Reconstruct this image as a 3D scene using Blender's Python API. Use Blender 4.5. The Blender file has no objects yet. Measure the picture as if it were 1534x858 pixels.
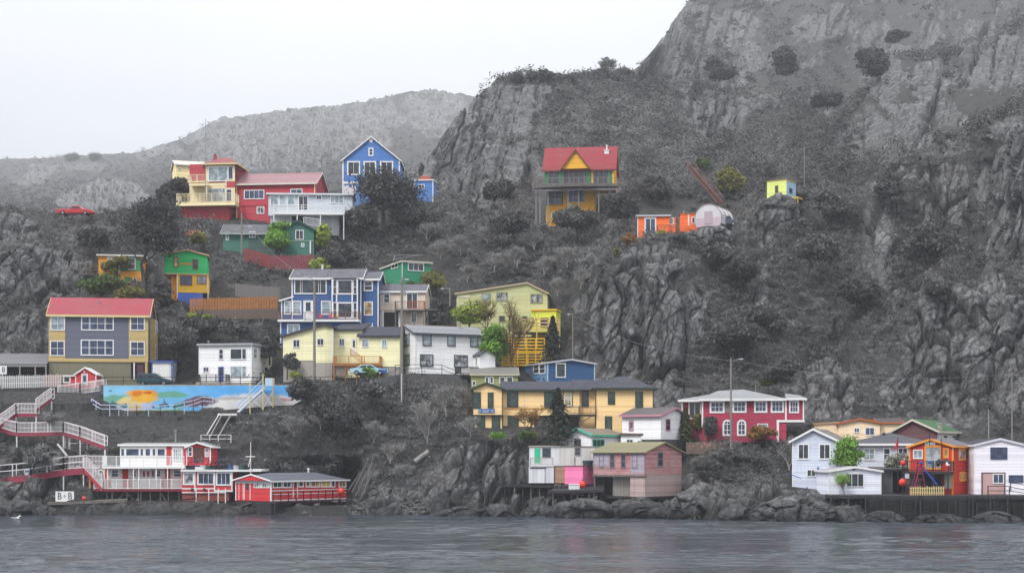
import bpy, math, random
import numpy as np
from mathutils import Vector, Matrix
random.seed(7); RNG = np.random.default_rng(11)
SC = bpy.context.scene
COL = SC.collection
R = math.radians

# ------------------------------------------------------------------ survey of the place
# camera at (0, 0, CH) looking along +Y.  F, CX, HZ: focal length, centre column and horizon row of the photograph
F, CX, HZ, CH = 2301.0, 767.0, 680.6, 7.0
def P(px, py, Y): return Vector(((px - CX) / F * Y, Y, CH - (py - HZ) / F * Y))

# ------------------------------------------------------------------ camera
cam = bpy.data.cameras.new('camera'); camo = bpy.data.objects.new('camera', cam); COL.objects.link(camo)
camo.location = (0, 0, CH); camo.rotation_euler = (R(90), 0, 0)
cam.sensor_fit = 'HORIZONTAL'; cam.sensor_width = 36.0; cam.lens = 36.0 * F / 1534.0
cam.shift_y = (HZ - 429.0) / 1534.0
cam.clip_start = 0.5; cam.clip_end = 12000
SC.camera = camo

# ------------------------------------------------------------------ sky, sun, exposure
SUN_EL, SUN_AZ = R(54), R(222)           # overcast: the bright part of the cloud is behind the viewer's left shoulder
w = bpy.data.worlds.new('World'); SC.world = w; w.use_nodes = True
nt = w.node_tree; nt.nodes.clear()
def N(nt, t, **kw):
    n = nt.nodes.new(t)
    for k, v in kw.items():
        if k.startswith('i_'): n.inputs[k[2:].replace('_', ' ')].default_value = v
        else: setattr(n, k, v)
    return n
def L(nt, a, b): nt.links.new(a, b)
sky = N(nt, 'ShaderNodeTexSky'); sky.sky_type = 'NISHITA'; sky.sun_disc = False
sky.sun_elevation = SUN_EL; sky.sun_rotation = SUN_AZ; sky.dust_density = 4.0; sky.air_density = 1.5
hs = N(nt, 'ShaderNodeHueSaturation', i_Saturation=0.25)
L(nt, sky.outputs[0], hs.inputs['Color'])
tc = N(nt, 'ShaderNodeTexCoord'); sx = N(nt, 'ShaderNodeSeparateXYZ'); L(nt, tc.outputs['Generated'], sx.inputs[0])
cr = N(nt, 'ShaderNodeValToRGB')         # overcast cloud layer: brighter overhead than at the horizon
e = cr.color_ramp.elements
e[0].position = 0.0; e[0].color = (7.15, 7.6, 8.5, 1)
e[1].position = 1.0; e[1].color = (17.5, 17.7, 18.2, 1)
e2 = cr.color_ramp.elements.new(0.10); e2.color = (7.4, 7.85, 8.8, 1)
e3 = cr.color_ramp.elements.new(0.28); e3.color = (11.5, 11.7, 12.2, 1)
L(nt, sx.outputs['Z'], cr.inputs[0])
no = N(nt, 'ShaderNodeTexNoise', i_Scale=2.2, i_Detail=5.0)
mp = N(nt, 'ShaderNodeMapping'); mp.inputs['Scale'].default_value = (1, 1, 3.5)
L(nt, tc.outputs['Generated'], mp.inputs[0]); L(nt, mp.outputs[0], no.inputs['Vector'])
mr = N(nt, 'ShaderNodeMapRange'); mr.inputs[1].default_value = .3; mr.inputs[2].default_value = .7; mr.inputs[3].default_value = .95; mr.inputs[4].default_value = 1.05
L(nt, no.outputs[0], mr.inputs[0])
mul = N(nt, 'ShaderNodeMix', data_type='RGBA', blend_type='MULTIPLY'); mul.inputs[0].default_value = 1
L(nt, cr.outputs[0], mul.inputs[6]); L(nt, mr.outputs[0], mul.inputs[7])
mx = N(nt, 'ShaderNodeMix', data_type='RGBA'); mx.inputs[0].default_value = 0.92
L(nt, hs.outputs[0], mx.inputs[6]); L(nt, mul.outputs[2], mx.inputs[7])
bg = N(nt, 'ShaderNodeBackground', i_Strength=0.1); L(nt, mx.outputs[2], bg.inputs[0])
wo = N(nt, 'ShaderNodeOutputWorld'); L(nt, bg.outputs[0], wo.inputs[0])

sun = bpy.data.lights.new('sun', 'SUN'); suno = bpy.data.objects.new('sun', sun); COL.objects.link(suno)
sun.energy = 2.3; sun.angle = R(14); sun.color = (1, .975, .94)
sd = Vector((math.sin(SUN_AZ) * math.cos(SUN_EL), math.cos(SUN_AZ) * math.cos(SUN_EL), math.sin(SUN_EL)))
suno.rotation_euler = sd.to_track_quat('Z', 'Y').to_euler(); suno.location = sd * 200

SC.view_settings.view_transform = 'Standard'; SC.view_settings.look = 'None'
SC.view_settings.exposure = 0.0; SC.view_settings.gamma = 1.0; SC.view_settings.use_curve_mapping = False
SC.render.engine = 'CYCLES'
SC.cycles.max_bounces = 5; SC.cycles.diffuse_bounces = 3; SC.cycles.glossy_bounces = 2; SC.cycles.volume_bounces = 1
SC.cycles.transparent_max_bounces = 8

# ------------------------------------------------------------------ tagging
def tag(o, label=None, cat=None, group=None, kind=None):
    if label: o['label'] = label
    if cat: o['category'] = cat
    if group: o['group'] = group
    if kind: o['kind'] = kind
    return o
def empty(name, loc, rz=0.0):
    o = bpy.data.objects.new(name, None); COL.objects.link(o); o.location = loc; o.rotation_euler = (0, 0, rz)
    o.empty_display_size = .3
    return o

# ------------------------------------------------------------------ colours and materials
def lin(h):
    h = h.lstrip('#'); c = [int(h[i:i + 2], 16) / 255 for i in (0, 2, 4)]
    return tuple(((x / 12.92) if x <= .04045 else ((x + .055) / 1.055) ** 2.4) for x in c)
def mat(name):
    m = bpy.data.materials.new(name); m.use_nodes = True; t = m.node_tree; t.nodes.clear()
    b = t.nodes.new('ShaderNodeBsdfPrincipled'); o = t.nodes.new('ShaderNodeOutputMaterial'); L(t, b.outputs[0], o.inputs[0])
    return m, t, b
def math_n(t, op, a, b=None, clamp=False):
    n = N(t, 'ShaderNodeMath', operation=op, use_clamp=clamp)
    for i, v in enumerate((a, b)):
        if v is None: continue
        if isinstance(v, (int, float)): n.inputs[i].default_value = v
        else: L(t, v, n.inputs[i])
    return n.outputs[0]
def mixc(t, fac, a, b, blend='MIX'):
    n = N(t, 'ShaderNodeMix', data_type='RGBA', blend_type=blend)
    for i, v in ((0, fac), (6, a), (7, b)):
        if isinstance(v, (int, float)): n.inputs[i].default_value = v
        elif isinstance(v, tuple): n.inputs[i].default_value = (*v[:3], 1)
        else: L(t, v, n.inputs[i])
    return n.outputs[2]
_pm = {}
def paint(hexc, name='paint', lap=0.0, rough=.6, wear=.12, vert=False, k=1.0, dirt=True):
    """house paint: lap = board width in metres (0 = plain); uneven fading, rain streaks and dirt"""
    key = (hexc, lap, rough, wear, vert, k)
    if key in _pm: return _pm[key]
    m, t, b = mat(name + '_' + hexc.lstrip('#')); b.inputs['Roughness'].default_value = rough
    b.inputs['Specular IOR Level'].default_value = .25
    c = tuple(min(.86, x * k) for x in lin(hexc))
    co = N(t, 'ShaderNodeTexCoord'); sp = N(t, 'ShaderNodeSeparateXYZ'); L(t, co.outputs['Object'], sp.inputs[0])
    n1 = N(t, 'ShaderNodeTexNoise', i_Scale=.55, i_Detail=4.0); L(t, co.outputs['Object'], n1.inputs['Vector'])
    mp = N(t, 'ShaderNodeMapping'); mp.inputs['Scale'].default_value = (3.2, 3.2, .35); L(t, co.outputs['Object'], mp.inputs[0])
    n2 = N(t, 'ShaderNodeTexNoise', i_Scale=1.0, i_Detail=3.0); L(t, mp.outputs[0], n2.inputs['Vector'])
    f1 = N(t, 'ShaderNodeMapRange'); f1.inputs[1].default_value = .35; f1.inputs[2].default_value = .75; L(t, n1.outputs[0], f1.inputs[0])
    f2 = N(t, 'ShaderNodeMapRange'); f2.inputs[1].default_value = .5; f2.inputs[2].default_value = .8; L(t, n2.outputs[0], f2.inputs[0])
    g = sum(c) / 3
    faded = tuple(x * .8 + (g * .5 + .12) * .2 for x in c); dirty = tuple(x * .62 + .03 for x in c)
    col = mixc(t, math_n(t, 'MULTIPLY', f1.outputs[0], min(1, wear * 4)), c, faded)
    col = mixc(t, math_n(t, 'MULTIPLY', f2.outputs[0], min(1, wear * 3)), col, dirty)
    if lap > 0:
        ax = math_n(t, 'ADD', sp.outputs['X'], sp.outputs['Y']) if vert else sp.outputs['Z']
        q = math_n(t, 'DIVIDE', ax, lap)
        fr = math_n(t, 'FRACT', q); fl = math_n(t, 'FLOOR', q)
        wn = N(t, 'ShaderNodeTexWhiteNoise', noise_dimensions='1D'); L(t, fl, wn.inputs['W'])
        v = N(t, 'ShaderNodeMapRange'); v.inputs[3].default_value = .85; v.inputs[4].default_value = 1.07; L(t, wn.outputs[0], v.inputs[0])
        hv = N(t, 'ShaderNodeHueSaturation'); L(t, v.outputs[0], hv.inputs['Value']); L(t, col, hv.inputs['Color']); col = hv.outputs[0]
        bp = N(t, 'ShaderNodeBump'); bp.inputs['Strength'].default_value = .9; bp.inputs['Distance'].default_value = .12
        hgt = math_n(t, 'GREATER_THAN', fr, .16) if vert else math_n(t, 'SUBTRACT', 1.0, fr)
        L(t, hgt, bp.inputs['Height']); L(t, bp.outputs[0], b.inputs['Normal'])
    L(t, col, b.inputs['Base Color'])
    _pm[key] = m
    return m
def plain(hexc, name, rough=.6, metal=0.0, noise=.18, scale=3.0, spec=.3):
    key = ('p', hexc, name, rough, metal)
    if key in _pm: return _pm[key]
    m, t, b = mat(name); b.inputs['Roughness'].default_value = rough; b.inputs['Metallic'].default_value = metal
    b.inputs['Specular IOR Level'].default_value = spec
    c = lin(hexc); co = N(t, 'ShaderNodeTexCoord'); n1 = N(t, 'ShaderNodeTexNoise', i_Scale=scale, i_Detail=5.0); L(t, co.outputs['Object'], n1.inputs['Vector'])
    f = N(t, 'ShaderNodeMapRange'); f.inputs[1].default_value = .3; f.inputs[2].default_value = .7; L(t, n1.outputs[0], f.inputs[0])
    L(t, mixc(t, f.outputs[0], tuple(x * (1 - noise * 1.6) for x in c), tuple(min(.9, x * (1 + noise)) for x in c)), b.inputs['Base Color'])
    _pm[key] = m
    return m
# ------------------------------------------------------------------ numpy noise
def _h(ix, iy, iz, seed):
    n = (ix.astype(np.int64) * 374761393 + iy.astype(np.int64) * 668265263 + iz.astype(np.int64) * 2147483647 + seed * 144665) & 0xffffffff
    n = ((n ^ (n >> 13)) * 1274126177) & 0xffffffff
    n = ((n ^ (n >> 16)) * 2246822519) & 0xffffffff
    return ((n ^ (n >> 15)) & 0xffffff) / float(0xffffff)
def vnoise(p, seed=0):
    i = np.floor(p).astype(np.int64); f = p - i; f = f * f * f * (f * (f * 6 - 15) + 10)
    r = 0
    for dx in (0, 1):
        wx = f[:, 0] if dx else 1 - f[:, 0]
        for dy in (0, 1):
            wy = f[:, 1] if dy else 1 - f[:, 1]
            for dz in (0, 1):
                wz = f[:, 2] if dz else 1 - f[:, 2]
                r = r + wx * wy * wz * _h(i[:, 0] + dx, i[:, 1] + dy, i[:, 2] + dz, seed)
    return r * 2 - 1
def fbm(p, oc=4, seed=0, gain=.5, ridge=False):
    a, s, r = 1.0, 0.0, 0
    for o in range(oc):
        n = vnoise(p * 2.03 ** o + o * 17.3, seed + o)
        if ridge: n = 1 - 2 * np.abs(n)
        r = r + a * n; s += a; a *= gain
    return r / s
def worley(p, seed=0):
    i = np.floor(p).astype(np.int64); f1 = np.full(len(p), 9.0); f2 = np.full(len(p), 9.0); idv = np.zeros(len(p)); tilt = np.zeros(len(p))
    for dx in (-1, 0, 1):
        for dy in (-1, 0, 1):
            for dz in (-1, 0, 1):
                cx, cy, cz = i[:, 0] + dx, i[:, 1] + dy, i[:, 2] + dz
                h = _h(cx, cy, cz, seed)
                ox, oy, oz = p[:, 0] - cx - h, p[:, 1] - cy - _h(cx, cy, cz, seed + 5), p[:, 2] - cz - _h(cx, cy, cz, seed + 9)
                d = np.sqrt(ox ** 2 + oy ** 2 + oz ** 2); m = d < f1
                tilt = np.where(m, ox * (_h(cx, cy, cz, seed + 13) - .5) + oz * (_h(cx, cy, cz, seed + 17) - .75), tilt)
                f2 = np.where(m, f1, np.minimum(f2, d)); idv = np.where(m, _h(cx, cy, cz, seed + 3), idv); f1 = np.where(m, d, f1)
    return f1, f2, idv, tilt
def sstep(a, b, x):
    t = np.clip((x - a) / (b - a), 0, 1); return t * t * (3 - 2 * t)

# ------------------------------------------------------------------ survey of the hillside: distance of the ground along columns of the view
PROF = {
 0:   [(790,176),(772,179),(740,181),(700,185),(640,190),(600,196),(580,200),(562,207),(520,215),(450,221),(372,227),(340,236),(312,252)],
 100: [(790,176),(771,179),(752,181),(722,184),(690,187),(640,191),(602,195),(580,200),(566,207),(520,214),(450,222),(410,228),(370,236),(316,256)],
 190: [(790,176),(771,179),(750,182),(722,185),(690,188),(640,192),(622,197),(580,199.5),(574,207),(520,213),(455,221),(430,227),(380,238),(322,258)],
 300: [(790,176),(772,178),(748,182),(700,187),(660,190),(622,197),(580,199.5),(572,207),(515,214),(470,220),(440,227),(380,240),(330,252),(310,262),(285,280)],
 480: [(790,175),(772,178),(745,182),(700,188),(640,194),(590,199),(572,204),(540,212),(490,217),(440,226),(400,240),(330,258),(270,290)],
 600: [(790,175),(772,178),(740,184),(700,189),(640,195),(575,203),(553,209),(490,220),(450,228),(400,242),(340,258),(290,275),(240,300),(100,330)],
 700: [(790,175),(773,177),(735,180),(700,183),(655,187),(600,197),(570,206),(545,212),(490,223),(430,234),(350,252),(300,272),(240,294),(180,315),(120,345)],
 790: [(790,175),(773,177),(735,179.5),(700,183),(655,187),(610,197),(575,205),(545,212),(490,222),(430,233),(350,252),(300,272),(240,294),(180,318),(112,355)],
 900: [(790,174),(773,177),(748,180),(720,184),(665,189),(640,196),(590,206),(560,212),(480,217),(392,223),(362,240),(340,250),(290,264),(240,285),(180,320),(105,375)],
 1000:[(792,170),(776,172),(744,177),(690,187),(650,193),(600,206),(560,212),(480,216),(400,221),(362,236),(345,246),(280,275),(200,320),(110,390),(60,450),(20,500),(-120,600)],
 1100:[(795,160),(780,163),(738,171),(690,182),(655,190),(600,205),(540,216),(450,230),(352,247),(330,254),(250,292),(150,350),(60,440),(0,500),(-120,600)],
 1250:[(795,160),(780,163),(747,166),(738,171),(715,178),(655,189),(620,197),(560,207),(480,222),(400,236),(300,256),(200,305),(120,355),(50,430),(0,490),(-120,600)],
 1400:[(796,159),(781,162),(743,164),(737,171),(700,179),(655,189),(620,197),(540,206),(450,216),(400,226),(300,240),(200,264),(120,312),(60,370),(0,440),(-120,560)],
 1534:[(796,159),(781,162),(743,163.5),(737,171),(700,179),(650,188),(580,197),(480,205),(430,209),(300,217),(190,226),(120,285),(60,340),(0,400),(-120,520)],
}
for _k in PROF: PROF[_k] = [(a, b if b < 300 else 300 + (b - 300) * 2.4) for a, b in PROF[_k]]   # the upper slopes stand well back, in the mist
PXK = sorted(PROF)
def depth(px, py):
    """distance of the near hillside where the ray through (px, py) meets it (before rock relief)"""
    shp = np.shape(px); px = np.ravel(np.asarray(px, float)); py = np.ravel(np.asarray(py, float))
    T = []
    for k in PXK:
        pr = sorted(PROF[k]); T.append(np.interp(py, [a for a, _ in pr], [b for _, b in pr]))
    T = np.array(T); i = np.clip(np.searchsorted(PXK, px) - 1, 0, len(PXK) - 2)
    k0 = np.array(PXK)[i]; k1 = np.array(PXK)[i + 1]
    f = np.clip((px - k0) / (k1 - k0), 0, 1); f = f * f * (3 - 2 * f); j = np.arange(px.size)
    return (T[i, j] * (1 - f) + T[i + 1, j] * f).reshape(shp)
def D(px, py): return float(np.ravel(depth(np.array([px, px + .01]), np.array([py, py])))[0])
RIDGE = [(-400,322),(0,313),(60,315),(110,319),(150,321),(200,312),(255,300),(300,285),(350,280),(430,282),(480,285),(540,283),(590,280),(620,256),(640,236),(660,208),(680,180),(700,158),(720,138),(745,117),(775,113),(810,112),(860,116),(900,112),(940,109),(952,104),(968,88),(985,66),(1000,48),(1008,30),(1020,12),(1032,-6),(1060,-40),(1110,-80),(1200,-110),(1950,-120)]
RX = [a for a, _ in RIDGE]; RYY = [b for _, b in RIDGE]
# bare rock (px, py, rx, ry, strength); elsewhere turf and scrub
ROCKS = [(60,412,95,48,1),(20,500,50,45,.6),(30,725,70,60,.9),(10,345,50,20,.5),(150,345,60,14,.4),
 (700,200,75,95,1),(640,255,45,45,1),(740,250,60,60,.8),(760,160,50,40,.8),(800,145,45,22,.5),(830,200,50,30,.3),
 (1010,60,55,75,1),(975,95,40,30,1),(1080,60,70,60,.5),(1075,160,50,38,.85),(1235,45,70,30,.45),(1120,75,40,22,.5),
 (1335,115,40,28,.9),(1375,120,45,25,.9),(1400,168,55,30,.9),(1500,75,70,35,.85),(1480,115,60,22,.7),(1310,215,50,40,.5),(1410,215,60,20,.5),(1260,200,35,25,.6),
 (1500,300,48,125,1.1),(1424,285,26,50,1),(1320,330,28,55,.95),(1310,400,22,40,.6),(1450,500,110,85,1.1),(1420,580,80,50,.9),(1534,570,60,60,.8),(1345,620,40,20,.2),
 (1240,590,62,42,1),(1190,600,35,30,.7),(930,470,60,105,1.05),(1000,480,55,110,1.05),(960,410,70,35,.7),(1010,590,50,30,.8),(900,560,30,40,.8),
 (1142,345,24,50,.9),(1135,410,16,50,.6),(745,715,75,60,1.1),(690,730,60,50,.9),(860,760,90,28,1.1),(980,755,110,30,1.1),(1060,755,90,32,1.1),(1180,758,120,26,1.1),(1320,765,120,22,.9),(1480,768,120,24,.6),
 (120,700,60,40,.5),(520,735,60,30,.4),(600,758,80,22,1),(450,690,40,30,.35),(410,600,30,25,.2),(640,735,40,30,.6),(820,640,40,16,.2),(745,310,20,30,.5),(820,290,40,25,.3),(1000,395,40,20,.7),(250,765,200,12,.4),(1060,660,45,22,.15)]
def rockmask(px, py):
    m = np.zeros_like(px)
    wob = fbm(np.stack([px.ravel() / 38, py.ravel() / 38, 0 * px.ravel()], 1), 4, 91).reshape(px.shape)
    for (cx, cy, rx, ry, s) in ROCKS:
        d = np.sqrt(((px - cx) / rx) ** 2 + ((py - cy) / ry) ** 2) + wob * .75
        m = np.maximum(m, s * (1 - sstep(.7, 1.12, d)))
    return m
# places kept clear of the slope (px0, px1, py top, py base): buildings, road, yards
CLEAR = []
def clearmask(px, py):
    m = np.zeros_like(px)
    for (a, b, t, c) in CLEAR:
        t2 = c - .7 * (c - t); dx = np.maximum(np.maximum(a - px, px - b), 0) / 16.0; dy = np.maximum(t2 - py, 0) / 34.0 + np.maximum(py - c, 0) / 7.0
        m = np.maximum(m, 1 - sstep(0, 1, np.sqrt(dx * dx + dy * dy)))
    return m
CLEAR += [(70,232,448,572),(222,264,540,568),(296,408,514,574),(418,570,404,500),(422,600,484,575),(568,640,428,492),(590,740,488,562),
 (566,680,388,435),(680,846,424,492),(704,775,548,580),(772,892,538,580),(706,982,566,650),(930,1030,610,652),(846,990,640,668),(789,1025,656,742),
 (1018,1206,584,655),(1186,1262,636,738),(1240,1366,645,742),(1220,1452,625,658),(1320,1534,640,742),(264,474,238,330),(402,530,288,336),(512,600,204,300),
 (326,472,332,385),(146,214,378,430),(244,314,376,448),(288,420,425,476),(806,930,220,340),(952,1104,306,350),(1148,1192,272,298),(620,652,266,298),
 (155,450,577,623),(138,352,585,668),(1290,1620,738,792),(350,535,690,756),(0,160,600,668),(0,160,548,600),(70,420,566,580),(440,600,548,576),(740,846,486,546),(150,520,664,752)]

def grid_mesh(name, V, nr, nc, attrs, material, flat=None):
    idx = np.arange(nr * nc).reshape(nr, nc)
    q = np.stack([idx[:-1, :-1], idx[:-1, 1:], idx[1:, 1:], idx[1:, :-1]], -1).reshape(-1, 4)
    me = bpy.data.meshes.new(name); raw_mesh(me, V, q)
    if flat is not None: me.polygons.foreach_set('use_smooth', (flat[q].mean(1) < .45))
    for k, v in attrs.items():
        a = me.attributes.new(k, 'FLOAT', 'POINT'); a.data.foreach_set('value', v.astype(np.float32))
    me.materials.append(material)
    o = bpy.data.objects.new(name, me); COL.objects.link(o)
    return o
def raw_mesh(me, V, q, smooth=True):
    n = q.shape[1]
    me.vertices.add(len(V)); me.vertices.foreach_set('co', V.astype(np.float32).ravel())
    me.loops.add(q.size); me.loops.foreach_set('vertex_index', q.astype(np.int32).ravel())
    me.polygons.add(len(q)); me.polygons.foreach_set('loop_start', np.arange(0, q.size, n, dtype=np.int32))
    me.polygons.foreach_set('loop_total', np.full(len(q), n, dtype=np.int32))
    if smooth: me.polygons.foreach_set('use_smooth', np.ones(len(q), dtype=bool))
    me.update(calc_edges=True)
def grid_normals(V, nr, nc):
    G = V.reshape(nr, nc, 3); du = np.gradient(G, axis=1); dv = np.gradient(G, axis=0)
    n = np.cross(du, dv); n /= np.linalg.norm(n, axis=2, keepdims=True) + 1e-9
    n[n[:, :, 1] > 0] *= -1
    return n.reshape(-1, 3)

def rock_material(name, rock_hi, rock_lo, turf_a, turf_b, sc=1.0):
    m, t, b = mat(name); b.inputs['Roughness'].default_value = .88; b.inputs['Specular IOR Level'].default_value = .2
    co = N(t, 'ShaderNodeNewGeometry'); at = N(t, 'ShaderNodeAttribute', attribute_name='rock')
    ck = N(t, 'ShaderNodeAttribute', attribute_name='crack')
    mp = N(t, 'ShaderNodeMapping'); mp.inputs['Scale'].default_value = (1, 1, .28); mp.inputs['Rotation'].default_value = (0, R(14), 0)
    L(t, co.outputs['Position'], mp.inputs[0])
    n1 = N(t, 'ShaderNodeTexNoise', i_Scale=.55 * sc, i_Detail=9.0, i_Roughness=.68); L(t, mp.outputs[0], n1.inputs['Vector'])
    n2 = N(t, 'ShaderNodeTexNoise', i_Scale=.12 * sc, i_Detail=4.0); L(t, co.outputs['Position'], n2.inputs['Vector'])
    n3 = N(t, 'ShaderNodeTexNoise', i_Scale=1.7 * sc, i_Detail=8.0, i_Roughness=.75); L(t, co.outputs['Position'], n3.inputs['Vector'])
    f1 = N(t, 'ShaderNodeMapRange'); f1.inputs[1].default_value = .36; f1.inputs[2].default_value = .66; L(t, n1.outputs[0], f1.inputs[0])
    f3 = N(t, 'ShaderNodeMapRange'); f3.inputs[1].default_value = .35; f3.inputs[2].default_value = .68; L(t, n3.outputs[0], f3.inputs[0])
    f2 = N(t, 'ShaderNodeMapRange'); f2.inputs[1].default_value = .35; f2.inputs[2].default_value = .65; L(t, n2.outputs[0], f2.inputs[0])
    rk = mixc(t, f1.outputs[0], rock_lo, rock_hi)
    rk = mixc(t, math_n(t, 'MULTIPLY', f2.outputs[0], .45), rk, tuple(x * .6 for x in rock_lo))
    lich = N(t, 'ShaderNodeMapRange'); lich.inputs[1].default_value = .6; lich.inputs[2].default_value = .72; L(t, n3.outputs[0], lich.inputs[0])
    rk = mixc(t, math_n(t, 'MULTIPLY', lich.outputs[0], .5), rk, tuple(x * 1.45 for x in rock_hi))
    rk = mixc(t, math_n(t, 'MULTIPLY', ck.outputs['Fac'], .75), rk, (.024, .024, .025))      # darker along the joints and chimneys
    # joints: two sets of thin dark cracks and faceted tones
    wp = N(t, 'ShaderNodeVectorMath', operation='ADD'); wsc = N(t, 'ShaderNodeVectorMath', operation='SCALE'); wsc.inputs['Scale'].default_value = .9; L(t, n3.outputs[1], wsc.inputs[0]); L(t, mp.outputs[0], wp.inputs[0]); L(t, wsc.outputs[0], wp.inputs[1])
    jt = []
    for vs in (.42 * sc, 1.25 * sc):
        ve = N(t, 'ShaderNodeTexVoronoi', feature='DISTANCE_TO_EDGE', i_Scale=vs); L(t, wp.outputs[0], ve.inputs['Vector'])
        q = N(t, 'ShaderNodeMapRange'); q.inputs[1].default_value = .0; q.inputs[2].default_value = .055; L(t, ve.outputs['Distance'], q.inputs[0]); jt.append(q.outputs[0])
    vc = N(t, 'ShaderNodeTexVoronoi', i_Scale=1.25 * sc); L(t, wp.outputs[0], vc.inputs['Vector']); sc_ = N(t, 'ShaderNodeSeparateColor'); L(t, vc.outputs['Color'], sc_.inputs[0])
    fv = N(t, 'ShaderNodeMapRange'); fv.inputs[3].default_value = .8; fv.inputs[4].default_value = 1.18; L(t, sc_.outputs[0], fv.inputs[0])
    hvr = N(t, 'ShaderNodeHueSaturation'); L(t, fv.outputs[0], hvr.inputs['Value']); L(t, rk, hvr.inputs['Color']); rk = hvr.outputs[0]
    joint = math_n(t, 'MULTIPLY', jt[0], math_n(t, 'ADD', math_n(t, 'MULTIPLY', jt[1], .55), .45))
    rk = mixc(t, joint, (.06, .06, .061), rk)
    tf = mixc(t, f3.outputs[0], turf_a, turf_b)
    fac = math_n(t, 'ADD', at.outputs['Fac'], math_n(t, 'MULTIPLY', math_n(t, 'SUBTRACT', n3.outputs[0], .5), .8))
    fr = N(t, 'ShaderNodeMapRange'); fr.inputs[1].default_value = .26; fr.inputs[2].default_value = .46; L(t, fac, fr.inputs[0])
    col = mixc(t, fr.outputs[0], tf, rk)
    sp = N(t, 'ShaderNodeSeparateXYZ'); L(t, co.outputs['Position'], sp.inputs[0])
    tide = N(t, 'ShaderNodeMapRange'); tide.inputs[1].default_value = 2.6; tide.inputs[2].default_value = .5
    L(t, math_n(t, 'ADD', sp.outputs['Z'], math_n(t, 'MULTIPLY', math_n(t, 'SUBTRACT', n2.outputs[0], .5), 2.5)), tide.inputs[0])
    wet = mixc(t, math_n(t, 'MULTIPLY', tide.outputs[0], .72), col, (.018, .019, .021))       # weed and wet below the tide line
    L(t, wet, b.inputs['Base Color'])
    L(t, math_n(t, 'SUBTRACT', .88, math_n(t, 'MULTIPLY', tide.outputs[0], .35)), b.inputs['Roughness'])
    bp = N(t, 'ShaderNodeBump'); bp.inputs['Strength'].default_value = .85; bp.inputs['Distance'].default_value = .45 / sc
    L(t, math_n(t, 'ADD', math_n(t, 'MULTIPLY', n1.outputs[0], 1.5), math_n(t, 'ADD', math_n(t, 'MULTIPLY', n3.outputs[0], .9), math_n(t, 'MULTIPLY', joint, .35))), bp.inputs['Height'])
    L(t, bp.outputs[0], b.inputs['Normal'])
    return m
M_ROCK = rock_material('hillside_rock', (.285,.285,.29), (.12,.12,.123), (.029,.029,.029), (.108,.107,.104))
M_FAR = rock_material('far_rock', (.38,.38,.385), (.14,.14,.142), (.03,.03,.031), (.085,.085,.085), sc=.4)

def relief(V, nrm, rk, keep, dist):
    """rock relief in metres: tilted strata, ridged faces and jointed blocks; softer swells on turf"""
    th = R(16)
    q = V.copy(); x = q[:, 0] * math.cos(th) - q[:, 2] * math.sin(th); z = q[:, 0] * math.sin(th) + q[:, 2] * math.cos(th)
    s = np.stack([x, q[:, 1] * .6, z * .16], 1)
    wv = np.stack([fbm(V / 9, 3, 31), fbm(V / 9, 3, 37), fbm(V / 9, 3, 41)], 1)
    s = s + wv * .8
    k = np.clip(dist / 230.0, 1.0, 4.2)
    swell = fbm(V / 14.0, 4, 3) * 1.3 + fbm(V / 4.2, 3, 5) * .45
    d = swell * (1 - .3 * rk)
    crack = np.zeros(len(V))
    I = np.where(rk > .03)[0]
    if len(I):
        ss = s[I] / k[I, None]
        r1 = fbm(ss / 4.6, 4, 11, .45, True); r2 = fbm(ss / 1.7, 3, 13, .55)
        f1, f2, iv, tv = worley(ss / 3.4, 21); g1, g2, jv, tw = worley(ss / 1.25, 23); e1, e2, kv, tz = worley(ss / .5, 27)
        c1 = 1 - sstep(.0, .13, f2 - f1); c2 = 1 - sstep(.0, .11, g2 - g1)
        h = r1 * .75 + r2 * .16 + (iv - .5) * 1.7 + tv * 1.7 - c1 * .9 + (jv - .5) * .45 + tw * .6 - c2 * .26 + (kv - .5) * .12 + tz * .22
        d[I] += h * rk[I] * k[I] ** 1.1
        crack[I] = np.clip(c1 * .9 + c2 * .45 - r1 * .25, 0, 1) * np.clip(rk[I], 0, 1)
    d = d * (1 - keep)
    return V + nrm * d[:, None], crack

# ---- near hillside: one sheet from under the water up to the crest, folded over behind it
NC, NR = 1000, 470
pxs = np.linspace(-230, 1770, NC); ridge = np.interp(pxs, RX, RYY)
vv = np.linspace(0, 1, NR)[:, None]
PX = np.repeat(pxs[None, :], NR, 0); PY = 794 + (ridge[None, :] - 794) * vv
DP = depth(PX, PY)
CM = clearmask(PX, PY); RM = rockmask(PX, PY)
# smaller outcrops breaking through the turf, most of them on the upper right slope
oc = fbm(np.stack([PX.ravel() / 34, PY.ravel() / 20, PX.ravel() * 0], 1), 4, 131).reshape(PX.shape)
reg = np.maximum(.72 * sstep(960, 1060, PX) * sstep(300, 190, PY), np.maximum(.8 * sstep(600, 640, PX) * sstep(330, 250, PY) * sstep(1000, 900, PX), np.maximum(.75 * sstep(1280, 1360, PX) * sstep(660, 600, PY), .55 * sstep(170, 90, PX) * sstep(560, 480, PY))))
RM = np.clip(np.maximum(RM, reg * sstep(.08, .34, oc)), 0, 1.1)
# ledges: the terraced outline of buttresses
DP = DP + 1.9 * CM
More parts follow.
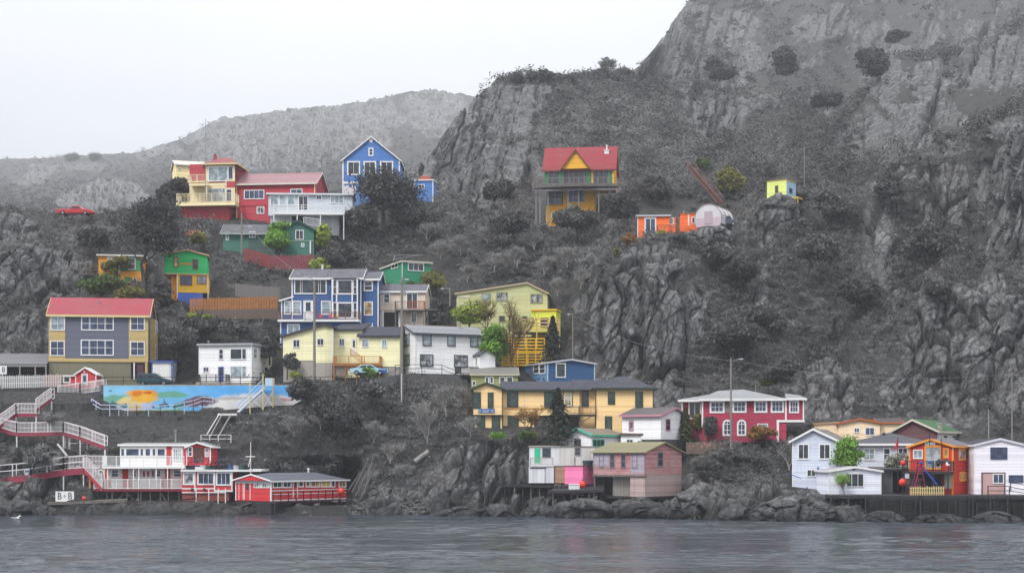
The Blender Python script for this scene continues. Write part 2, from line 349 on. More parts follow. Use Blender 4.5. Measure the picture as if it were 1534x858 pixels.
# crest lines of nearer shoulders: behind each the slope drops back into the mist
for line, amp in (([(1110,300),(1205,246),(1237,221),(1267,182),(1287,156),(1302,130),(1347,96),(1417,85),(1482,65),(1532,40),(1780,-30)], 170), ([(1240,272),(1257,265),(1307,250),(1377,235),(1437,210),(1487,180),(1532,165),(1780,120)], 55),
                  ([(945,110),(1000,118),(1080,138),(1150,156),(1215,176),(1330,210)], 120), ([(640,300),(690,262),(740,235),(800,215)], 14), ([(1320,476),(1380,452),(1440,432),(1500,418),(1780,410)], 9), ([(1170,585),(1200,562),(1245,556),(1290,580)], 7), ([(-300,380),(20,372),(90,376),(140,398)], 9)):
    lx = [a for a, _ in line]; yc = np.interp(PX, lx, [b for _, b in line]) + 7 * fbm(np.stack([PX.ravel() / 22, PX.ravel() * 0, PX.ravel() * 0], 1), 3, int(amp)).reshape(PX.shape)
    fd = 45 if amp < 60 else 160; mk_ = sstep(lx[0], lx[0] + fd, PX) * (1 - sstep(lx[-1] - fd, lx[-1], PX)); DP = DP + amp * mk_ * (1 - sstep(yc - 7, yc + 1, PY)) * sstep(yc - 260, yc - 60, PY)
# chimneys and master joints in the crags: (x0, y0, x1, y1, half width, depth)
FIS = [(906,392,898,590,5,2.6),(958,392,966,600,6,3.4),(935,430,928,600,3,1.3),(985,430,992,560,3,1.4),(1018,410,1030,590,6,2.6),(880,440,868,580,4,1.6),(1455,215,1448,420,7,4),(1400,235,1408,345,6,3),(1515,240,1508,420,4,2),(1478,200,1470,400,3,1.3),(1290,275,1284,400,6,2.5),(1336,285,1342,390,6,2.5),(1376,250,1372,400,8,2.5),
       (1345,590,1440,455,4,2.2),(1395,600,1470,470,4,2),(1440,610,1500,500,4,2.2),(1480,600,1534,470,4,2),(1370,520,1470,440,3,1.2),(1410,560,1530,500,3,1.2),(1225,600,1232,570,3,1.2),(1262,615,1256,572,3,1.2),
       (690,772,735,668,4,2),(722,774,762,672,4,2.2),(755,774,792,690,4,2),(660,770,700,690,3,1.4),(778,776,806,706,3,1.4),(705,740,745,690,2.5,.9),(45,380,110,448,3,1.6),(20,400,60,460,3,1.2),(672,290,700,190,4,5),(705,300,728,170,4,4),(740,290,760,180,4,4),(655,280,672,225,3,3),(1125,320,1132,420,4,1.5),(1000,100,1040,20,4,6),(975,100,1005,50,3,4),(1060,120,1085,40,4,5)]
DPN = DP.copy(); FM = np.zeros_like(PX); wob = fbm(np.stack([PX.ravel() / 16, PY.ravel() / 16, 0 * PX.ravel()], 1), 3, 171).reshape(PX.shape) * 6
for (xa, ya, xb, yb, w_, dp_) in FIS:
    ex, ey = xb - xa, yb - ya; tt = np.clip(((PX + wob - xa) * ex + (PY - ya) * ey) / (ex * ex + ey * ey), 0, 1); dd = np.hypot(PX + wob - xa - tt * ex, PY - ya - tt * ey); g_ = np.exp(-(dd / w_) ** 2) * (1 - CM); DP = DP + np.minimum(dp_, 2.6 * w_ * DPN / F) * g_; FM = np.maximum(FM, g_)
for (a_, b_, t_, c_, e_) in ((415, 524, 706, 753, 9.5),):        # the shelf cut back for the long red shed
    DP = DP + e_ * sstep(a_ - 30, b_, PX) * (1 - sstep(b_, b_ + 22, PX)) * sstep(t_ - 26, t_, PY) * (1 - sstep(c_, c_ + 5, PY))
V0 = np.stack([(PX - CX) / F * DP, DP, CH - (PY - HZ) / F * DP], -1).reshape(-1, 3)
VN = np.stack([(PX - CX) / F * DPN, DPN, CH - (PY - HZ) / F * DPN], -1).reshape(-1, 3); n0 = grid_normals(VN, NR, NC)
V1, CK = relief(V0, n0, RM.ravel(), np.clip(CM.ravel() * 1.0, 0, .96), DP.ravel())
G = V1.reshape(NR, NC, 3); CK = np.maximum(CK, .8 * FM.ravel())
top = G[-1]; back = []
for dy, dz in ((4, -.3), (12, -3), (40, -14), (90, -60)):
    t = top.copy(); t[:, 1] += dy; t[:, 2] += dz; back.append(t[None])
GA = np.concatenate([G] + back, 0); nrA = GA.shape[0]
pad = lambda a: np.concatenate([a.reshape(NR, NC)] + [a.reshape(NR, NC)[-1:]] * 4, 0).ravel()
hill = grid_mesh('hillside', GA.reshape(-1, 3), nrA, NC, {'rock': pad(RM), 'crack': pad(CK)}, M_ROCK, pad(RM))
tag(hill, 'grey rocky hillside with scrub rising from the water behind the coloured houses', 'hillside', kind='structure')
HV = G; HN = grid_normals(G.reshape(-1, 3), NR, NC).reshape(NR, NC, 3)
def ground(px, py):
    """true ground point (with relief) nearest to the view ray"""
    j = int(np.clip(round((px + 230) / 2000 * (NC - 1)), 0, NC - 1)); r = ridge[j]
    i = int(np.clip(round((794 - py) / (794 - r) * (NR - 1)), 0, NR - 1))
    return Vector(HV[i, j])

# ---- far ridge on the left
FR = [(-400,246),(0,238),(60,237),(95,234),(140,232),(200,229),(235,221),(270,208),(300,193),(320,183),(345,177),(400,170),(440,163),(500,158),(540,153),(580,145),(605,139),(640,135),(665,137),(690,140),(730,150),(800,175)]
NC2, NR2 = 620, 150
px2 = np.linspace(-320, 800, NC2); r2 = np.interp(px2, [a for a, _ in FR], [b for _, b in FR]); v2 = np.linspace(0, 1, NR2)[:, None]
PX2 = np.repeat(px2[None], NR2, 0); PY2 = 360 + (r2[None] - 360) * v2
base2 = np.interp(PX2, [-320, 0, 150, 300, 450, 560, 640, 800], [330, 330, 330, 340, 370, 420, 480, 560])
top2 = np.interp(PX2, [-320, 0, 150, 300, 450, 560, 640, 800], [2150, 2100, 2000, 1800, 1850, 2050, 2150, 2180])
ker = np.hanning(141); ker /= ker.sum(); sm = lambda q: np.convolve(np.pad(q[0], 70, mode='edge'), ker, 'valid')[None, :]
base2 = sm(base2); top2 = sm(top2); DP2 = base2 + (top2 - base2) * v2 ** 1.35
ROCKS_SAVE = ROCKS
ROCKS = [(170,296,75,22,1),(230,232,60,22,.55),(60,262,60,14,.5),(380,215,105,50,.9),(330,205,45,30,.8),(470,190,55,30,.7),(430,250,80,25,.5),(640,168,60,38,.75),(560,188,75,42,.8),(510,205,60,40,.7),(110,250,60,10,.4),(310,255,40,20,.5)]
RM2 = np.clip(rockmask(PX2, PY2) * np.clip(.85 + 1.1 * fbm(np.stack([PX2.ravel() / 26, PY2.ravel() / 14, 0 * PX2.ravel()], 1), 4, 181).reshape(PX2.shape), 0, 1), 0, 1)
ROCKS = ROCKS_SAVE
V0 = np.stack([(PX2 - CX) / F * DP2, DP2, CH - (PY2 - HZ) / F * DP2], -1).reshape(-1, 3)
n0 = grid_normals(V0, NR2, NC2)
V2, CK2 = relief(V0, n0, RM2.ravel(), np.zeros(len(V0)), DP2.ravel())
G2 = V2.reshape(NR2, NC2, 3); t1 = G2[-1].copy(); t1[:, 1] += 60; t1[:, 2] -= 8; t3 = G2[-1].copy(); t3[:, 1] += 200; t3[:, 2] -= 120
GA2 = np.concatenate([G2, t1[None], t3[None]], 0)
pad2 = lambda a: np.concatenate([a.reshape(NR2, NC2)] + [a.reshape(NR2, NC2)[-1:]] * 2, 0).ravel()
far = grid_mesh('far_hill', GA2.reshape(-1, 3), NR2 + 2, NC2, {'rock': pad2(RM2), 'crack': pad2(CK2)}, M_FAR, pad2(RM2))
tag(far, 'pale misty rocky ridge on the left behind the village', 'hill', kind='structure')

# ---- land and sea floor sheet to the horizon, and the water
def sheet(name, x0, x1, y0, y1, z, material):
    me = bpy.data.meshes.new(name); me.from_pydata([(x0, y0, z), (x1, y0, z), (x1, y1, z), (x0, y1, z)], [], [(0, 1, 2, 3)]); me.materials.append(material)
    o = bpy.data.objects.new(name, me); COL.objects.link(o); return o
sb = sheet('seabed', -1500, 1500, -700, 2200, -4.0, plain('#202224', 'seabed_mud')); tag(sb, 'dark sea bed and lowland under the harbour', 'ground', kind='structure')
m, t, b = mat('harbour_water')
b.inputs['Base Color'].default_value = (.042, .055, .072, 1); b.inputs['Roughness'].default_value = .09; b.inputs['IOR'].default_value = 1.333; b.inputs['Specular IOR Level'].default_value = .5
co = N(t, 'ShaderNodeNewGeometry')
def wv(sx_, sy_, det, rough=.6, dist=0.0, rot=0):
    mp = N(t, 'ShaderNodeMapping'); mp.inputs['Scale'].default_value = (sx_, sy_, 1); mp.inputs['Rotation'].default_value = (0, 0, R(rot)); L(t, co.outputs['Position'], mp.inputs[0])
    n = N(t, 'ShaderNodeTexNoise', i_Scale=1.0, i_Detail=det, i_Roughness=rough, i_Distortion=dist); L(t, mp.outputs[0], n.inputs['Vector']); return n.outputs[0]
big = wv(.045, .20, 3.0, .55, .5, 3); mid = wv(.16, .42, 5.0, .62, .6, -4); fine = wv(.9, 1.6, 5.0, .65, .3, 3)
patch = N(t, 'ShaderNodeMapRange'); patch.inputs[1].default_value = .38; patch.inputs[2].default_value = .62; patch.inputs[3].default_value = .35; patch.inputs[4].default_value = 1.0
L(t, wv(.012, .045, 3.0, .55, .6, 3), patch.inputs[0])
hh = math_n(t, 'ADD', math_n(t, 'MULTIPLY', big, 2.2), math_n(t, 'MULTIPLY', math_n(t, 'ADD', math_n(t, 'MULTIPLY', mid, 3.2), math_n(t, 'MULTIPLY', fine, 1.0)), patch.outputs[0]))
bp = N(t, 'ShaderNodeBump'); bp.inputs['Strength'].default_value = 1.0; bp.inputs['Distance'].default_value = .12
L(t, hh, bp.inputs['Height']); L(t, bp.outputs[0], b.inputs['Normal'])
M_WATER = m
# the water: one sheet to the horizon, with real wavelets where the view skims it
wx = np.concatenate([[-1500, -700, -300, -150], np.linspace(-74, 74, 560), [150, 300, 700, 1500]]); wy = np.concatenate([[-700, -200, 20, 60], 78 + (188 - 78) * np.linspace(0, 1, 560) ** 1.15, [230, 400, 1000, 2200]])
WX, WY = np.meshgrid(wx, wy); p0 = np.stack([WX.ravel(), WY.ravel(), 0 * WX.ravel()], 1)
gust = sstep(-.25, .45, fbm(p0 / np.array([38, 9, 1]), 3, 201)); near = sstep(160, 95, p0[:, 1])
wz = fbm(p0 / np.array([9, 3.4, 1]), 3, 203) * .11 + fbm(p0 / np.array([2.6, 1.0, 1]), 3, 207) * (.055 + .10 * gust) + fbm(p0 / np.array([.9, .5, 1]), 2, 211) * (.018 + .04 * gust)
wz = wz * (1 + .9 * sstep(125, 96, p0[:, 1]) * sstep(16, -10, p0[:, 0])) * ((np.abs(p0[:, 0]) < 76) & (p0[:, 1] > 76) & (p0[:, 1] < 190)); p0[:, 2] = wz - .02
wa = grid_mesh('water', p0, len(wy), len(wx), {}, M_WATER); tag(wa, 'dark rippled harbour water below the rocks', 'water', kind='structure')
# ------------------------------------------------------------------ mesh builder
class MB:
    def __init__(s): s.v = []; s.f = []
    def poly(s, pts):
        i = len(s.v); s.v += [tuple(p) for p in pts]; s.f.append(tuple(range(i, i + len(pts))))
    def hexa(s, a, b):
        """a: 4 bottom points, b: 4 top points (same winding)"""
        i = len(s.v); s.v += [tuple(p) for p in a] + [tuple(p) for p in b]
        s.f += [(i + 3, i + 2, i + 1, i), (i + 4, i + 5, i + 6, i + 7)] + [(i + k, i + (k + 1) % 4, i + 4 + (k + 1) % 4, i + 4 + k) for k in range(4)]
    def box(s, x0, x1, y0, y1, z0, z1):
        s.hexa([(x0, y0, z0), (x1, y0, z0), (x1, y1, z0), (x0, y1, z0)], [(x0, y0, z1), (x1, y0, z1), (x1, y1, z1), (x0, y1, z1)])
    def prism(s, prof, axis, a, b):
        """prof: polygon of 2-D points; axis 'x' -> points are (y, z); 'y' -> (x, z); 'z' -> (x, y); extruded from a to b"""
        g = {'x': lambda p, t: (t, p[0], p[1]), 'y': lambda p, t: (p[0], t, p[1]), 'z': lambda p, t: (p[0], p[1], t)}[axis]
        n = len(prof); i = len(s.v); s.v += [g(p, a) for p in prof] + [g(p, b) for p in prof]
        s.f += [tuple(range(i, i + n)), tuple(range(i + 2 * n - 1, i + n - 1, -1))] + [(i + k, i + n + k, i + n + (k + 1) % n, i + (k + 1) % n) for k in range(n)]
    def bar(s, p, q, w, h=None, up=(0, 0, 1)):
        h = h or w; p = Vector(p); q = Vector(q); d = (q - p)
        if d.length < 1e-5: return
        d.normalize(); up = Vector(up)
        if abs(d.dot(up)) > .95: up = Vector((0, 1, 0))
        a = d.cross(up).normalized() * w / 2; b = a.cross(d).normalized() * h / 2
        s.hexa([p - a - b, p + a - b, p + a + b, p - a + b], [q - a - b, q + a - b, q + a + b, q - a + b])
    def tube(s, pts, rad, n=6, cap=True):
        i0 = len(s.v); m = len(pts); pts = [Vector(p) for p in pts]
        for k, p in enumerate(pts):
            d = (pts[min(k + 1, m - 1)] - pts[max(k - 1, 0)]).normalized()
            a = d.cross(Vector((.13, .2, 1)) if abs(d.z) < .9 else Vector((1, .1, 0))).normalized(); b = d.cross(a)
            r = rad[k] if isinstance(rad, (list, tuple)) else rad
            for j in range(n):
                t = 2 * math.pi * j / n; s.v.append(tuple(p + (a * math.cos(t) + b * math.sin(t)) * r))
        for k in range(m - 1):
            for j in range(n):
                s.f.append((i0 + k * n + j, i0 + k * n + (j + 1) % n, i0 + (k + 1) * n + (j + 1) % n, i0 + (k + 1) * n + j))
        if cap: s.f += [tuple(i0 + j for j in range(n - 1, -1, -1)), tuple(i0 + (m - 1) * n + j for j in range(n))]
    def ball(s, c, r, nu=12, nv=8, sz=1.0):
        i0 = len(s.v)
        for a in range(nv + 1):
            th = math.pi * a / nv
            for b in range(nu):
                ph = 2 * math.pi * b / nu
                s.v.append((c[0] + r * math.sin(th) * math.cos(ph), c[1] + r * math.sin(th) * math.sin(ph), c[2] + r * sz * math.cos(th)))
        for a in range(nv):
            for b in range(nu): s.f.append((i0 + a * nu + b, i0 + (a + 1) * nu + b, i0 + (a + 1) * nu + (b + 1) % nu, i0 + a * nu + (b + 1) % nu))
    def mesh(s, name, m):
        import bmesh
        me = bpy.data.meshes.new(name); me.from_pydata(s.v, [], s.f)
        bm = bmesh.new(); bm.from_mesh(me); bmesh.ops.recalc_face_normals(bm, faces=bm.faces); bm.to_mesh(me); bm.free()
        if m: me.materials.append(m)
        return me
    def build(s, name, m, parent=None, loc=(0, 0, 0), smooth=False):
        me = s.mesh(name, m); o = bpy.data.objects.new(name, me); COL.objects.link(o); o.parent = parent; o.location = loc
        if smooth: me.polygons.foreach_set('use_smooth', [True] * len(me.polygons))
        return o
def rail(mb, p, q, h=1.0, sp=.14, post=1.8, bw=.035, top=.07, pw=.09, bottom=True, balus=True, mid=0, drop=0.0):
    """railing from p to q (floor points): posts, top and bottom rails, balusters or mid rails"""
    p = Vector(p); q = Vector(q); ln = (q - p).length; up = Vector((0, 0, 1))
    n = max(1, int(round(ln / post)))
    for i in range(n + 1):
        a = p.lerp(q, i / n); mb.bar(a - up * drop, a + up * (h + .03), pw)
    mb.bar(p + up * h, q + up * h, top, top)
    if bottom: mb.bar(p + up * .1, q + up * .1, top * .8)
    for k in range(mid): mb.bar(p + up * h * (k + 1) / (mid + 1), q + up * h * (k + 1) / (mid + 1), top * .8, top)
    if balus:
        k = max(2, int(ln / sp))
        for i in range(1, k):
            a = p.lerp(q, i / k); mb.bar(a + up * .1, a + up * (h - .03), bw)

# ------------------------------------------------------------------ shared materials
WHITE = paint('#f0f0ee', 'white_trim', rough=.5, wear=.05)
CREAMT = paint('#e6d59a', 'cream_trim', rough=.5, wear=.08)
DGREEN = paint('#2b3d33', 'dark_green_trim', rough=.5, wear=.05)
def glass_m(hexc, name, curtain=None):
    m, t, b = mat(name); b.inputs['Roughness'].default_value = .06; b.inputs['Specular IOR Level'].default_value = .6
    c = lin(hexc); co = N(t, 'ShaderNodeTexCoord'); oi = N(t, 'ShaderNodeObjectInfo')
    v = N(t, 'ShaderNodeVectorMath', operation='ADD'); L(t, co.outputs['Object'], v.inputs[0]); L(t, oi.outputs['Random'], v.inputs[1])
    n = N(t, 'ShaderNodeTexNoise', i_Scale=1.3, i_Detail=2.0); L(t, v.outputs[0], n.inputs['Vector'])
    f = N(t, 'ShaderNodeMapRange'); f.inputs[1].default_value = .42; f.inputs[2].default_value = .62; L(t, n.outputs[0], f.inputs[0])
    c2 = lin(curtain) if curtain else tuple(x * 2.0 + .012 for x in c)
    L(t, mixc(t, f.outputs[0], c, c2), b.inputs['Base Color'])
    return m
GLASS = glass_m('#272d36', 'dark_window_glass'); GBLUE = glass_m('#2c3850', 'bluish_window_glass'); GCURT = glass_m('#4a4e54', 'curtained_window_glass', '#b9bcc0')
GGREEN = glass_m('#22352f', 'greenish_window_glass'); GPALE = glass_m('#7d8d96', 'painted_reflection_glass', '#aebbc2'); GWARM = glass_m('#8a6f45', 'window_with_warm_blind', '#d9bb6c')  # pale panes: the reflection is put into their base colour
SHINGLE_D = None
def shingle(hexc, name='shingles', rows=.18):
    key = ('s', hexc)
    if key in _pm: return _pm[key]
    m, t, b = mat(name); b.inputs['Roughness'].default_value = .85; b.inputs['Specular IOR Level'].default_value = .15
    c = lin(hexc); co = N(t, 'ShaderNodeTexCoord')
    br = N(t, 'ShaderNodeTexNoise', i_Scale=1.1, i_Detail=6.0, i_Roughness=.7); L(t, co.outputs['Object'], br.inputs['Vector'])
    n2 = N(t, 'ShaderNodeTexNoise', i_Scale=7.0, i_Detail=3.0); L(t, co.outputs['Object'], n2.inputs['Vector'])
    f = N(t, 'ShaderNodeMapRange'); f.inputs[1].default_value = .3; f.inputs[2].default_value = .7; L(t, br.outputs[0], f.inputs[0])
    a = mixc(t, f.outputs[0], tuple(x * .66 for x in c), tuple(min(.9, x * 1.3 + .004) for x in c))
    f2 = N(t, 'ShaderNodeMapRange'); f2.inputs[1].default_value = .4; f2.inputs[2].default_value = .7; f2.inputs[3].default_value = .88; f2.inputs[4].default_value = 1.1; L(t, n2.outputs[0], f2.inputs[0])
    hv = N(t, 'ShaderNodeHueSaturation'); L(t, f2.outputs[0], hv.inputs['Value']); L(t, a, hv.inputs['Color']); L(t, hv.outputs[0], b.inputs['Base Color'])
    sp = N(t, 'ShaderNodeSeparateXYZ'); L(t, co.outputs['Object'], sp.inputs[0])
    fr = math_n(t, 'FRACT', math_n(t, 'DIVIDE', sp.outputs['Z'], rows * .5))
    bp = N(t, 'ShaderNodeBump'); bp.inputs['Strength'].default_value = .6; bp.inputs['Distance'].default_value = .03; L(t, math_n(t, 'SUBTRACT', 1.0, fr), bp.inputs['Height']); L(t, bp.outputs[0], b.inputs['Normal'])
    _pm[key] = m
    return m
SH_GREY = shingle('#66666e'); SH_DARK = shingle('#4a4b55'); SH_RED = shingle('#b5545f'); SH_PALE = shingle('#8f9094')
M_BRASS = plain('#8c8c88', 'metal_handle', .35, .8)
M_CONC = plain('#a29d96', 'concrete', .9, noise=.22); M_DCONC = plain('#5b5a59', 'dark_concrete', .9, noise=.3)
M_WOOD = plain('#6f6c68', 'grey_weathered_timber', .85, noise=.35, scale=5); M_DWOOD = plain('#37363a', 'dark_wet_timber', .8, noise=.4, scale=4); M_BROWN = plain('#a8703f', 'orange_brown_timber', .8, noise=.14, scale=2)
M_DARKIN = plain('#1c1d20', 'dark_interior', .9); M_BLACK = plain('#2a2a2d', 'black_metal_rail', .5, .3); M_GMET = plain('#9a9c9e', 'galvanised_metal', .5, .4)

# ------------------------------------------------------------------ house kit
class Face:
    """a vertical wall plane of a house in its local frame: o = point on it, a = direction along it, n = outward"""
    def __init__(s, H, o, a, n): s.H = H; s.o = Vector(o); s.a = Vector(a); s.n = Vector(n)
    def az(s, px, py):
        H = s.H; d = Vector(((px - CX) / F, 1, -(py - HZ) / F)); c = Vector((0, 0, CH)) - H.org
        dl = Vector((d.x * H.c + d.y * H.s, -d.x * H.s + d.y * H.c, d.z)); cl = Vector((c.x * H.c + c.y * H.s, -c.x * H.s + c.y * H.c, c.z))
        t = (s.o - cl).dot(s.n) / dl.dot(s.n); p = cl + dl * t
        return (p - s.o).dot(s.a), p.z
    def pt(s, a, z, d=0.0):
        p = s.o + s.a * a + s.n * d; return Vector((p.x, p.y, z))
    def slab(s, mb, a0, a1, z0, z1, d0, d1):
        mb.hexa([s.pt(a0, z0, d0), s.pt(a1, z0, d0), s.pt(a1, z0, d1), s.pt(a0, z0, d1)], [s.pt(a0, z1, d0), s.pt(a1, z1, d0), s.pt(a1, z1, d1), s.pt(a0, z1, d1)])
class House:
    def __init__(s, name, label, cat, px, py, Y=None, deg=0.0, group=None, back=.4):
        if Y is None: Y = D(px, py) - back
        s.org = P(px, py, Y); s.deg = deg; s.c = math.cos(R(deg)); s.s = math.sin(R(deg)); s.px, s.py, s.Y = px, py, Y
        s.o = empty(name, s.org, R(deg)); tag(s.o, label, cat, group); s.acc = []
        s.front = Face(s, (0, 0, 0), (1, 0, 0), (0, -1, 0))
    def fr(s, y): return Face(s, (0, y, 0), (1, 0, 0), (0, -1, 0))
    def right(s, x): return Face(s, (x, 0, 0), (0, 1, 0), (1, 0, 0))
    def left(s, x): return Face(s, (x, 0, 0), (0, -1, 0), (-1, 0, 0))
    def X(s, px, y=0): return s.fr(y).az(px, s.py)[0]
    def Z(s, py, px=None, y=0): return s.fr(y).az(s.px if px is None else px, py)[1]
    def YS(s, px, x): return s.right(x).az(px, s.py)[0]
    def mb(s, name, m):
        b = MB(); s.acc.append((name, b, m)); return b
    def done(s):
        for n, b, m in s.acc:
            if b.v: b.build(n, m, s.o)
        s.acc = []
        return s.o
    # solids -----------------------------------------------------------------
    def box(s, name, m, x0, x1, y0, y1, z0, z1): s.mb(name, m).box(x0, x1, y0, y1, z0, z1)
    def gable_x(s, m, x0, x1, y0, y1, z0, ze, zr, roof, ov=.3, th=.16, fascia=None, yr=.5, zeb=None, name='wall'):
        """ridge parallel to the front; yr = where the ridge stands between front and back"""
        zeb = ze if zeb is None else zeb; ym = y0 + (y1 - y0) * yr
        s.mb(name, m).prism([(y0, z0), (y1, z0), (y1, zeb - .02), (ym, zr - .02), (y0, ze - .02)], 'x', x0, x1)
        sf = (zr - ze) / (ym - y0); sb_ = (zr - zeb) / max(.01, y1 - ym)
        r = s.mb('roof', roof)
        a = (y0 - ov, ze - sf * ov); b = (ym, zr); c = (y1 + ov, zeb - sb_ * ov)
        r.prism([a, b, c, (c[0], c[1] + th), (b[0], b[1] + th), (a[0], a[1] + th)], 'x', x0 - ov, x1 + ov)
        if fascia:
            f = s.mb('fascia', fascia); f.box(x0 - ov - .01, x1 + ov + .01, y0 - ov - .06, y0 - ov - .003, a[1] - .08, a[1] + th + .02)
            for x in (x0 - ov - .05, x1 + ov + .003):
                f.prism([(a[0], a[1] - .07), (b[0], b[1] - .07), (c[0], c[1] - .07), (c[0], c[1] + th + .015), (b[0], b[1] + th + .015), (a[0], a[1] + th + .015)], 'x', x, x + .047)
    def gable_y(s, m, x0, x1, y0, y1, z0, ze, zr, roof, ov=.3, th=.16, fascia=None, xr=.5, zer=None, name='wall'):
        """gable towards the viewer; xr = ridge place; ze / zer = left and right eaves"""
        zer = ze if zer is None else zer; xm = x0 + (x1 - x0) * xr
        s.mb(name, m).prism([(x0, z0), (x1, z0), (x1, zer - .02), (xm, zr - .02), (x0, ze - .02)], 'y', y0, y1)
        sl = (zr - ze) / max(.01, xm - x0); sr = (zr - zer) / max(.01, x1 - xm)
        a = (x0 - ov, ze - sl * ov); b = (xm, zr); c = (x1 + ov, zer - sr * ov)
        pr = [a, b, c, (c[0], c[1] + th), (b[0], b[1] + th), (a[0], a[1] + th)]
        s.mb('roof', roof).prism(pr, 'y', y0 - ov, y1 + ov)
        if fascia:
            f = s.mb('fascia', fascia)
            f.prism([(a[0], a[1] - .1), (b[0], b[1] - .1), (c[0], c[1] - .1), (c[0], c[1] + th + .015), (b[0], b[1] + th + .015), (a[0], a[1] + th + .015)], 'y', y0 - ov - .05, y0 - ov - .003)
            for x, zz, sg in ((a[0], a[1], -1), (c[0], c[1], 1)): f.box(min(x, x + sg * .05) + sg * .003, max(x, x + sg * .05) + sg * .003, y0 - ov - .05, y1 + ov, zz - .1, zz + th + .01)
    def shed(s, m, x0, x1, y0, y1, z0, zf, zb, roof, ov=.25, th=.16, fascia=None, zr=None, name='wall'):
        """flat or leaning roof: zf front height, zb back height; zr: height at the right end instead of level"""
        zr = zf if zr is None else zr; dz = zr - zf
        s.mb(name, m).hexa([(x0, y0, z0), (x1, y0, z0), (x1, y1, z0), (x0, y1, z0)], [(x0, y0, zf - .02), (x1, y0, zr - .02), (x1, y1, zb + dz - .02), (x0, y1, zb - .02)])
        g = (zb - zf) / (y1 - y0); k = dz / (x1 - x0)
        def pt(x, y, t): return (x, y, zf + g * (y - y0) + k * (x - x0) + t)
        q = [(x0 - ov, y0 - ov), (x1 + ov, y0 - ov), (x1 + ov, y1 + ov), (x0 - ov, y1 + ov)]
        s.mb('roof', roof).hexa([pt(*p, 0) for p in q], [pt(*p, th) for p in q])
        if fascia:
            f = s.mb('fascia', fascia)
            f.hexa([pt(x0 - ov - .05, y0 - ov - .05, -.06), pt(x1 + ov + .05, y0 - ov - .05, -.06), pt(x1 + ov + .05, y0 - ov - .003, -.06), pt(x0 - ov - .05, y0 - ov - .003, -.06)],
                   [pt(x0 - ov - .05, y0 - ov - .05, th + .015), pt(x1 + ov + .05, y0 - ov - .05, th + .015), pt(x1 + ov + .05, y0 - ov - .003, th + .015), pt(x0 - ov - .05, y0 - ov - .003, th + .015)])
            for x in (x0 - ov - .05, x1 + ov + .003):
                f.hexa([pt(x, y0 - ov, -.06), pt(x + .047, y0 - ov, -.06), pt(x + .047, y1 + ov, -.06), pt(x, y1 + ov, -.06)], [pt(x, y0 - ov, th + .012), pt(x + .047, y0 - ov, th + .012), pt(x + .047, y1 + ov, th + .012), pt(x, y1 + ov, th + .012)])
    def hip(s, m, x0, x1, y0, y1, z0, ze, zr, roof, inset, ov=.35, th=.14, fascia=None, name='wall', inset_r=None):
        s.box(name, m, x0, x1, y0, y1, z0, ze - .01)
        a, b, c, d = x0 - ov, x1 + ov, y0 - ov, y1 + ov; ym = (c + d) / 2; ir = inset if inset_r is None else inset_r
        i = s.mb('roof', roof); k = len(i.v)
        i.v += [(a, c, ze), (b, c, ze), (b, d, ze), (a, d, ze), (a, c, ze + th), (b, c, ze + th), (b, d, ze + th), (a, d, ze + th), (a + inset, ym, zr), (b - ir, ym, zr)]
        i.f += [tuple(k + q for q in f) for f in ((3, 2, 1, 0), (0, 1, 5, 4), (1, 2, 6, 5), (2, 3, 7, 6), (3, 0, 4, 7), (4, 5, 9, 8), (5, 6, 9), (6, 7, 8, 9), (7, 4, 8))]
        if fascia:
            f = s.mb('fascia', fascia); f.box(a - .05, b + .05, c - .055, c - .003, ze - .09, ze + th + .02)
            for x in (a - .055, b + .003): f.box(x, x + .052, c, d, ze - .09, ze + th + .02)
    def found(s, m, x0, x1, y0, y1, z1, deep=3.0): s.mb('foundation', m).box(x0 + .04, x1 - .04, y0 + .04, y1 - .04, z1 - deep, z1)
    # openings -----------------------------------------------------------------
    def win(s, px0, py0, px1, py1, nx=1, ny=1, trim=WHITE, glass=None, face=None, tw=.11, mw=.055, name='window', inner=None, proud=.05, xs=None, label=None):
        f = face or s.front; pm = (px0 + px1) / 2; qm = (py0 + py1) / 2
        a0 = f.az(px0, qm)[0]; a1 = f.az(px1, qm)[0]
        if a0 > a1: a0, a1 = a1, a0
        z1 = f.az(pm, py0)[1]; z0 = f.az(pm, py1)[1]
        return s.win_m(f, a0, a1, z0, z1, nx, ny, trim, glass, tw, mw, name, inner, proud, xs, label)
    def win_m(s, f, a0, a1, z0, z1, nx=1, ny=1, trim=WHITE, glass=None, tw=.11, mw=.055, name='window', inner=None, proud=.05, xs=None, label=None):
        mb = MB(); d0, d1 = .004, proud
        ia0, ia1, iz0, iz1 = a0 + tw, a1 - tw, z0 + tw, z1 - tw
        f.slab(mb, a0, ia0, z0, z1, d0, d1); f.slab(mb, ia1, a1, z0, z1, d0, d1)
        f.slab(mb, ia0, ia1, z0, iz0, d0, d1 + .02); f.slab(mb, ia0, ia1, iz1, z1, d0, d1)
        for q in ([i / nx for i in range(1, nx)] if xs is None else xs):
            c = ia0 + (ia1 - ia0) * q; f.slab(mb, c - mw / 2, c + mw / 2, iz0, iz1, d0, d1 - .008)
        for i in range(1, ny):
            c = iz0 + (iz1 - iz0) * i / ny; f.slab(mb, ia0, ia1, c - mw / 2, c + mw / 2, d0, d1 - .014)
        o = mb.build(name, trim, s.o)
        if label: o['label'] = label
        g = MB(); f.slab(g, ia0, ia1, iz0, iz1, .002, .014); g.build('pane', glass or GLASS, o)
        return o
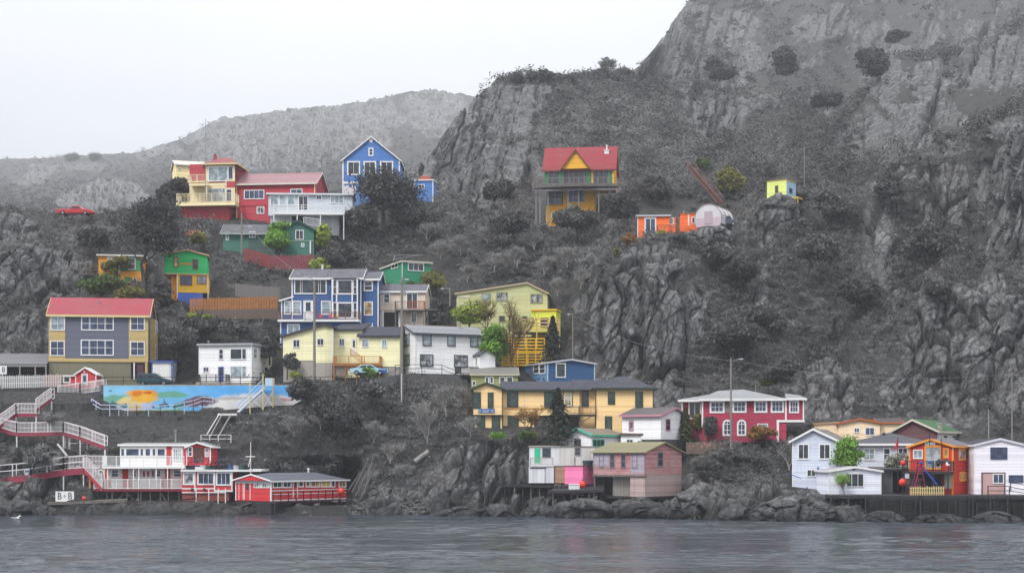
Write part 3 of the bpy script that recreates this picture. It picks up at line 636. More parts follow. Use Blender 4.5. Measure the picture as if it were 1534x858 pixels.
    def door(s, px0, py0, px1, py1, m, face=None, trim=WHITE, pane=None, tw=.1, label=None):
        f = face or s.front; pm = (px0 + px1) / 2; qm = (py0 + py1) / 2
        a0 = f.az(px0, qm)[0]; a1 = f.az(px1, qm)[0]; z1 = f.az(pm, py0)[1]; z0 = f.az(pm, py1)[1]
        if a0 > a1: a0, a1 = a1, a0
        mb = MB(); f.slab(mb, a0 + tw, a1 - tw, z0, z1 - tw, .002, .03); o = mb.build('door', m, s.o)
        if label: o['label'] = label
        if trim:
            t = MB(); f.slab(t, a0, a0 + tw, z0, z1, .003, .055); f.slab(t, a1 - tw, a1, z0, z1, .003, .055); f.slab(t, a0 + tw, a1 - tw, z1 - tw, z1, .003, .055); t.build('door_frame', trim, o)
        if pane:
            g = MB(); w = (a1 - a0 - 2 * tw); h = z1 - z0
            f.slab(g, a0 + tw + w * .2, a1 - tw - w * .2, z0 + h * pane, z1 - tw - .15, .03, .042); g.build('door_pane', GLASS, o)
        k = MB(); p = f.pt(a0 + tw + (a1 - a0 - 2 * tw) * .86, z0 + (z1 - z0) * .46, .06); k.ball(p, .045, 6, 4); k.build('handle', M_BRASS, o)
        return o
    def strip(s, name, m, px0, py0, px1, py1, face=None, d0=.003, d1=.04):
        """a board on the wall covering the given pixels"""
        f = face or s.front; pm = (px0 + px1) / 2; qm = (py0 + py1) / 2
        a0 = f.az(px0, qm)[0]; a1 = f.az(px1, qm)[0]; z1 = f.az(pm, py0)[1]; z0 = f.az(pm, py1)[1]
        f.slab(s.mb(name, m), min(a0, a1), max(a0, a1), z0, z1, d0, d1)
    def corner(s, m, x0, x1, y0, y1, z0, z1, w=.13, name='corner_trim', which='lrR'):
        if 'l' in which: s.mb(name, m).box(x0 - .025, x0 + w, y0 - .03, y0 - .003, z0, z1)
        if 'r' in which: s.mb(name, m).box(x1 - w, x1 + .025, y0 - .03, y0 - .003, z0, z1)
        if 'R' in which: s.mb(name, m).box(x1 + .003, x1 + .028, y0, y0 + w, z0, z1)
    def chimney(s, m, x, y, z0, z1, w=.5, name='chimney', cap=True):
        b = s.mb(name, m); b.box(x - w / 2, x + w / 2, y - w / 2, y + w / 2, z0, z1)
        if cap: b.box(x - w * .62, x + w * .62, y - w * .62, y + w * .62, z1 + .002, z1 + .1)
    def vent(s, x, y, z0, z1, r=.09, m=None):
        b = s.mb('vent_pipe', m or M_GMET); b.tube([(x, y, z0), (x, y, z1)], r, 8); b.tube([(x, y, z1), (x, y, z1 + .16)], r * 1.9, 8)
    def deck(s, x0, x1, y0, y1, z, m, railm=None, th=.2, posts=0, deep=3.0, h=1.0, sides='flr', postm=None, pw=.14, **kw):
        s.mb('deck', m).box(x0, x1, y0, y1, z - th, z)
        if railm:
            r = s.mb('railing', railm)
            if 'f' in sides: rail(r, (x0 + .05, y0 + .06, z), (x1 - .05, y0 + .06, z), h, **kw)
            if 'l' in sides: rail(r, (x0 + .05, y0 + .1, z), (x0 + .05, y1, z), h, **kw)
            if 'r' in sides: rail(r, (x1 - .05, y0 + .1, z), (x1 - .05, y1, z), h, **kw)
        for i in range(posts):
            x = x0 + .12 + (x1 - x0 - .24) * (i / (posts - 1) if posts > 1 else .5); s.mb('deck_post', postm or m).box(x - pw / 2, x + pw / 2, y0 + .08, y0 + .08 + pw, z - th - deep, z - th - .002)
def text_mesh(txt, size, parent, loc, rot, m, name='lettering', depth=.01, squash=1.0):
    cu = bpy.data.curves.new('lettering', 'FONT'); cu.body = txt; cu.size = size; cu.extrude = depth; cu.align_x = 'CENTER'; cu.align_y = 'CENTER'
    ob = bpy.data.objects.new('lettering_curve', cu); COL.objects.link(ob)
    dg = bpy.context.evaluated_depsgraph_get(); me = bpy.data.meshes.new_from_object(ob.evaluated_get(dg)); bpy.data.objects.remove(ob)
    me.materials.clear(); me.materials.append(m)
    o = bpy.data.objects.new(name, me); COL.objects.link(o); o.parent = parent; o.location = loc; o.rotation_euler = rot; o.scale = (squash, 1, 1)
    return o

def marks(parent, face, px0, px1, py0, py1, H, m, groups, rows=1, d0=.072, d1=.085):
    """small unreadable painted characters in one or two rows, as the photograph shows them"""
    mb = MB(); rnd = random.Random(5); a0 = face.az(px0, (py0 + py1) / 2)[0]; a1 = face.az(px1, (py0 + py1) / 2)[0]; z1 = face.az((px0 + px1) / 2, py0)[1]; z0 = face.az((px0 + px1) / 2, py1)[1]
    n = sum(groups) + len(groups) - 1; w = (a1 - a0) / n
    for r in range(rows):
        zb = z0 + (z1 - z0) * (rows - 1 - r) / rows; h = (z1 - z0) / rows * .72; k = 0
        for g in groups:
            for j in range(g):
                x = a0 + k * w; k += 1; t = w * .22
                face.slab(mb, x, x + t, zb, zb + h, d0, d1)
                if rnd.random() < .7: face.slab(mb, x + w * .55, x + w * .55 + t, zb, zb + h, d0, d1)
                zz = zb + h * rnd.choice((0, .4, .8)); face.slab(mb, x + t, x + w * .55, zz, zz + h * .2, d0, d1)
            k += 1
    return mb.build('lettering', m, parent)
# ================================================================== LEFT: the road-side houses
S = paint  # short alias
# --- grey and yellow house with red roof
H = House('grey_house', 'three storey slate grey house with yellow corner bays and a long red roof', 'house', 73, 568, 206, 7)
x1 = H.X(222); zf = H.Z(541); ze = H.Z(471); zr = H.Z(447, y=3.6)
gw = S('#5d6274', 'slate_grey_clapboard', .14); yw = S('#b9a066', 'mustard_clapboard', .2)
H.found(S('#807c68', 'olive_render', wear=.2), 0, x1, 0, 7.2, zf, 6)
H.gable_x(gw, 0, x1, 0, 7.2, zf, ze, zr, S('#a04450', 'red_roof_sheet', rough=.7, wear=.24), .28, fascia=CREAMT)
for a, b in ((73, 98), (193, 222)): H.strip('corner_bay', yw, a, 471.5, b, 541, d1=.06)
H.strip('band_trim', yw, 73, 537, 222, 542, d0=.062, d1=.09)
H.box('side_bay', yw, x1 + .003, x1 + .7, 2.2, 5.2, H.Z(538), H.Z(474))
fb = H.fr(-.06)
for q in ((75.5, 474, 97.5, 495), (75, 510, 97, 533), (195, 474.5, 217, 495), (195, 511, 217, 533)): H.win(*q, nx=2, ny=2, face=fb, tw=.13, glass=GPALE if q[0] == 75.5 else GBLUE)
for q in ((121.5, 474, 170.5, 495), (121, 508.5, 170.5, 532.5)):
    H.win(*q, nx=4, ny=2, glass=GBLUE, tw=.14, xs=(.23, .26, .5, .74, .77)); 
H.win_m(H.right(x1 + .7), 2.5, 4.9, H.Z(535), H.Z(513), 2, 2, glass=GBLUE); H.win_m(H.right(x1 + .7), 2.5, 4.9, H.Z(496), H.Z(476), 2, 2, glass=GBLUE)
fo = H.fr(.04)
H.strip('recess', M_DARKIN, 196, 543, 217, 568, fo, .003, .02); H.door(204, 545, 216, 568, S('#5a3343', 'maroon_door'), face=H.fr(.02), trim=None); H.strip('porch_post', WHITE, 200, 543, 202, 568, fo, .03, .12); H.strip('porch_post', yw, 217.5, 541, 221, 569, fo, .03, .12)
H.vent(x1 * .48, 2.2, zr - 1.2, zr - .5)
H.done()
# --- small white garage
H = House('garage', 'small white garage with blue trim under a low red roof beside the grey house', 'garage', 227, 568, 206.3, 4)
x1 = H.X(258); zt = H.Z(542)
H.shed(S('#e9e9e6', 'white_boards', .2, vert=True), 0, x1, 0, 4.5, -.4, zt, zt + .25, S('#a85450', 'red_felt_roof'), .15, fascia=S('#4a63b4', 'blue_trim'))
H.strip('garage_door', S('#f2f0ea', 'white_door'), 229, 545.5, 254, 568, d1=.03); H.corner(S('#4a63b4', 'blue_trim'), 0, x1, 0, 4.5, -.4, zt - .05)
for k in range(3): H.box('side_stripe', S('#4a63b4', 'blue_trim'), x1 + .003, x1 + .03, .9 + k * 1.2, 1.4 + k * 1.2, .3, zt - .1)
H.done()
# --- white two storey house
H = House('white_house', 'white flat roofed house with blue front door standing above the painted wall', 'house', 298, 573.5, 204.8, -9)
x1 = H.X(377); zt = H.Z(517); ww = S('#e9e9ea', 'white_clapboard', .16)
y1 = min(9, H.YS(407.5, x1))
H.shed(ww, 0, x1, 0, y1, 0, zt, zt + .1, S('#85868c', 'flat_roof_felt'), .2, .2, fascia=S('#a9aaae', 'grey_trim')); H.found(M_CONC, 0, x1, 0, y1, 0)
H.corner(WHITE, 0, x1, 0, y1, 0, zt - .05)
H.win(327.5, 522, 335, 538.5, 1, 2); H.win(344.5, 521.5, 369.5, 538.5, xs=(.72, .76)); H.win(344.5, 548, 369.5, 565.5, xs=(.72, .76), glass=GPALE); H.win(304, 549, 313.5, 557.5, 2, 1, glass=GBLUE)
H.door(326, 548, 336.5, 573, S('#4150a0', 'blue_door'), pane=.5)
fr_ = H.right(x1); H.win(379.5, 520.5, 385, 537, 1, 2, face=fr_, glass=GPALE); H.win(392.5, 519.5, 402, 538, 2, 1, face=fr_, glass=GPALE); H.win(396, 549, 401.5, 564, 1, 2, face=fr_, glass=GBLUE)
H.deck(H.X(299), H.X(344), -1.4, -.01, .05, M_CONC, M_BLACK, th=.3, sp=.16, post=1.4)
H.vent(.6, 2, zt, zt + .6)
H.done()
# --- cream house
cw = S('#eeeabb', 'pale_yellow_siding', .16); rd = SH_DARK
H = House('cream_house', 'pale yellow bungalow with dark grey roof and concrete basement behind a wooden utility pole', 'house', 424, 563, 206.5, -3)
x1 = H.X(498); zb = H.Z(540); 
H.found(S('#b5aea6', 'grey_basement', wear=.2), 0, x1, 0, 9, zb, 4)
H.gable_y(cw, 0, x1, 0, 9, zb, H.Z(503.5), H.Z(486, 485), rd, .25, .14, S('#3f424b', 'dark_fascia'), xr=(485 - 424) / 74., zer=H.Z(489.5, 498))
H.strip('wall', cw, 469, 538, 498, 543.5, d0=-.3, d1=-.02)
xb = H.X(600, 1.6)
H.shed(cw, x1 + .01, H.X(542, 1.6), 1.6, 9, -1, H.Z(494, 515, 1.6), H.Z(486, 515, 9), rd, .2, .14, S('#3f424b', 'dark_fascia'))
xc = H.X(538, .7)
H.gable_x(cw, xc, xb, .7, 9, zb - .8, H.Z(503, 575, .7), H.Z(491, 560, 5), rd, .25, .14, S('#3f424b', 'dark_fascia')); H.found(M_CONC, xc, xb, .7, 9, zb - .8)
for q in ((438.5, 508, 449.5, 520.5), (474.5, 506.5, 485.5, 517.5)): H.win(*q, 2, 1)
f2 = H.fr(1.6); H.win(507.5, 506.5, 516.5, 518.5, 2, 1, face=f2, glass=GBLUE); H.door(526.5, 507, 534, 531, WHITE, face=f2, pane=.45)
f3 = H.fr(.7); H.win(541.5, 507, 552.5, 520, 2, 1, face=f3, glass=GPALE); H.win(571.5, 508, 580, 521, 2, 1, face=f3, glass=GPALE)
H.strip('gutter_pipe', WHITE, 497, 492, 499, 543, d0=-.2, d1=.06)
H.deck(H.X(499, -1.6), H.X(569, -1.6), -1.6, .65, H.Z(545, 530, -1.6), M_BROWN, S('#b98147', 'new_timber_rail'), th=.25, sp=.16, h=1.05, posts=5, postm=M_BROWN)
rail(H.mb('stair_rail', S('#b98147', 'new_timber_rail')), (H.X(524, -.5), .2, H.Z(532, 524, -.5)), (H.X(541, -.5), .2, H.Z(544, 541, -.5)), .9)
H.box('boarded_skirt', S('#8d8278', 'grey_boards', .2, vert=True), H.X(499, -1.2), H.X(521, -1.2), -1.3, -1.2, H.Z(563), H.Z(545.5))
H.box('boarded_skirt', M_BROWN, H.X(521.5, -1.2), H.X(569, -1.2), -1.3, -1.2, H.Z(556), H.Z(545.5))
H.done()
# --- white house with black window trim
bt = S('#4f5157', 'charcoal_trim')
H = House('white_gable_house', 'large white two storey house with charcoal window frames and grey roof facing the bare slope', 'house', 622, 559, 205.5, 24)
x1 = H.X(728); L_ = H.left(0); yb = -L_.az(592, 530)[0]; yb = max(4, min(9, yb)); ze = H.Z(499); zr = H.Z(488.5, 640, 3.4)
H.gable_x(ww, 0, x1, 0, yb, 0, ze, zr, S('#8b8d93', 'grey_shingles', .15, rough=.85), .3, .15, bt); H.found(M_DCONC, 0, x1, 0, yb, 0)
for q in ((633, 500.5, 646.5, 518), (670, 501.5, 682.5, 518.5), (704, 502.5, 716.5, 519.5)): H.win(*q, 1, 2, trim=bt, tw=.12, glass=GPALE); 
for q in ((629, 530.5, 649, 549), (680, 531.5, 700.5, 550)): H.win(*q, 2, 2, trim=bt, tw=.13, glass=GCURT)
for q in ((604, 500, 614, 519), (604, 531, 614, 548)): H.win(*q, 1, 2, trim=bt, face=L_, tw=.12, glass=GPALE)
xa, xe = H.X(707, -2), H.X(741, -2)
H.gable_y(ww, H.X(719, -2.2), xe, -2.2, -.01, H.Z(562, 730, -2.2), H.Z(531, 730, -2.2), H.Z(523, 730, -2.2), SH_GREY, .12, .1, bt)
H.win_m(H.left(H.X(719, -2.2)), .7, 1.3, H.Z(548, 719), H.Z(535, 719), glass=GGREEN)
H.deck(H.X(690, -2), H.X(718, -2.2), -2.0, -.02, H.Z(560, 700, -2), M_WOOD, M_DWOOD, sp=.13, h=.95)
H.corner(WHITE, 0, x1, 0, yb, 0, ze - .05)
H.vent(x1 * .75, 3, zr - .4, zr + .5)
H.done()
# --- blue house
bw = S('#27538a', 'royal_blue_clapboard', .15)
H = House('blue_house', 'royal blue three storey house with white trimmed bay windows and a long balcony', 'house', 437, 500, 216, -1)
x1 = H.X(541); ze = H.Z(417); zr = H.Z(404.5, y=4); z0 = -1
H.gable_x(bw, 0, x1, 0, 8, z0, ze, zr, SH_GREY, .3, .15, WHITE)
xw = H.X(567, .6); H.gable_x(bw, x1 + .01, xw, .6, 8, z0, H.Z(418.5, 555, .6), H.Z(408.5, 555, 4.3), SH_GREY, .25, .15, WHITE)
H.corner(WHITE, 0, x1, 0, 8, z0, ze - .1); H.corner(WHITE, x1 + .04, xw, .6, 8, z0, H.Z(419, 555), which='r')
xl = H.X(421); zd = H.Z(480)
H.shed(bw, xl, -.01, .2, 6, zd, H.Z(450), H.Z(446), WHITE, .25, .14, WHITE, zr=H.Z(445.5)); H.corner(WHITE, xl, 0, .2, 6, zd, H.Z(450) - .05, which='l')
H.box('lower_wall', bw, xl + .1, x1 - .02, -1.2, -.01, z0 - 1, zd - .35)
H.corner(WHITE, xl + .1, x1 - .02, -1.2, 0, z0 - 1, zd - .35, which='l')
H.deck(xl - .2, H.X(538, -1.7), -1.7, -.01, zd, WHITE, S('#7d5a55', 'brown_baluster'), th=.3, sp=.15, h=1.0)
H.win(440.5, 418, 489.5, 440.5, xs=(.17, .23, .77, .83), tw=.16)
for q in ((438, 450.5, 451.5, 471.5), (481, 450.5, 495.5, 471.5)): H.win(*q, 1, 2, tw=.14, glass=GPALE)
H.win(425.5, 450.5, 435.5, 471, 1, 2, face=H.fr(.2), tw=.14, glass=GPALE)
H.door(454.5, 450, 469, 479, S('#e4e6ea', 'white_door'), pane=.45, tw=.12)
xb0, xb1 = H.X(497, -.5), H.X(536.5, -.5)
H.mb('bay_wall', bw).prism([(xb0, -.02), (xb0 + .7, -.75), (xb1 - .7, -.75), (xb1, -.02)], 'z', zd + .01, ze - .12)
fb = H.fr(-.75)
for a, b in ((418.5, 441), (452.5, 477)):
    H.win(505, a, 528.5, b, tw=.18, face=fb)
    for px0_, px1_, fc in ((498.5, 504.6, H.fr(-.42)), (529, 535, H.fr(-.42))): H.win(px0_, a, px1_, b, 1, 2, tw=.1, face=H.fr(-.74), proud=.05)
for p_ in (497.6, 535.4): H.strip('bay_post', WHITE, p_ - .9, 418, p_ + .9, 478, H.fr(-.72), .0, .05)
for p_ in (504.3, 527.7): H.strip('bay_post', WHITE, p_ - 1, 441.2, p_ + 1, 452.2, fb, .003, .06)
rb = H.mb('bay_roof', SH_GREY); k = len(rb.v); zb_ = ze - .11
rb.v += [(xb0 - .3, -.32, zb_), (xb0 + .5, -1.1, zb_), (xb1 - .5, -1.1, zb_), (xb1 + .3, -.32, zb_), ((xb0 + xb1) / 2, 1.2, zb_ + 1.05), (xb0 - .3, 1.2, zb_), (xb1 + .3, 1.2, zb_)]
rb.f += [tuple(k + i for i in f) for f in ((0, 1, 4), (1, 2, 4), (2, 3, 4), (0, 4, 5), (3, 6, 4), (0, 5, 6, 3, 2, 1))]
fw = H.fr(.6); H.win(545, 420.5, 558.5, 436, 1, 2, face=fw, tw=.14); H.win(545, 451.5, 558.5, 472.5, 1, 2, face=fw, tw=.15, glass=GWARM); H.win(545, 484, 558.5, 491, face=fw, tw=.12, glass=GPALE)
H.win(430, 485, 449, 500, 2, 1, face=H.fr(-1.2), tw=.14, glass=GPALE)
H.chimney(S('#d9d5cd', 'pale_flue'), H.X(477), 4, zr - .3, H.Z(397, 477, 4), .28)
H.done()
# --- beige house
H = House('beige_house', 'beige two storey house with small wooden balcony squeezed between the blue and white houses', 'house', 564, 492, 218.5, -2)
x1 = H.X(637); ze = H.Z(437); bg_ = S('#d6c5b3', 'beige_siding', .18)
H.gable_x(bg_, 0, x1, 0, 7, -1, ze, H.Z(427.5, y=3.5), SH_GREY, .2, .14, WHITE)
H.win(574.5, 439.5, 584, 454, 1, 2); H.door(608, 438, 626, 463, WHITE, trim=WHITE); H.strip('sliding_pane', GLASS, 610, 440, 617, 462, d0=.035, d1=.05); H.strip('sliding_pane', GLASS, 618, 440, 624.5, 462, d0=.035, d1=.05)
H.strip('dark_opening', M_DARKIN, 575, 467.5, 597, 492, d1=.02); H.strip('opening_trim', WHITE, 572.5, 465, 575, 492, d1=.05); H.strip('opening_trim', WHITE, 597, 465, 599.5, 492, d1=.05); H.win(615.5, 467.5, 624.5, 483.5, 1, 2)
zd = H.Z(463, 610, -1.4)
H.deck(H.X(591, -1.4), H.X(636, -1.4), -1.4, -.01, zd, M_WOOD, M_WOOD, sp=.17, h=1.1, posts=4, deep=3)
rail(H.mb('orange_railing', S('#b3603c', 'red_stained_timber')), (H.X(613, -1.45), -1.43, zd), (H.X(636, -1.45), -1.43, zd), 1.12, .13)
H.strip('floor_band', S('#b7a595', 'beige_band'), 564, 463.5, 637, 466, d1=.03)
pr = H.mb('porch_frame', M_WOOD)
for a in (640, 655): pr.box(H.X(a), H.X(a) + .15, 0, .15, -1, H.Z(463, a))
pr.box(x1, H.X(656), 0, 2, H.Z(464.5, 645), H.Z(462.5, 645))
H.done()
# --- emerald house up the lane
eg = S('#1f8463', 'emerald_siding', .18)
H = House('emerald_house', 'emerald green flat roofed house half hidden by bushes above the beige house', 'house', 602, 434, 230, 28)
x1 = H.X(646); Lf = H.left(0); yb = max(3, min(8, -Lf.az(567, 410)[0])); ze = H.Z(392)
H.shed(eg, 0, x1, 0, yb, -1.5, ze, ze - .3, S('#9c8f8a', 'pale_roof_edge'), .15, .18, fascia=S('#c9c4ba', 'pale_trim')); H.corner(S('#cfd6cf', 'pale_trim_post'), 0, x1, 0, yb, -1.5, ze, which='l')
H.win(586.5, 393.5, 596.5, 402, 2, 1, face=Lf); H.win(611, 394, 635, 406, 3, 1, glass=GLASS)
rf = H.mb('roof_frame', M_GMET); rf.bar((-1, 1, ze + .4), (x1 * .8, 2, ze + 1.5), .09); rf.bar((-1, 1, ze + .2), (.2, 3, ze + 1.3), .09); rf.bar((.2, 3, ze + 1.3), (x1, 3, ze + 1.7), .08)
H.done()
# --- dark green house
dg = S('#2c6a5b', 'bottle_green_siding', .2)
H = House('bottle_green_house', 'dark bottle green bungalow with grey roof below the red house and behind a red fence', 'house', 333, 380, 243, 2)
x1 = H.X(470); zw = H.Z(350)
H.gable_x(dg, 0, H.X(432), .8, 8, -1, H.Z(349, y=.8), H.Z(337, 400, 4), SH_GREY, .4, .12, S('#a7b3b0', 'pale_trim'))
H.gable_y(dg, H.X(412), x1, 0, 8, -1, H.Z(343), H.Z(331, 452), SH_GREY, .3, .12, S('#3d5f58', 'green_trim'), xr=.6)
H.win(442.5, 344.5, 455, 359, 2, 1); H.win(373, 347, 383, 356, 2, 1, face=H.fr(.8), glass=GBLUE); H.win(338, 348, 343, 360, face=H.fr(.8), glass=GPALE)
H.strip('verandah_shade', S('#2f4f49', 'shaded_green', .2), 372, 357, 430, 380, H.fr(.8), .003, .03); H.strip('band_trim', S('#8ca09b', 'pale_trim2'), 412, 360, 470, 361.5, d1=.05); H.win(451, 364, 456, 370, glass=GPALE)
H.strip('porch_post', WHITE, 464, 361, 466, 380, H.fr(-.1), 0, .12)
H.done()
# --- red house on the crest
rw = S('#ae2a3a', 'crimson_siding', .18); cr_ = S('#e8d9a8', 'cream_boards', .2)
H = House('red_house', 'tall crimson house with cream balconies and a square lookout room on the left crest', 'house', 274, 329, 257, -6)
xt1 = H.X(352); zA = H.Z(303); zB = H.Z(272)
H.box('base_wall', S('#a32636', 'crimson_base'), 0, H.X(346), -1.2, 7, -1.5, zA - .25)
H.box('wall', rw, H.X(284), xt1, 0, 8, zA - .3, H.Z(246.5))
x2, x3 = H.X(304), H.X(356)
H.hip(rw, H.X(308), H.X(352), -.02, 6, zB, H.Z(246.5, 330), H.Z(237, 330, 3), S('#97494f', 'rose_roof', .2, wear=.24), 2.2, .5, .12, CREAMT, name='lookout_wall')
H.strip('cream_panel', cr_, 308.5, 247, 352, 272, H.fr(-.02), .003, .05); H.strip('cream_panel', cr_, 284, 278, 352, 303, d1=.05); H.strip('red_panel', rw, 337, 272, 352, 281, H.fr(-.05), .003, .04)
ff = H.fr(-.07); H.win(311.5, 249, 342, 272, 2, 1, face=ff, glass=GPALE, tw=.14); H.win(341.5, 249, 349.5, 269, 1, 1, face=ff, glass=GBLUE)
H.win(309, 282, 338, 303, 3, 1, face=H.fr(-.05), glass=GPALE); H.win(338.5, 283, 347.5, 302, 1, 1, face=H.fr(-.05), glass=GBLUE)
crr = S('#e9dfbd', 'cream_railing')
H.deck(H.X(281, -2), H.X(309, -2), -2, .5, H.Z(272, 295, -2), cr_, crr, h=1.15, sp=.2, th=.15, sides='fl')
H.deck(H.X(264, -2.4), H.X(352, -2.4), -2.4, 0, H.Z(303, 310, -2.4) + .02, cr_, crr, h=1.45, sp=.22, th=.55, sides='flr')
for p_ in (284, 309, 338): H.box('balcony_post', crr, H.X(p_, -1.9), H.X(p_, -1.9) + .16, -1.95, -1.8, zA, zB - .1)
H.box('balcony_beam', cr_, H.X(283, -2), H.X(339, -2), -2.0, -1.75, H.Z(278, 310, -2), H.Z(274.5, 310, -2))
xw1 = H.X(472, .8)
H.gable_x(rw, xt1 + .01, xw1, .8, 9, -2, H.Z(275, 400, .8), H.Z(261.5, 400, 5), S('#a1797f', 'faded_rose_roof', .2, wear=.24), .35, .14, S('#d9d3c6', 'pale_fascia'))
H.corner(CREAMT, xt1 + .01, xw1, .8, 9, -2, H.Z(276, 400), which='lr')
fw = H.fr(.8); H.win(365.5, 284.5, 396, 298.5, 4, 1, face=fw, glass=GBLUE, tw=.13); H.win(384.5, 309.5, 396, 320.5, 2, 1, face=fw, glass=GCURT); H.win(435, 283, 453, 294, 2, 1, face=fw, glass=GBLUE)
H.strip('floor_band', S('#9e2433', 'dark_red_band'), 355, 308, 400, 309.3, fw, .003, .04)
H.chimney(S('#a8474c', 'red_chimney'), H.X(322, 3), 3, H.Z(240, 322, 3), H.Z(233, 322, 3), .45); H.vent(H.X(322, 3), 3, H.Z(233, 322, 3) + .1, H.Z(231.5, 322, 3))
H.done()
# --- cream house behind
H = House('small_cream_house', 'small pale cream house peeping out behind the crimson lookout house', 'house', 264, 264, 272, 18)
x1 = H.X(310); H.gable_x(S('#ecdca4', 'cream_siding', .2), 0, x1, 0, 7, -.4, H.Z(246), H.Z(241.5, y=3.5), S('#d8d2bd', 'pale_roof'), .25, .12, WHITE)
H.found(M_CONC, 0, x1, 0, 7, -.38, 2); H.win(280, 248, 285, 254, glass=GWARM); H.win(296, 245.5, 304, 257, 2, 1, glass=GPALE); H.win(267, 251, 271, 255, glass=GWARM)
H.done()
# --- pale blue bungalow
pb = S('#c2cbd4', 'pale_grey_blue_siding', .2)
H = House('pale_bungalow', 'pale grey blue flat roofed house on stilts with a white balcony', 'house', 402, 333, 250, 3)
x1 = H.X(528); zd = H.Z(318, 450, -1.8)
H.shed(pb, 0, x1, 0, 8, zd - .3, H.Z(291), H.Z(291) + .25, S('#a5abb3', 'flat_roof'), .3, .18, fascia=S('#dfe4ea', 'white_fascia'))
H.box('lower_wall', S('#d3d6d9', 'white_basement', .25, vert=True), .3, x1 - 2.2, .4, 8, -2, zd - .31)
for a, b in ((405, 417), (418.5, 429), (430.5, 442)): H.win(a, 291.5, b, 308, 1, 1, glass=GPALE, tw=.09)
H.door(446.5, 293, 462, 316, WHITE, tw=.08); H.strip('sliding_pane', GLASS, 448, 294.5, 454, 315, d0=.035, d1=.05); H.strip('sliding_pane', GLASS, 454.8, 294.5, 460.5, 315, d0=.035, d1=.05)
H.win(473.5, 292, 482, 300, 2, 1, glass=GBLUE); H.win(494.5, 292, 515, 305, 3, 1, glass=GPALE)
H.deck(H.X(409, -1.8), H.X(516, -1.8), -1.8, -.01, zd, WHITE, WHITE, th=.35, posts=4, deep=4, h=1.2, balus=False, mid=2, post=2.4)
H.strip('dark_opening', M_DARKIN, 437, 321, 456, 333, H.fr(.4), .003, .02)
rail(H.mb('lower_railing', WHITE), (H.X(455, -1.6), -1.7, -.6), (H.X(478, -1.6), -1.7, -.9), 1.2, .22)
H.done()
# --- blue gable house
bb = S('#4478bd', 'bright_blue_clapboard', .16)
H = House('blue_gable_house', 'bright blue gable house with white trimmed windows, highest on the left ridge', 'house', 513, 300, 268, 0)
x1 = H.X(599); ze = H.Z(240); zr = H.Z(205.5, 556)
H.gable_y(bb, 0, x1, 0, 10, -1, ze, zr, SH_PALE, .25, .12, WHITE); H.corner(WHITE, 0, x1, 0, 10, -1, ze - .1, .2)
for a, b in ((520, 539.5), (544.5, 563.5), (569.5, 589)): H.win(a, 241.5, b, 262.5, 2, 1, tw=.22)
H.win(552, 221.5, 559.5, 234, 1, 2, tw=.2); H.strip('gable_vent', WHITE, 553.5, 208, 558, 213.5)
H.strip('band_trim', WHITE, 513, 272.5, 599, 275.5, d1=.06); H.strip('lower_panel', S('#d7d3dc', 'pale_panel'), 513.5, 278, 532, 291); H.win(524, 279, 533, 292, glass=GBLUE)
H.done()
H = House('blue_shed', 'small bright blue shed alone right of the big dark tree on the crest', 'shed', 622, 299, 271, -6)
x1 = H.X(649); H.shed(bb, 0, x1, 0, 4, -1, H.Z(270.5), H.Z(270.5) + .15, S('#c9c9c9', 'pale_roof2'), .1, .12, fascia=WHITE); H.corner(WHITE, 0, x1, 0, 4, -1, H.Z(271), .14, which='r'); H.win(627, 276, 636, 283, 2, 1, glass=GBLUE)
H.box('orange_tank', S('#b5604e', 'rusty_tank'), x1 * .2, x1 * .75, 1, 2.5, H.Z(269), H.Z(262.5))
H.box('roof_rail', M_DCONC, -1.5, x1 + .6, 2.9, 3.0, H.Z(261), H.Z(260)); 
for k in range(5): H.box('roof_rail', M_DCONC, -1.5 + k * 1.1, -1.42 + k * 1.1, 2.9, 3.0, H.Z(270.5), H.Z(261) - .002)
H.done()
# --- green and yellow houses
og = S('#e59a1e', 'amber_clapboard', .2); gg = S('#25c56b', 'bright_green_clapboard', .2)
H = House('green_yellow_house', 'tall house painted bright green above, yellow in the middle and blue at its base', 'house', 265, 449, 224, 9)
x1 = H.X(312); zb = H.Z(438); zm = H.Z(411)
yl = S('#f5bb18', 'yellow_clapboard', .2)
H.box('base_wall', S('#3d68c4', 'blue_base', .2), 0, x1 - .8, 0, 6, -1, zb); H.box('wall', yl, 0, x1, 0, 7, zb + .01, zm)
H.box('porch_wall', og, H.X(256), -.01, 1.0, 6, -1.0, zm - .1)
H.gable_y(gg, H.X(246), x1 - .15, .02, 7, zm + .18, H.Z(380), H.Z(374.5, 283), S('#a08868', 'brown_roof'), .2, .1, S('#d9b486', 'tan_fascia'), xr=.55, zer=H.Z(381.5)); H.box('string_course', S('#d9b486', 'tan_fascia'), H.X(248), x1 + .15, -.15, 7, zm + .001, zm + .15)
H.win(260, 385, 267.5, 400, glass=GWARM, trim=S('#7a4b3c', 'brown_trim')); H.win(288.5, 388, 297, 403, 1, 2, trim=S('#7a4b3c', 'brown_trim')); H.strip('yellow_band', og, 269, 394, 288, 396.5)
H.win(269.5, 412.5, 288, 427.5, glass=GBLUE, trim=S('#8a3d44', 'red_trim'), tw=.09); H.win(295, 413.5, 309, 425.5, 2, 1, glass=GPALE, trim=S('#8a3d44', 'red_trim'), tw=.09)
H.corner(WHITE, 0, x1, 0, 6, -1, zm, .1, which='lr')
H.done()
H = House('amber_house', 'low amber house with green panels and white porch, left of a big dark tree', 'house', 147, 434, 228, 10)
x1 = H.X(215); H.shed(og, 0, x1, .6, 7, -1, H.Z(381.5), H.Z(379), S('#b9b4ac', 'pale_roof3'), .25, .12, fascia=WHITE)
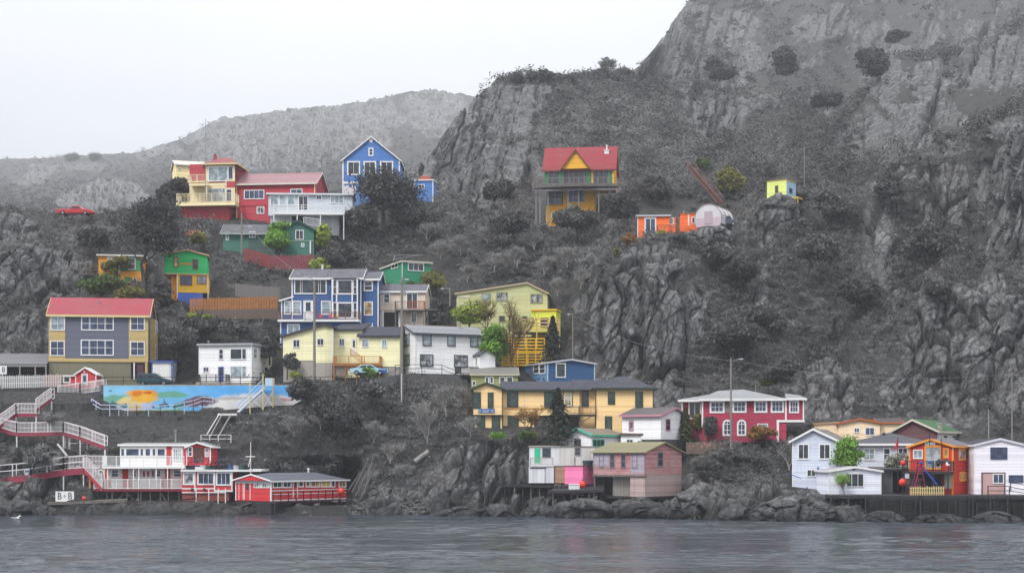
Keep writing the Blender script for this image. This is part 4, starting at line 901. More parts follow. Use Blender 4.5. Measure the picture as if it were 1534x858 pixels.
H.strip('green_panel', S('#2f8b55', 'green_panel', .2), 178, 384, 210, 406, H.fr(.6), .003, .04); H.strip('white_panel', S('#d8d2c2', 'white_panel'), 160, 384, 172, 398, H.fr(.6), .003, .04); H.strip('porch_post', WHITE, 177, 383, 180, 410, H.fr(.3), 0, .12)
H.box('lower_wall', og, H.X(181), H.X(217), 0, .59, -1.2, H.Z(407)); H.win(199, 416, 205, 426, glass=GBLUE); H.strip('green_panel', S('#2f8b55', 'green_panel', .2), 186, 415, 196, 422); H.win(192, 386, 203, 404, 1, 2, face=H.fr(.56), glass=GLASS)
H.deck(H.X(109), -.1, .8, 3, H.Z(411), M_DWOOD, M_WOOD, h=1.5, sp=2, balus=False, mid=1, posts=3, deep=2.5)
H.done()
# --- grey carport at the left edge
H = House('grey_carport', 'grey roofed open carport at the left edge beside the slate grey house', 'carport', -24, 566, 205, 3)
x1 = H.X(71); cg = S('#77767a', 'grey_shingle_roof', .3, rough=.85)
H.mb('roof', cg).hexa([(-.3, -.5, H.Z(546)), (x1, -.5, H.Z(546)), (x1, 5, H.Z(527)), (-.3, 5, H.Z(527))], [(-.3, -.5, H.Z(546) + .15), (x1, -.5, H.Z(546) + .15), (x1, 5, H.Z(527) + .15), (-.3, 5, H.Z(527) + .15)])
H.box('beam', S('#9a9a9b', 'grey_beam'), -.3, x1, -.45, -.25, H.Z(549), H.Z(546.2)); H.box('back_wall', M_DARKIN, -.3, x1, 4.6, 4.8, -1, H.Z(530))
for p_ in (-10, 30, 53, 69): H.box('post', S('#9a9a9b', 'grey_beam'), H.X(p_), H.X(p_) + .14, -.42, -.28, -1, H.Z(549) - .003)
H.found(M_DCONC, -.3, x1, -.5, 5, .02, 4)
H.done()
# --- little red hut
rr = S('#c82333', 'red_hut_siding', .18)
H = House('red_hut', 'little red hut with white trim and gabled porch at the head of the white walkway', 'hut', 94, 577, 201.5, 2)
x1 = H.X(145); H.shed(rr, 0, H.X(119), .6, 3, -.6, H.Z(562.5), H.Z(561), WHITE, .12, .1, fascia=WHITE); H.gable_y(rr, H.X(113), H.X(144), 0, 3, -.6, H.Z(560), H.Z(550.5, 128), WHITE, .15, .09, WHITE, xr=.47)
H.win(94.5, 563, 106, 573.5, face=H.fr(.6), tw=.17); H.door(122, 559.5, 131.5, 577, S('#9fb6c6', 'pale_blue_door'), tw=.13, pane=.3); H.corner(WHITE, H.X(113), H.X(144), 0, 3, -.6, H.Z(561), .1); H.strip('gable_lamp', WHITE, 125.5, 555.5, 127.5, 558, d1=.1)
H.found(M_DCONC, 0, x1, 0, 3, -.55)
H.done()
# --- striped awning behind the trees
mb = MB(); 
for k in range(4): mb.hexa([(k * .55, 0, 0), (k * .55 + .5, 0, 0), (k * .55 + .5, 1.8, .9), (k * .55, 1.8, .9)], [(k * .55, -.05, .12), (k * .55 + .5, -.05, .12), (k * .55 + .5, 1.75, 1.0), (k * .55, 1.75, 1.0)])
for k in (0, 2.1): mb.box(k, k + .08, 1.6, 1.7, -1.2, .85)
o = mb.build('awning', S('#e8735a', 'salmon_canvas'), None, P(278, 352, 247)); tag(o, 'salmon pink canvas awning among trees below the crimson house', 'awning')
# ================================================================== MIDDLE
# --- pale lime house
H = House('lime_house', 'pale lime yellow house with a broad low gable in the trees above the white house', 'house', 684, 494, 222, -4)
x1 = H.X(820); pl = S('#bcbd88', 'pale_lime_siding', .2)
H.gable_y(pl, 0, x1, 0, 8, -1, H.Z(440), H.Z(424, 792), S('#9b8f80', 'tan_roof'), .2, .12, S('#b9a98c', 'tan_trim'), xr=.78, zer=H.Z(440))
H.win(721.5, 439.5, 735.5, 453, 1, 1, glass=GPALE, trim=S('#8f9070', 'olive_trim')); H.win(743.5, 437.5, 760.5, 451, 3, 1, glass=GCURT, trim=S('#8f9070', 'olive_trim')); H.win(794.5, 440, 813, 454, 2, 1, glass=GCURT, trim=S('#8f9070', 'olive_trim')); H.win(747, 472.5, 757, 482, glass=GLASS, trim=S('#8f9070', 'olive_trim')); H.win(782, 473, 790, 482, glass=GLASS, trim=S('#8f9070', 'olive_trim'))
H.strip('corner_trim', S('#ddd7b8', 'pale_trim3'), 684, 441, 687, 494, d1=.05); H.strip('band_trim', S('#ddd7b8', 'pale_trim3'), 684, 442, 704, 446, d1=.05)
H.done()
yy = S('#d7da3c', 'lemon_boards', .18)
H = House('lemon_shed', 'small lemon yellow shed with a square window behind a spruce, above yellow stairs', 'shed', 796, 494, 217, -12)
x1 = H.X(833); H.shed(yy, 0, x1, 0, 3.6, -1, H.Z(465), H.Z(465), S('#e8c93a', 'yellow_roof'), .1, .14, fascia=S('#f2c028', 'amber_fascia')); H.win(809.5, 475.5, 822, 490, trim=S('#8f9038', 'olive_trim2')); H.found(M_DWOOD, 0, x1, 0, 3.6, -.9)
H.done()
ya = S('#efbe18', 'amber_yellow_paint', rough=.5, wear=.08)
root = empty('yellow_terrace', P(790, 545, 211.5)); tag(root, 'yellow painted stepped timber terrace with plank railings below the lemon shed', 'terrace')
def LP(px, py, Y): return P(px, py, Y) - root.location
for i, (a, b, yt, yb, Y) in enumerate(((770, 838, 478, 497, 215.5), (762, 816, 507, 525, 213.2), (752, 830, 529, 545, 211.2))):
    p = LP(a, yb, Y); q = LP(b, yb, Y); h = (yb - yt) / F * Y
    f = MB(); f.hexa([(p.x, p.y, p.z - .25), (q.x, q.y, q.z - .25), (q.x, q.y + 1.9, q.z - .25), (p.x, p.y + 1.9, p.z - .25)], [(p.x, p.y, p.z), (q.x, q.y, q.z), (q.x, q.y + 1.9, q.z), (p.x, p.y + 1.9, p.z)]); f.build('platform', M_DWOOD if i == 0 else ya, root)
    r = MB(); n = 4
    for k in range(n + 1):
        x = p.x + (q.x - p.x) * k / n; r.box(x - .08, x + .08, p.y - .08, p.y + .08, p.z - 2.2, p.z + h)
    for k in range(4): z = p.z + h * (.18 + .27 * k); r.box(p.x, q.x, p.y - .13, p.y - .083, z - .09, z + .09)
    r.build('railing', S('#cfa982', 'faded_pink_planks') if i == 0 else ya, root)
st = MB(); a = LP(752, 545, 211); b = LP(768, 522, 213)
for k in range(8):
    c = a.lerp(b, k / 8); st.box(c.x - .5, c.x + .5, c.y, c.y + .35, c.z, c.z + .07)
st.bar(a + Vector((-.5, 0, .5)), b + Vector((-.5, 0, .7)), .12); st.build('stair', ya, root)
# --- olive house
H = House('olive_house', 'low olive green house behind the orange lodge, left of the blue cabin', 'house', 706, 588, 204.5, 3)
x1 = H.X(776); ol = S('#8c8f55', 'olive_siding', .2)
H.gable_x(ol, 0, x1, 0, 6, -2, H.Z(561), H.Z(551, 740, 3), S('#7a7a76', 'grey_felt'), .15, .12, S('#c2bf9c', 'pale_olive_trim'))
for a, b in ((726.5, 732.5), (733.5, 739.5), (748, 757), (758.5, 768.5)): H.win(a, 564, b, 574.5, glass=GGREEN, tw=.12)
H.win(707, 570, 713, 578, glass=GGREEN)
H.done()
# --- blue cabin
H = House('blue_cabin', 'flat blue cabin with tall white framed window standing behind the orange lodge', 'house', 820, 580, 204.5, 22)
x1 = H.X(891); Lf = H.left(0); yb = max(4, min(8, -Lf.az(774, 556)[0])); ze = H.Z(543)
db = S('#25507f', 'deep_blue_clapboard', .15)
H.gable_y(db, 0, x1, 0, yb, -2, ze, H.Z(538.5, 855), S('#9a9ca0', 'grey_roof_edge'), .15, .1, S('#c9ccd0', 'pale_trim4')); H.corner(S('#c9d3dc', 'pale_trim5'), 0, x1, 0, yb, -2, ze, .12, which='lr')
o = MB(); Lf.slab(o, -yb, -.02, -2, ze - .1, .003, .03); o.build('wall', S('#5583ab', 'mid_blue_clapboard', .15), H.o)
H.win(832.5, 543.5, 847.5, 565.5, glass=GGREEN, tw=.14); H.win(831, 572, 844, 579, glass=GPALE); f_ = Face(H, (-.03, 0, 0), (0, -1, 0), (-1, 0, 0)); H.win(799, 544.5, 807.6, 560, 1, 2, face=f_, tw=.14); H.win(808.2, 544.5, 817, 560, 1, 2, face=f_, tw=.14); H.win(775.5, 547, 779, 568, face=f_, glass=GPALE); H.vent(1, 3, ze, ze + 1.1, .12)
H.done()
# --- orange lodge
ow = S('#f4cb90', 'apricot_siding', .22); tg = S('#2d3f33', 'dark_green_trim2')
H = House('apricot_lodge', 'long apricot coloured lodge with dark green trim and grey blue roof on the cliff top', 'lodge', 708, 621, 191.5, 0)
x1 = H.X(753); zl = H.Z(654)
H.gable_y(ow, 0, x1, 0, 9, .02, H.Z(582.5), H.Z(574, 728), SH_DARK, .22, .14, tg, xr=.45)
H.box('lower_wall', ow, H.X(711), x1 - .02, .25, 9, zl - .5, 0); H.box('floor_band', tg, -.05, x1 + .02, -.06, .3, -.1, .018)
xw = H.X(868, 1.2); fw = H.fr(1.0)
H.gable_x(ow, x1 + .01, xw, 1.0, 9, H.Z(622, 800, 1), H.Z(584, 800, 1), H.Z(572.5, 800, 5), SH_DARK, .3, .14, tg); H.box('lower_wall', ow, x1 + .01, H.X(800, 1), 1.1, 8, H.Z(642, 775, 1), H.Z(622, 775, 1) - .01); H.box('foundation', M_DCONC, H.X(797, 1), xw, 1.4, 8, H.Z(645, 830, 1), H.Z(622, 830, 1) - .01)
H.box('foundation', M_CONC, x1 + .01, H.X(797, 1) - .02, 1.12, 7, H.Z(648, 775, 1), H.Z(642, 775, 1) - .01)
xr0, xr1 = H.X(892, -.6), H.X(979, -.6); fr_ = H.fr(-.6)
H.box('wall', ow, H.X(866, 1.5), xr0 + .1, 1.6, 9, H.Z(640, 880, 1), H.Z(583, 880, 1)); H.hip(ow, xr0, xr1, -.6, 8.5, H.Z(650, 930), H.Z(582.5, 930, -.6), H.Z(564, 920, 4), SH_DARK, 3.4, .4, .14, tg)
H.mb('roof', SH_DARK).prism([(.9, H.Z(582.5, 880, -.6)), (9, H.Z(582.5, 880, -.6)), (5, H.Z(568, 880, 4))], 'x', H.X(858, 1), xr0 + 1.5)
H.corner(tg, 0, x1, 0, 9, 0, H.Z(583), .09, which='lr'); H.corner(tg, xr0, xr1, -.6, 8, H.Z(648, 930), H.Z(583, 930), .1, which='lr'); H.strip('corner_trim', tg, 752, 622, 754, 652, H.fr(.24), .003, .06); H.strip('band_trim', S('#d9a257', 'apricot_band'), 754, 611, 830, 613, fw, .003, .05)
for q in ((708.8, 587, 720.5, 611.5), (730.5, 587.5, 739.5, 611)): H.win(*q, glass=GGREEN, trim=tg, tw=.1)
for q in ((714.5, 623, 727, 642), (736.5, 623, 749.5, 642)): H.win(*q, glass=GGREEN, trim=tg, tw=.1, face=H.fr(.25))
for q in ((759.5, 585.5, 776.5, 610), (815, 586.5, 832, 611.5)): H.win(*q, glass=GGREEN, trim=tg, tw=.1, face=fw)
H.win(760.5, 622, 777, 638.5, 2, 1, glass=GGREEN, trim=tg, face=H.fr(1.1), tw=.1)
H.win(844.5, 587.5, 857, 609, 3, 4, glass=GCURT, face=fw, trim=S('#dcd0a8', 'ivory_trim'), tw=.2); H.strip('door_frame', tg, 843.5, 586, 844.6, 609, fw, .003, .05); H.strip('door_frame', tg, 857, 586, 858.2, 609, fw, .003, .05)
H.win(871.5, 585, 882, 609, glass=GGREEN, trim=tg, tw=.1, face=H.fr(1.6)); H.win(910.5, 586, 921.5, 605.5, glass=GGREEN, trim=tg, tw=.1, face=fr_); H.win(951.5, 586.5, 963.5, 611, 1, 2, glass=GGREEN, trim=tg, tw=.1, face=fr_); H.win(906, 623, 917, 644, glass=GGREEN, trim=tg, tw=.1, face=fr_)
H.deck(H.X(842, -.8), H.X(893, -.8), -.8, .98, H.Z(620, 866, -.8), M_DWOOD, M_DWOOD, h=.95, sp=.16, th=.25, sides='fl'); H.box('deck_post', M_WOOD, H.X(867.5, -.4), H.X(869.5, -.4), -.5, -.35, H.Z(650, 868), H.Z(622.5, 868)); H.mb('deck_post', M_WOOD).bar((H.X(869), -.42, H.Z(634, 868)), (H.X(886), -.42, H.Z(623, 886)), .1)
sg = MB(); H.front.slab(sg, H.front.az(716.5, 614)[0], H.front.az(741, 614)[0], H.Z(618.3, 728), H.Z(611.7, 728), .01, .07); so = sg.build('name_board', S('#2f62a8', 'blue_sign'), H.o)
marks(so, H.front, 717.3, 740.2, 612.5, 617.4, H, S('#dfe8f5', 'white_lettering'), [2, 6, 3], 2)
H.done()
# --- white shed with pink trim
pk = S('#c98a9c', 'dusty_pink_trim')
H = House('white_cottage', 'small white cottage with dusty pink window frames and purple brown roof under the lodge', 'cottage', 932, 652, 187.5, -36)
x1 = H.X(990); y1 = max(3.5, min(8, H.YS(1030, x1))); ww2 = S('#ebebee', 'white_clapboard_fresh', .16)
H.gable_x(ww2, 0, x1, 0, y1, -.5, H.Z(622, 960), H.Z(611, 1012, 2.5), S('#5d595c', 'plum_roof'), .3, .14, pk); H.found(M_DCONC, 0, x1, 0, y1, -.4)
H.win(942, 629, 949.5, 645, 1, 2, trim=pk, glass=GCURT); H.win(997, 627, 1004, 645, 1, 2, trim=pk, glass=GLASS, face=H.right(x1))
H.done()
# --- aqua trimmed cottage
aq = S('#4cbfa0', 'aqua_trim')
H = House('aqua_trim_cottage', 'white cottage with aqua green barge boards between the lodge and the weathered shed', 'cottage', 848, 688, 185.5, -40)
x1 = H.X(886); y1 = max(4, min(9, H.YS(930, x1)))
H.gable_y(ww2, 0, x1, 0, y1, -.5, H.Z(651, 850), H.Z(642, 863), S('#7d7468', 'brown_grey_roof'), .3, .12, aq, xr=.45)
H.win(860.5, 657, 870.5, 672, 1, 2, trim=S('#6b6673', 'grey_trim2')); fr_ = H.right(x1); H.win(887.5, 657.5, 905.5, 669, 3, 1, trim=aq, glass=GGREEN, face=fr_); H.win(849.2, 659, 852, 668, face=H.front, glass=GLASS, tw=.05)
H.done()
H = House('white_annexe', 'low white annexe with flat brown roof tucked behind the weathered pink shed', 'annexe', 930, 676, 186.5, -12)
x1 = H.X(994); H.shed(ww2, 0, x1, 0, 4, -.5, H.Z(650.5), H.Z(646), S('#6f5f66', 'plum_roof2'), .15, .12, fascia=S('#6b5a55', 'brown_fascia')); H.win(938, 657, 949, 666, 2, 1); H.win(954, 659, 962, 668, glass=GBLUE); H.win(978, 655, 989, 664, 2, 1, trim=S('#b4475a', 'red_trim3'), glass=GLASS)
H.done()
# --- white shack on stilts
H = House('white_shack', 'white flat roofed stilt shack with an aqua door and small balcony on the rock edge', 'shack', 792, 723, 180.5, -4)
xm = H.X(836); x1 = H.X(891); zt = H.Z(669); zm = H.Z(697); wb = S('#e4e5ea', 'white_weathered_boards', .5, vert=True, wear=.1); gd = S('#d8d7d2', 'stained_white_boards', .6, vert=True, wear=.22)
H.box('lower_wall', wb, 0, H.X(829.5), 0, 4, 0, zm - .1); H.shed(wb, 0, xm, .9, 5, zm - .05, zt, zt + .1, S('#9c9990', 'roof_edge'), .12, .1); H.shed(gd, xm + .01, x1, .5, 5, zm - .05, zt + .02, zt, S('#8a857c', 'roof_edge2'), .1, .08)
fb = H.fr(.9); H.door(799.5, 670, 810.5, 693, S('#2cc493', 'aqua_door'), face=fb, trim=None); H.win(812.5, 670.5, 825, 684.5, face=fb, trim=S('#51605f', 'dark_teal_trim'), tw=.08)
H.deck(H.X(794, -.1), H.X(829), -.1, .88, zm + .06, wb, S('#a29284', 'weathered_rail'), h=.85, sp=.12, th=.15, sides='f'); f5 = H.fr(.5); H.win(860.5, 669.5, 870, 682, 1, 2, face=f5, trim=S('#8a8580', 'grey_trim3'))
H.mb('hinge_bar', M_DCONC).box(H.X(794), H.X(818), -.05, -.003, zm - .35, zm - .2); H.mb('pipe', M_DCONC).box(H.X(860), H.X(861), .4, .49, zm, H.Z(684)); H.box('corner_trim', M_GMET, H.X(816), H.X(817), -.03, -.002, 0, zm - .12)
H.strip('brown_panel', S('#9c7a63', 'rusty_brown_panel', .3), 830.5, 699, 847, 723, H.fr(.3), .0, .08)
H.done()
H = House('pink_shed', 'bright bubblegum pink shed on the wharf between white shack and weathered shed', 'shed', 846, 725, 180.4, -32)
x1 = H.X(873); y1 = max(2.5, min(5, H.YS(890, x1))); H.shed(S('#ef7cae', 'bubblegum_pink', .4), 0, x1, 0, y1, 0, H.Z(698), H.Z(697), S('#8d5a6c', 'pink_roof'), .05, .08)
H.done()
mb = MB(); mb.tube([(0, 0, 0), (0, 0, .55)], [.55, .62], 12); mb.tube([(0, 0, .56), (0, 0, .66)], [.66, .6], 12)
o = mb.build('water_tank', S('#2f4a52', 'dark_teal_plastic'), None, P(880.5, 697.5, 180.6)); tag(o, 'dark teal tub on a ledge above the pink shed wall', 'tub')
mb = MB(); mb.box(-.9, .9, -.5, .9, -.14, 0); o = mb.build('ledge', M_DWOOD, None, P(880.5, 697.8, 180.6)); tag(o, 'dark timber ledge carrying a teal tub beside the weathered shed', 'ledge')
# --- weathered shed
H = House('weathered_shed', 'weathered faded pink fishing shed with mossy roof and bare boards on stilts at the water', 'shed', 889, 742, 178.5, -40)
x1 = H.X(966); y1 = max(5, min(9, H.YS(1021, x1))); zmid = H.Z(711, 930); ze = H.Z(677, 920); zr = H.Z(663, 992, 3)
m, t, b = mat('faded_pink_boards'); b.inputs['Roughness'].default_value = .85
co = N(t, 'ShaderNodeTexCoord'); sp = N(t, 'ShaderNodeSeparateXYZ'); L(t, co.outputs['Object'], sp.inputs[0])
mp = N(t, 'ShaderNodeMapping'); mp.inputs['Scale'].default_value = (.9, .9, 5); L(t, co.outputs['Object'], mp.inputs[0])
n1 = N(t, 'ShaderNodeTexNoise', i_Scale=.8, i_Detail=7.0, i_Roughness=.7); L(t, mp.outputs[0], n1.inputs['Vector']); n2 = N(t, 'ShaderNodeTexNoise', i_Scale=.35, i_Detail=3.0); L(t, co.outputs['Object'], n2.inputs['Vector'])
f1 = N(t, 'ShaderNodeMapRange'); f1.inputs[1].default_value = .42; f1.inputs[2].default_value = .6; L(t, n1.outputs[0], f1.inputs[0]); f2 = N(t, 'ShaderNodeMapRange'); f2.inputs[1].default_value = .4; f2.inputs[2].default_value = .62; L(t, n2.outputs[0], f2.inputs[0])
c = mixc(t, f1.outputs[0], lin('#c08488'), lin('#a06c6c')); c = mixc(t, math_n(t, 'MULTIPLY', f2.outputs[0], .6), c, lin('#a69894'))
fl = math_n(t, 'DIVIDE', sp.outputs['Z'], .26); frn = math_n(t, 'FRACT', fl); wn = N(t, 'ShaderNodeTexWhiteNoise', noise_dimensions='1D'); L(t, math_n(t, 'FLOOR', fl), wn.inputs['W'])
v = N(t, 'ShaderNodeMapRange'); v.inputs[3].default_value = .8; v.inputs[4].default_value = 1.12; L(t, wn.outputs[0], v.inputs[0]); hv = N(t, 'ShaderNodeHueSaturation'); L(t, v.outputs[0], hv.inputs['Value']); L(t, c, hv.inputs['Color']); L(t, hv.outputs[0], b.inputs['Base Color'])
bp = N(t, 'ShaderNodeBump'); bp.inputs['Strength'].default_value = 1; bp.inputs['Distance'].default_value = .06; L(t, math_n(t, 'SUBTRACT', 1.0, frn), bp.inputs['Height']); L(t, bp.outputs[0], b.inputs['Normal'])
FP = m; lil = S('#a298a8', 'faded_lilac_boards', .28, wear=.2); moss = S('#8a8567', 'mossy_shingles', .2, rough=.9, wear=.25)
H.gable_x(FP, 0, x1, 0, y1, zmid, ze, zr, moss, .3, .12); H.box('lower_wall', S('#aa9492', 'bare_grey_boards', .28, wear=.25), x1 * .72, x1 - .02, .02, y1 - .02, 0, zmid - .01); H.box('back_wall', M_DARKIN, 0, x1 * .72, 2.2, y1, 0, zmid - .01)
H.strip('lilac_panel', lil, 889, 679, 912, 698, d1=.02); H.strip('lilac_panel', lil, 945, 680, 966, 709, d1=.02)
H.box('boarded_wall', S('#9b948e', 'vertical_grey_boards', .22, vert=True, wear=.25), H.X(918, .8), H.X(956, .8), .8, .9, 0, zmid - .02); H.box('red_board_panel', S('#b0525a', 'faded_red_boards', .3, vert=True, wear=.2), H.X(956.5, .3), x1 * .72, .3, .4, 0, zmid - .02); H.box('sill_beam', M_WOOD, -.1, x1 + .1, -.08, .25, zmid - .22, zmid - .012)
H.box('corner_post', M_WOOD, .05, .22, .02, .2, -.3, zmid - .23)
gt = S('#8d8288', 'grey_window_trim', wear=.2)
for a, b in ((897.5, 905), (913.5, 921.5), (930, 938), (946.5, 955)): H.win(a, 679, b, 701, 1, 2, trim=gt, tw=.12, glass=GLASS)
H.win(984.5, 676, 993.5, 699, 1, 2, trim=gt, tw=.16, face=H.right(x1)); H.corner(gt, 0, x1, 0, y1, zmid, ze, .1, which='lr')
H.box('floor', M_DWOOD, -.3, x1 + .3, -.6, y1 + .2, -.25, -.01)
for k in range(6): H.box('stilt', M_DWOOD, x1 * k / 5 - .09, x1 * k / 5 + .09, -.3, -.12, -4, -.252)
for k in range(4): H.box('stilt', M_DWOOD, x1 - .09, x1 + .09, y1 * k / 4 + .5, y1 * k / 4 + .68, -4, -.252)
H.done()
# --- wharf stages
def wharf(name, label, pts, th=.3, posts=(), top=M_DWOOD, deep=5, dark=False):
    """pts: floor outline as world points (closed); posts: indices along the front"""
    c = sum((Vector(p) for p in pts), Vector()) / len(pts); root = empty(name, c); tag(root, label, 'wharf')
    q = [Vector(p) - c for p in pts]; mb = MB(); n = len(q); k = len(mb.v); mb.v += [tuple(p - Vector((0, 0, th))) for p in q] + [tuple(p) for p in q]
    mb.f += [tuple(range(k + n - 1, k - 1, -1)), tuple(range(k + n, k + 2 * n))] + [(k + i, k + (i + 1) % n, k + n + (i + 1) % n, k + n + i) for i in range(n)]
    mb.build('planking', top, root); random.seed(len(label))
    for p in posts:
        b = MB(); w0 = Vector(p) - c; b.tube([w0 + Vector((random.uniform(-.12, .12), random.uniform(-.1, .1), -deep)), w0 - Vector((0, 0, th * .4))], [.12, .1], 6); b.build('pile', M_WOOD if (random.random() < .5 and not dark) else M_DWOOD, root)
    return root
def front_posts(px0, px1, n, py, Y): return [P(px0 + (px1 - px0) * i / (n - 1) + random.uniform(-1.5, 1.5), py, Y + random.uniform(0, .6)) for i in range(n)]
wharf('wharf', 'dark stilted wharf under the white shack on the cliff edge', [P(754, 724, 179.3), P(838, 726, 179.3), P(838, 726, 184), P(754, 724, 184)], .35, front_posts(757, 836, 7, 726, 179.4))
wharf('wharf', 'low dark wharf on thin poles in front of the bubblegum pink shed', [P(822, 735, 175.5), P(905, 733, 175.5), P(905, 726, 181), P(835, 727, 181)], .3, front_posts(828, 900, 9, 736, 175.7))
# --- chalet
cy = S('#e9ab1f', 'golden_yellow_boards', .2); cgn = S('#2f7f55', 'chalet_green'); crf = S('#96323c', 'chalet_red_roof', .25, rough=.7, wear=.2)
H = House('chalet', 'golden yellow chalet with steep red roof and green shutters on tall stilts against the cliff', 'house', 816, 341, 256, -7)
x1 = H.X(920); zd = H.Z(279, 865); ze = H.Z(253, 865); zr = H.Z(222, 865, 4)
H.gable_x(cy, 0, x1, 0, 8, zd, ze, zr, crf, .35, .14, S('#7a3b3c', 'dark_red_edge'))
xa, xb = H.X(842, -.8), H.X(882, -.8); xm_ = H.X(862, -.8)
H.gable_y(cy, xa, xb, -.8, 3.5, ze - .1, ze, H.Z(225, 862, -.8), crf, .28, .12, S('#6b4a28', 'brown_bargeboard'))
H.strip('dark_glazing', S('#4b474d', 'shaded_wall'), 816, 253, 918, 279, d1=.01)  # dark strip over the upper wall, shade put into its colour
for a, b, n in ((821, 838, 2), (843, 876, 4), (889, 912, 3)): H.win(a, 253.5, b, 276.5, n, 1, trim=S('#7f7f86', 'grey_trim5'), glass=GLASS)
for a, b in ((815.6, 820.5), (838, 843), (878, 885), (912, 917)): H.strip('shutter', cgn, a, 253, b, 279, d1=.07)
H.strip('yellow_post', cy, 886, 253, 888.5, 279, d1=.09); H.strip('yellow_post', cy, 917.3, 253, 920, 279, d1=.09)
dk = H.mb('deck', M_WOOD); pr_ = [(H.X(796, -1), .5), (H.X(800, -2), -1.6), (H.X(840, -3), -2.6), (H.X(880, -3), -2.6), (H.X(925, -2), -1.6), (H.X(934, -1), .5)]
dk.prism(pr_, 'z', zd - .45, zd)
r = H.mb('railing', S('#8b7d77', 'worn_rail'))
for (a, b), (c_, d_) in zip(pr_[:-1], pr_[1:]): rail(r, (a, b, zd), (c_, d_, zd), 1.0, .3, 1.6)
for px_ in (803, 809, 821, 851, 867, 897, 913, 928): x = H.X(px_, -1.4); H.mb('stilt', S('#85848a', 'grey_stilt')).box(x - .09, x + .09, -1.5, -1.3, -5, zd - .46)
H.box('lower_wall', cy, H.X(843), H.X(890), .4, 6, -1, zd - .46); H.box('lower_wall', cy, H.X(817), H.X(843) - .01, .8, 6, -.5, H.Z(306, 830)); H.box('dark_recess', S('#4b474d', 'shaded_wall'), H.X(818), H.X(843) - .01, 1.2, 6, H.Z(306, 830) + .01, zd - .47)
H.win(821, 284.5, 842, 306, 2, 1, face=H.fr(1.2), glass=GBLUE, trim=S('#9a9aa2', 'grey_trim6')); H.win(849, 284.5, 876, 303, 3, 1, face=H.fr(.4), glass=GBLUE, trim=S('#9a9aa2', 'grey_trim6')); H.win(826, 318, 834, 328, face=H.fr(.8))
H.chimney(WHITE, H.X(909, 3), 3, H.Z(232, 909, 3), H.Z(226, 909, 3), .8); H.vent(H.X(909, 3), 3, H.Z(226, 909, 3), H.Z(219, 909, 3), .1, WHITE)
H.strip('floor_beam', S('#6f6a70', 'dark_beam'), 798, 283, 932, 286, H.fr(-1.9), 0, .1)
H.done()
# --- orange cabins, hoop house
orr = S('#f26a1d', 'bright_orange_boards', .25)
H = House('orange_cabin', 'bright orange flat roofed cabin with glass door on the ledge below the chalet', 'cabin', 955, 351, 241, -4)
x1 = H.X(1003); H.shed(orr, 0, x1, 0, 4, -.8, H.Z(324), H.Z(323), S('#b9bcc2', 'pale_roof4'), .2, .15, fascia=S('#c5c9d0', 'pale_trim7')); H.door(965.5, 325.5, 983, 351, WHITE, tw=.12); H.strip('sliding_pane', GBLUE, 967.5, 328, 974, 350, d0=.035, d1=.05); H.strip('sliding_pane', GBLUE, 975, 328, 981, 350, d0=.035, d1=.05); H.win(1000.2, 326, 1009, 337, trim=WHITE, glass=GPALE, face=H.fr(.3)); H.corner(WHITE, 0, x1, 0, 4, -.8, H.Z(325), .1, which='l'); H.box('wall', orr, x1 + .01, H.X(1012), .3, 4, -.8, H.Z(326))
H.deck(H.X(984), H.X(1017), -1.5, -.05, -.1, M_DWOOD, S('#9c4a30', 'rust_rail'), h=1.3, sp=.2, posts=3)
H.done()
H = House('orange_annexe', 'small orange annexe with flat roof beside the white hoop greenhouse', 'cabin', 1019, 338, 246, -4)
x1 = H.X(1046); H.shed(orr, 0, x1, 0, 3, -1, H.Z(321), H.Z(320), S('#c96a3e', 'rusty_roof'), .1, .12); H.strip('door', WHITE, 1030.5, 322, 1032.5, 338); H.win(1036, 325, 1041, 335, glass=GLASS); H.vent(.6, 1, H.Z(321), H.Z(316))
H.done()
root = empty('hoop_greenhouse', P(1041, 337, 243), R(-28)); tag(root, 'white plastic hoop greenhouse with rounded roof on the rocky ledge', 'greenhouse')
prof = [(math.cos(math.pi * k / 14), math.sin(math.pi * k / 14)) for k in range(15)]
rr_ = 2.2; mb = MB(); mb.prism([(2.2 + rr_ * c, (1.0 if abs(c) < 1 else 0) + 2.1 * s) if True else 0 for c, s in prof], 'y', .02, 5.6)
mb.build('cover', S('#d6d3d8', 'milky_plastic', rough=.4, wear=.1), root)
mb = MB()
for yv in (0, 2, 4, 5.62):
    pts = [(2.2 + (rr_ + .04) * c, yv, 1.0 + 2.14 * s) for c, s in prof]; mb.tube(pts, .07, 5)
    for xx in (0, 4.4): mb.box(xx - .05, xx + .05, yv - .05, yv + .05, -.5, 1.0)
mb.build('hoop', S('#8d8488', 'grey_hoop'), root)
mb = MB(); mb.box(1.6, 2.9, -.06, -.01, 0, 2.0); mb.build('door', S('#b9a6ae', 'pinkish_door'), root); mb = MB(); mb.box(.2, 4.2, .005, .015, -.4, 1.0); mb.build('end_wall', S('#c9b4bd', 'pinkish_sheet'), root)
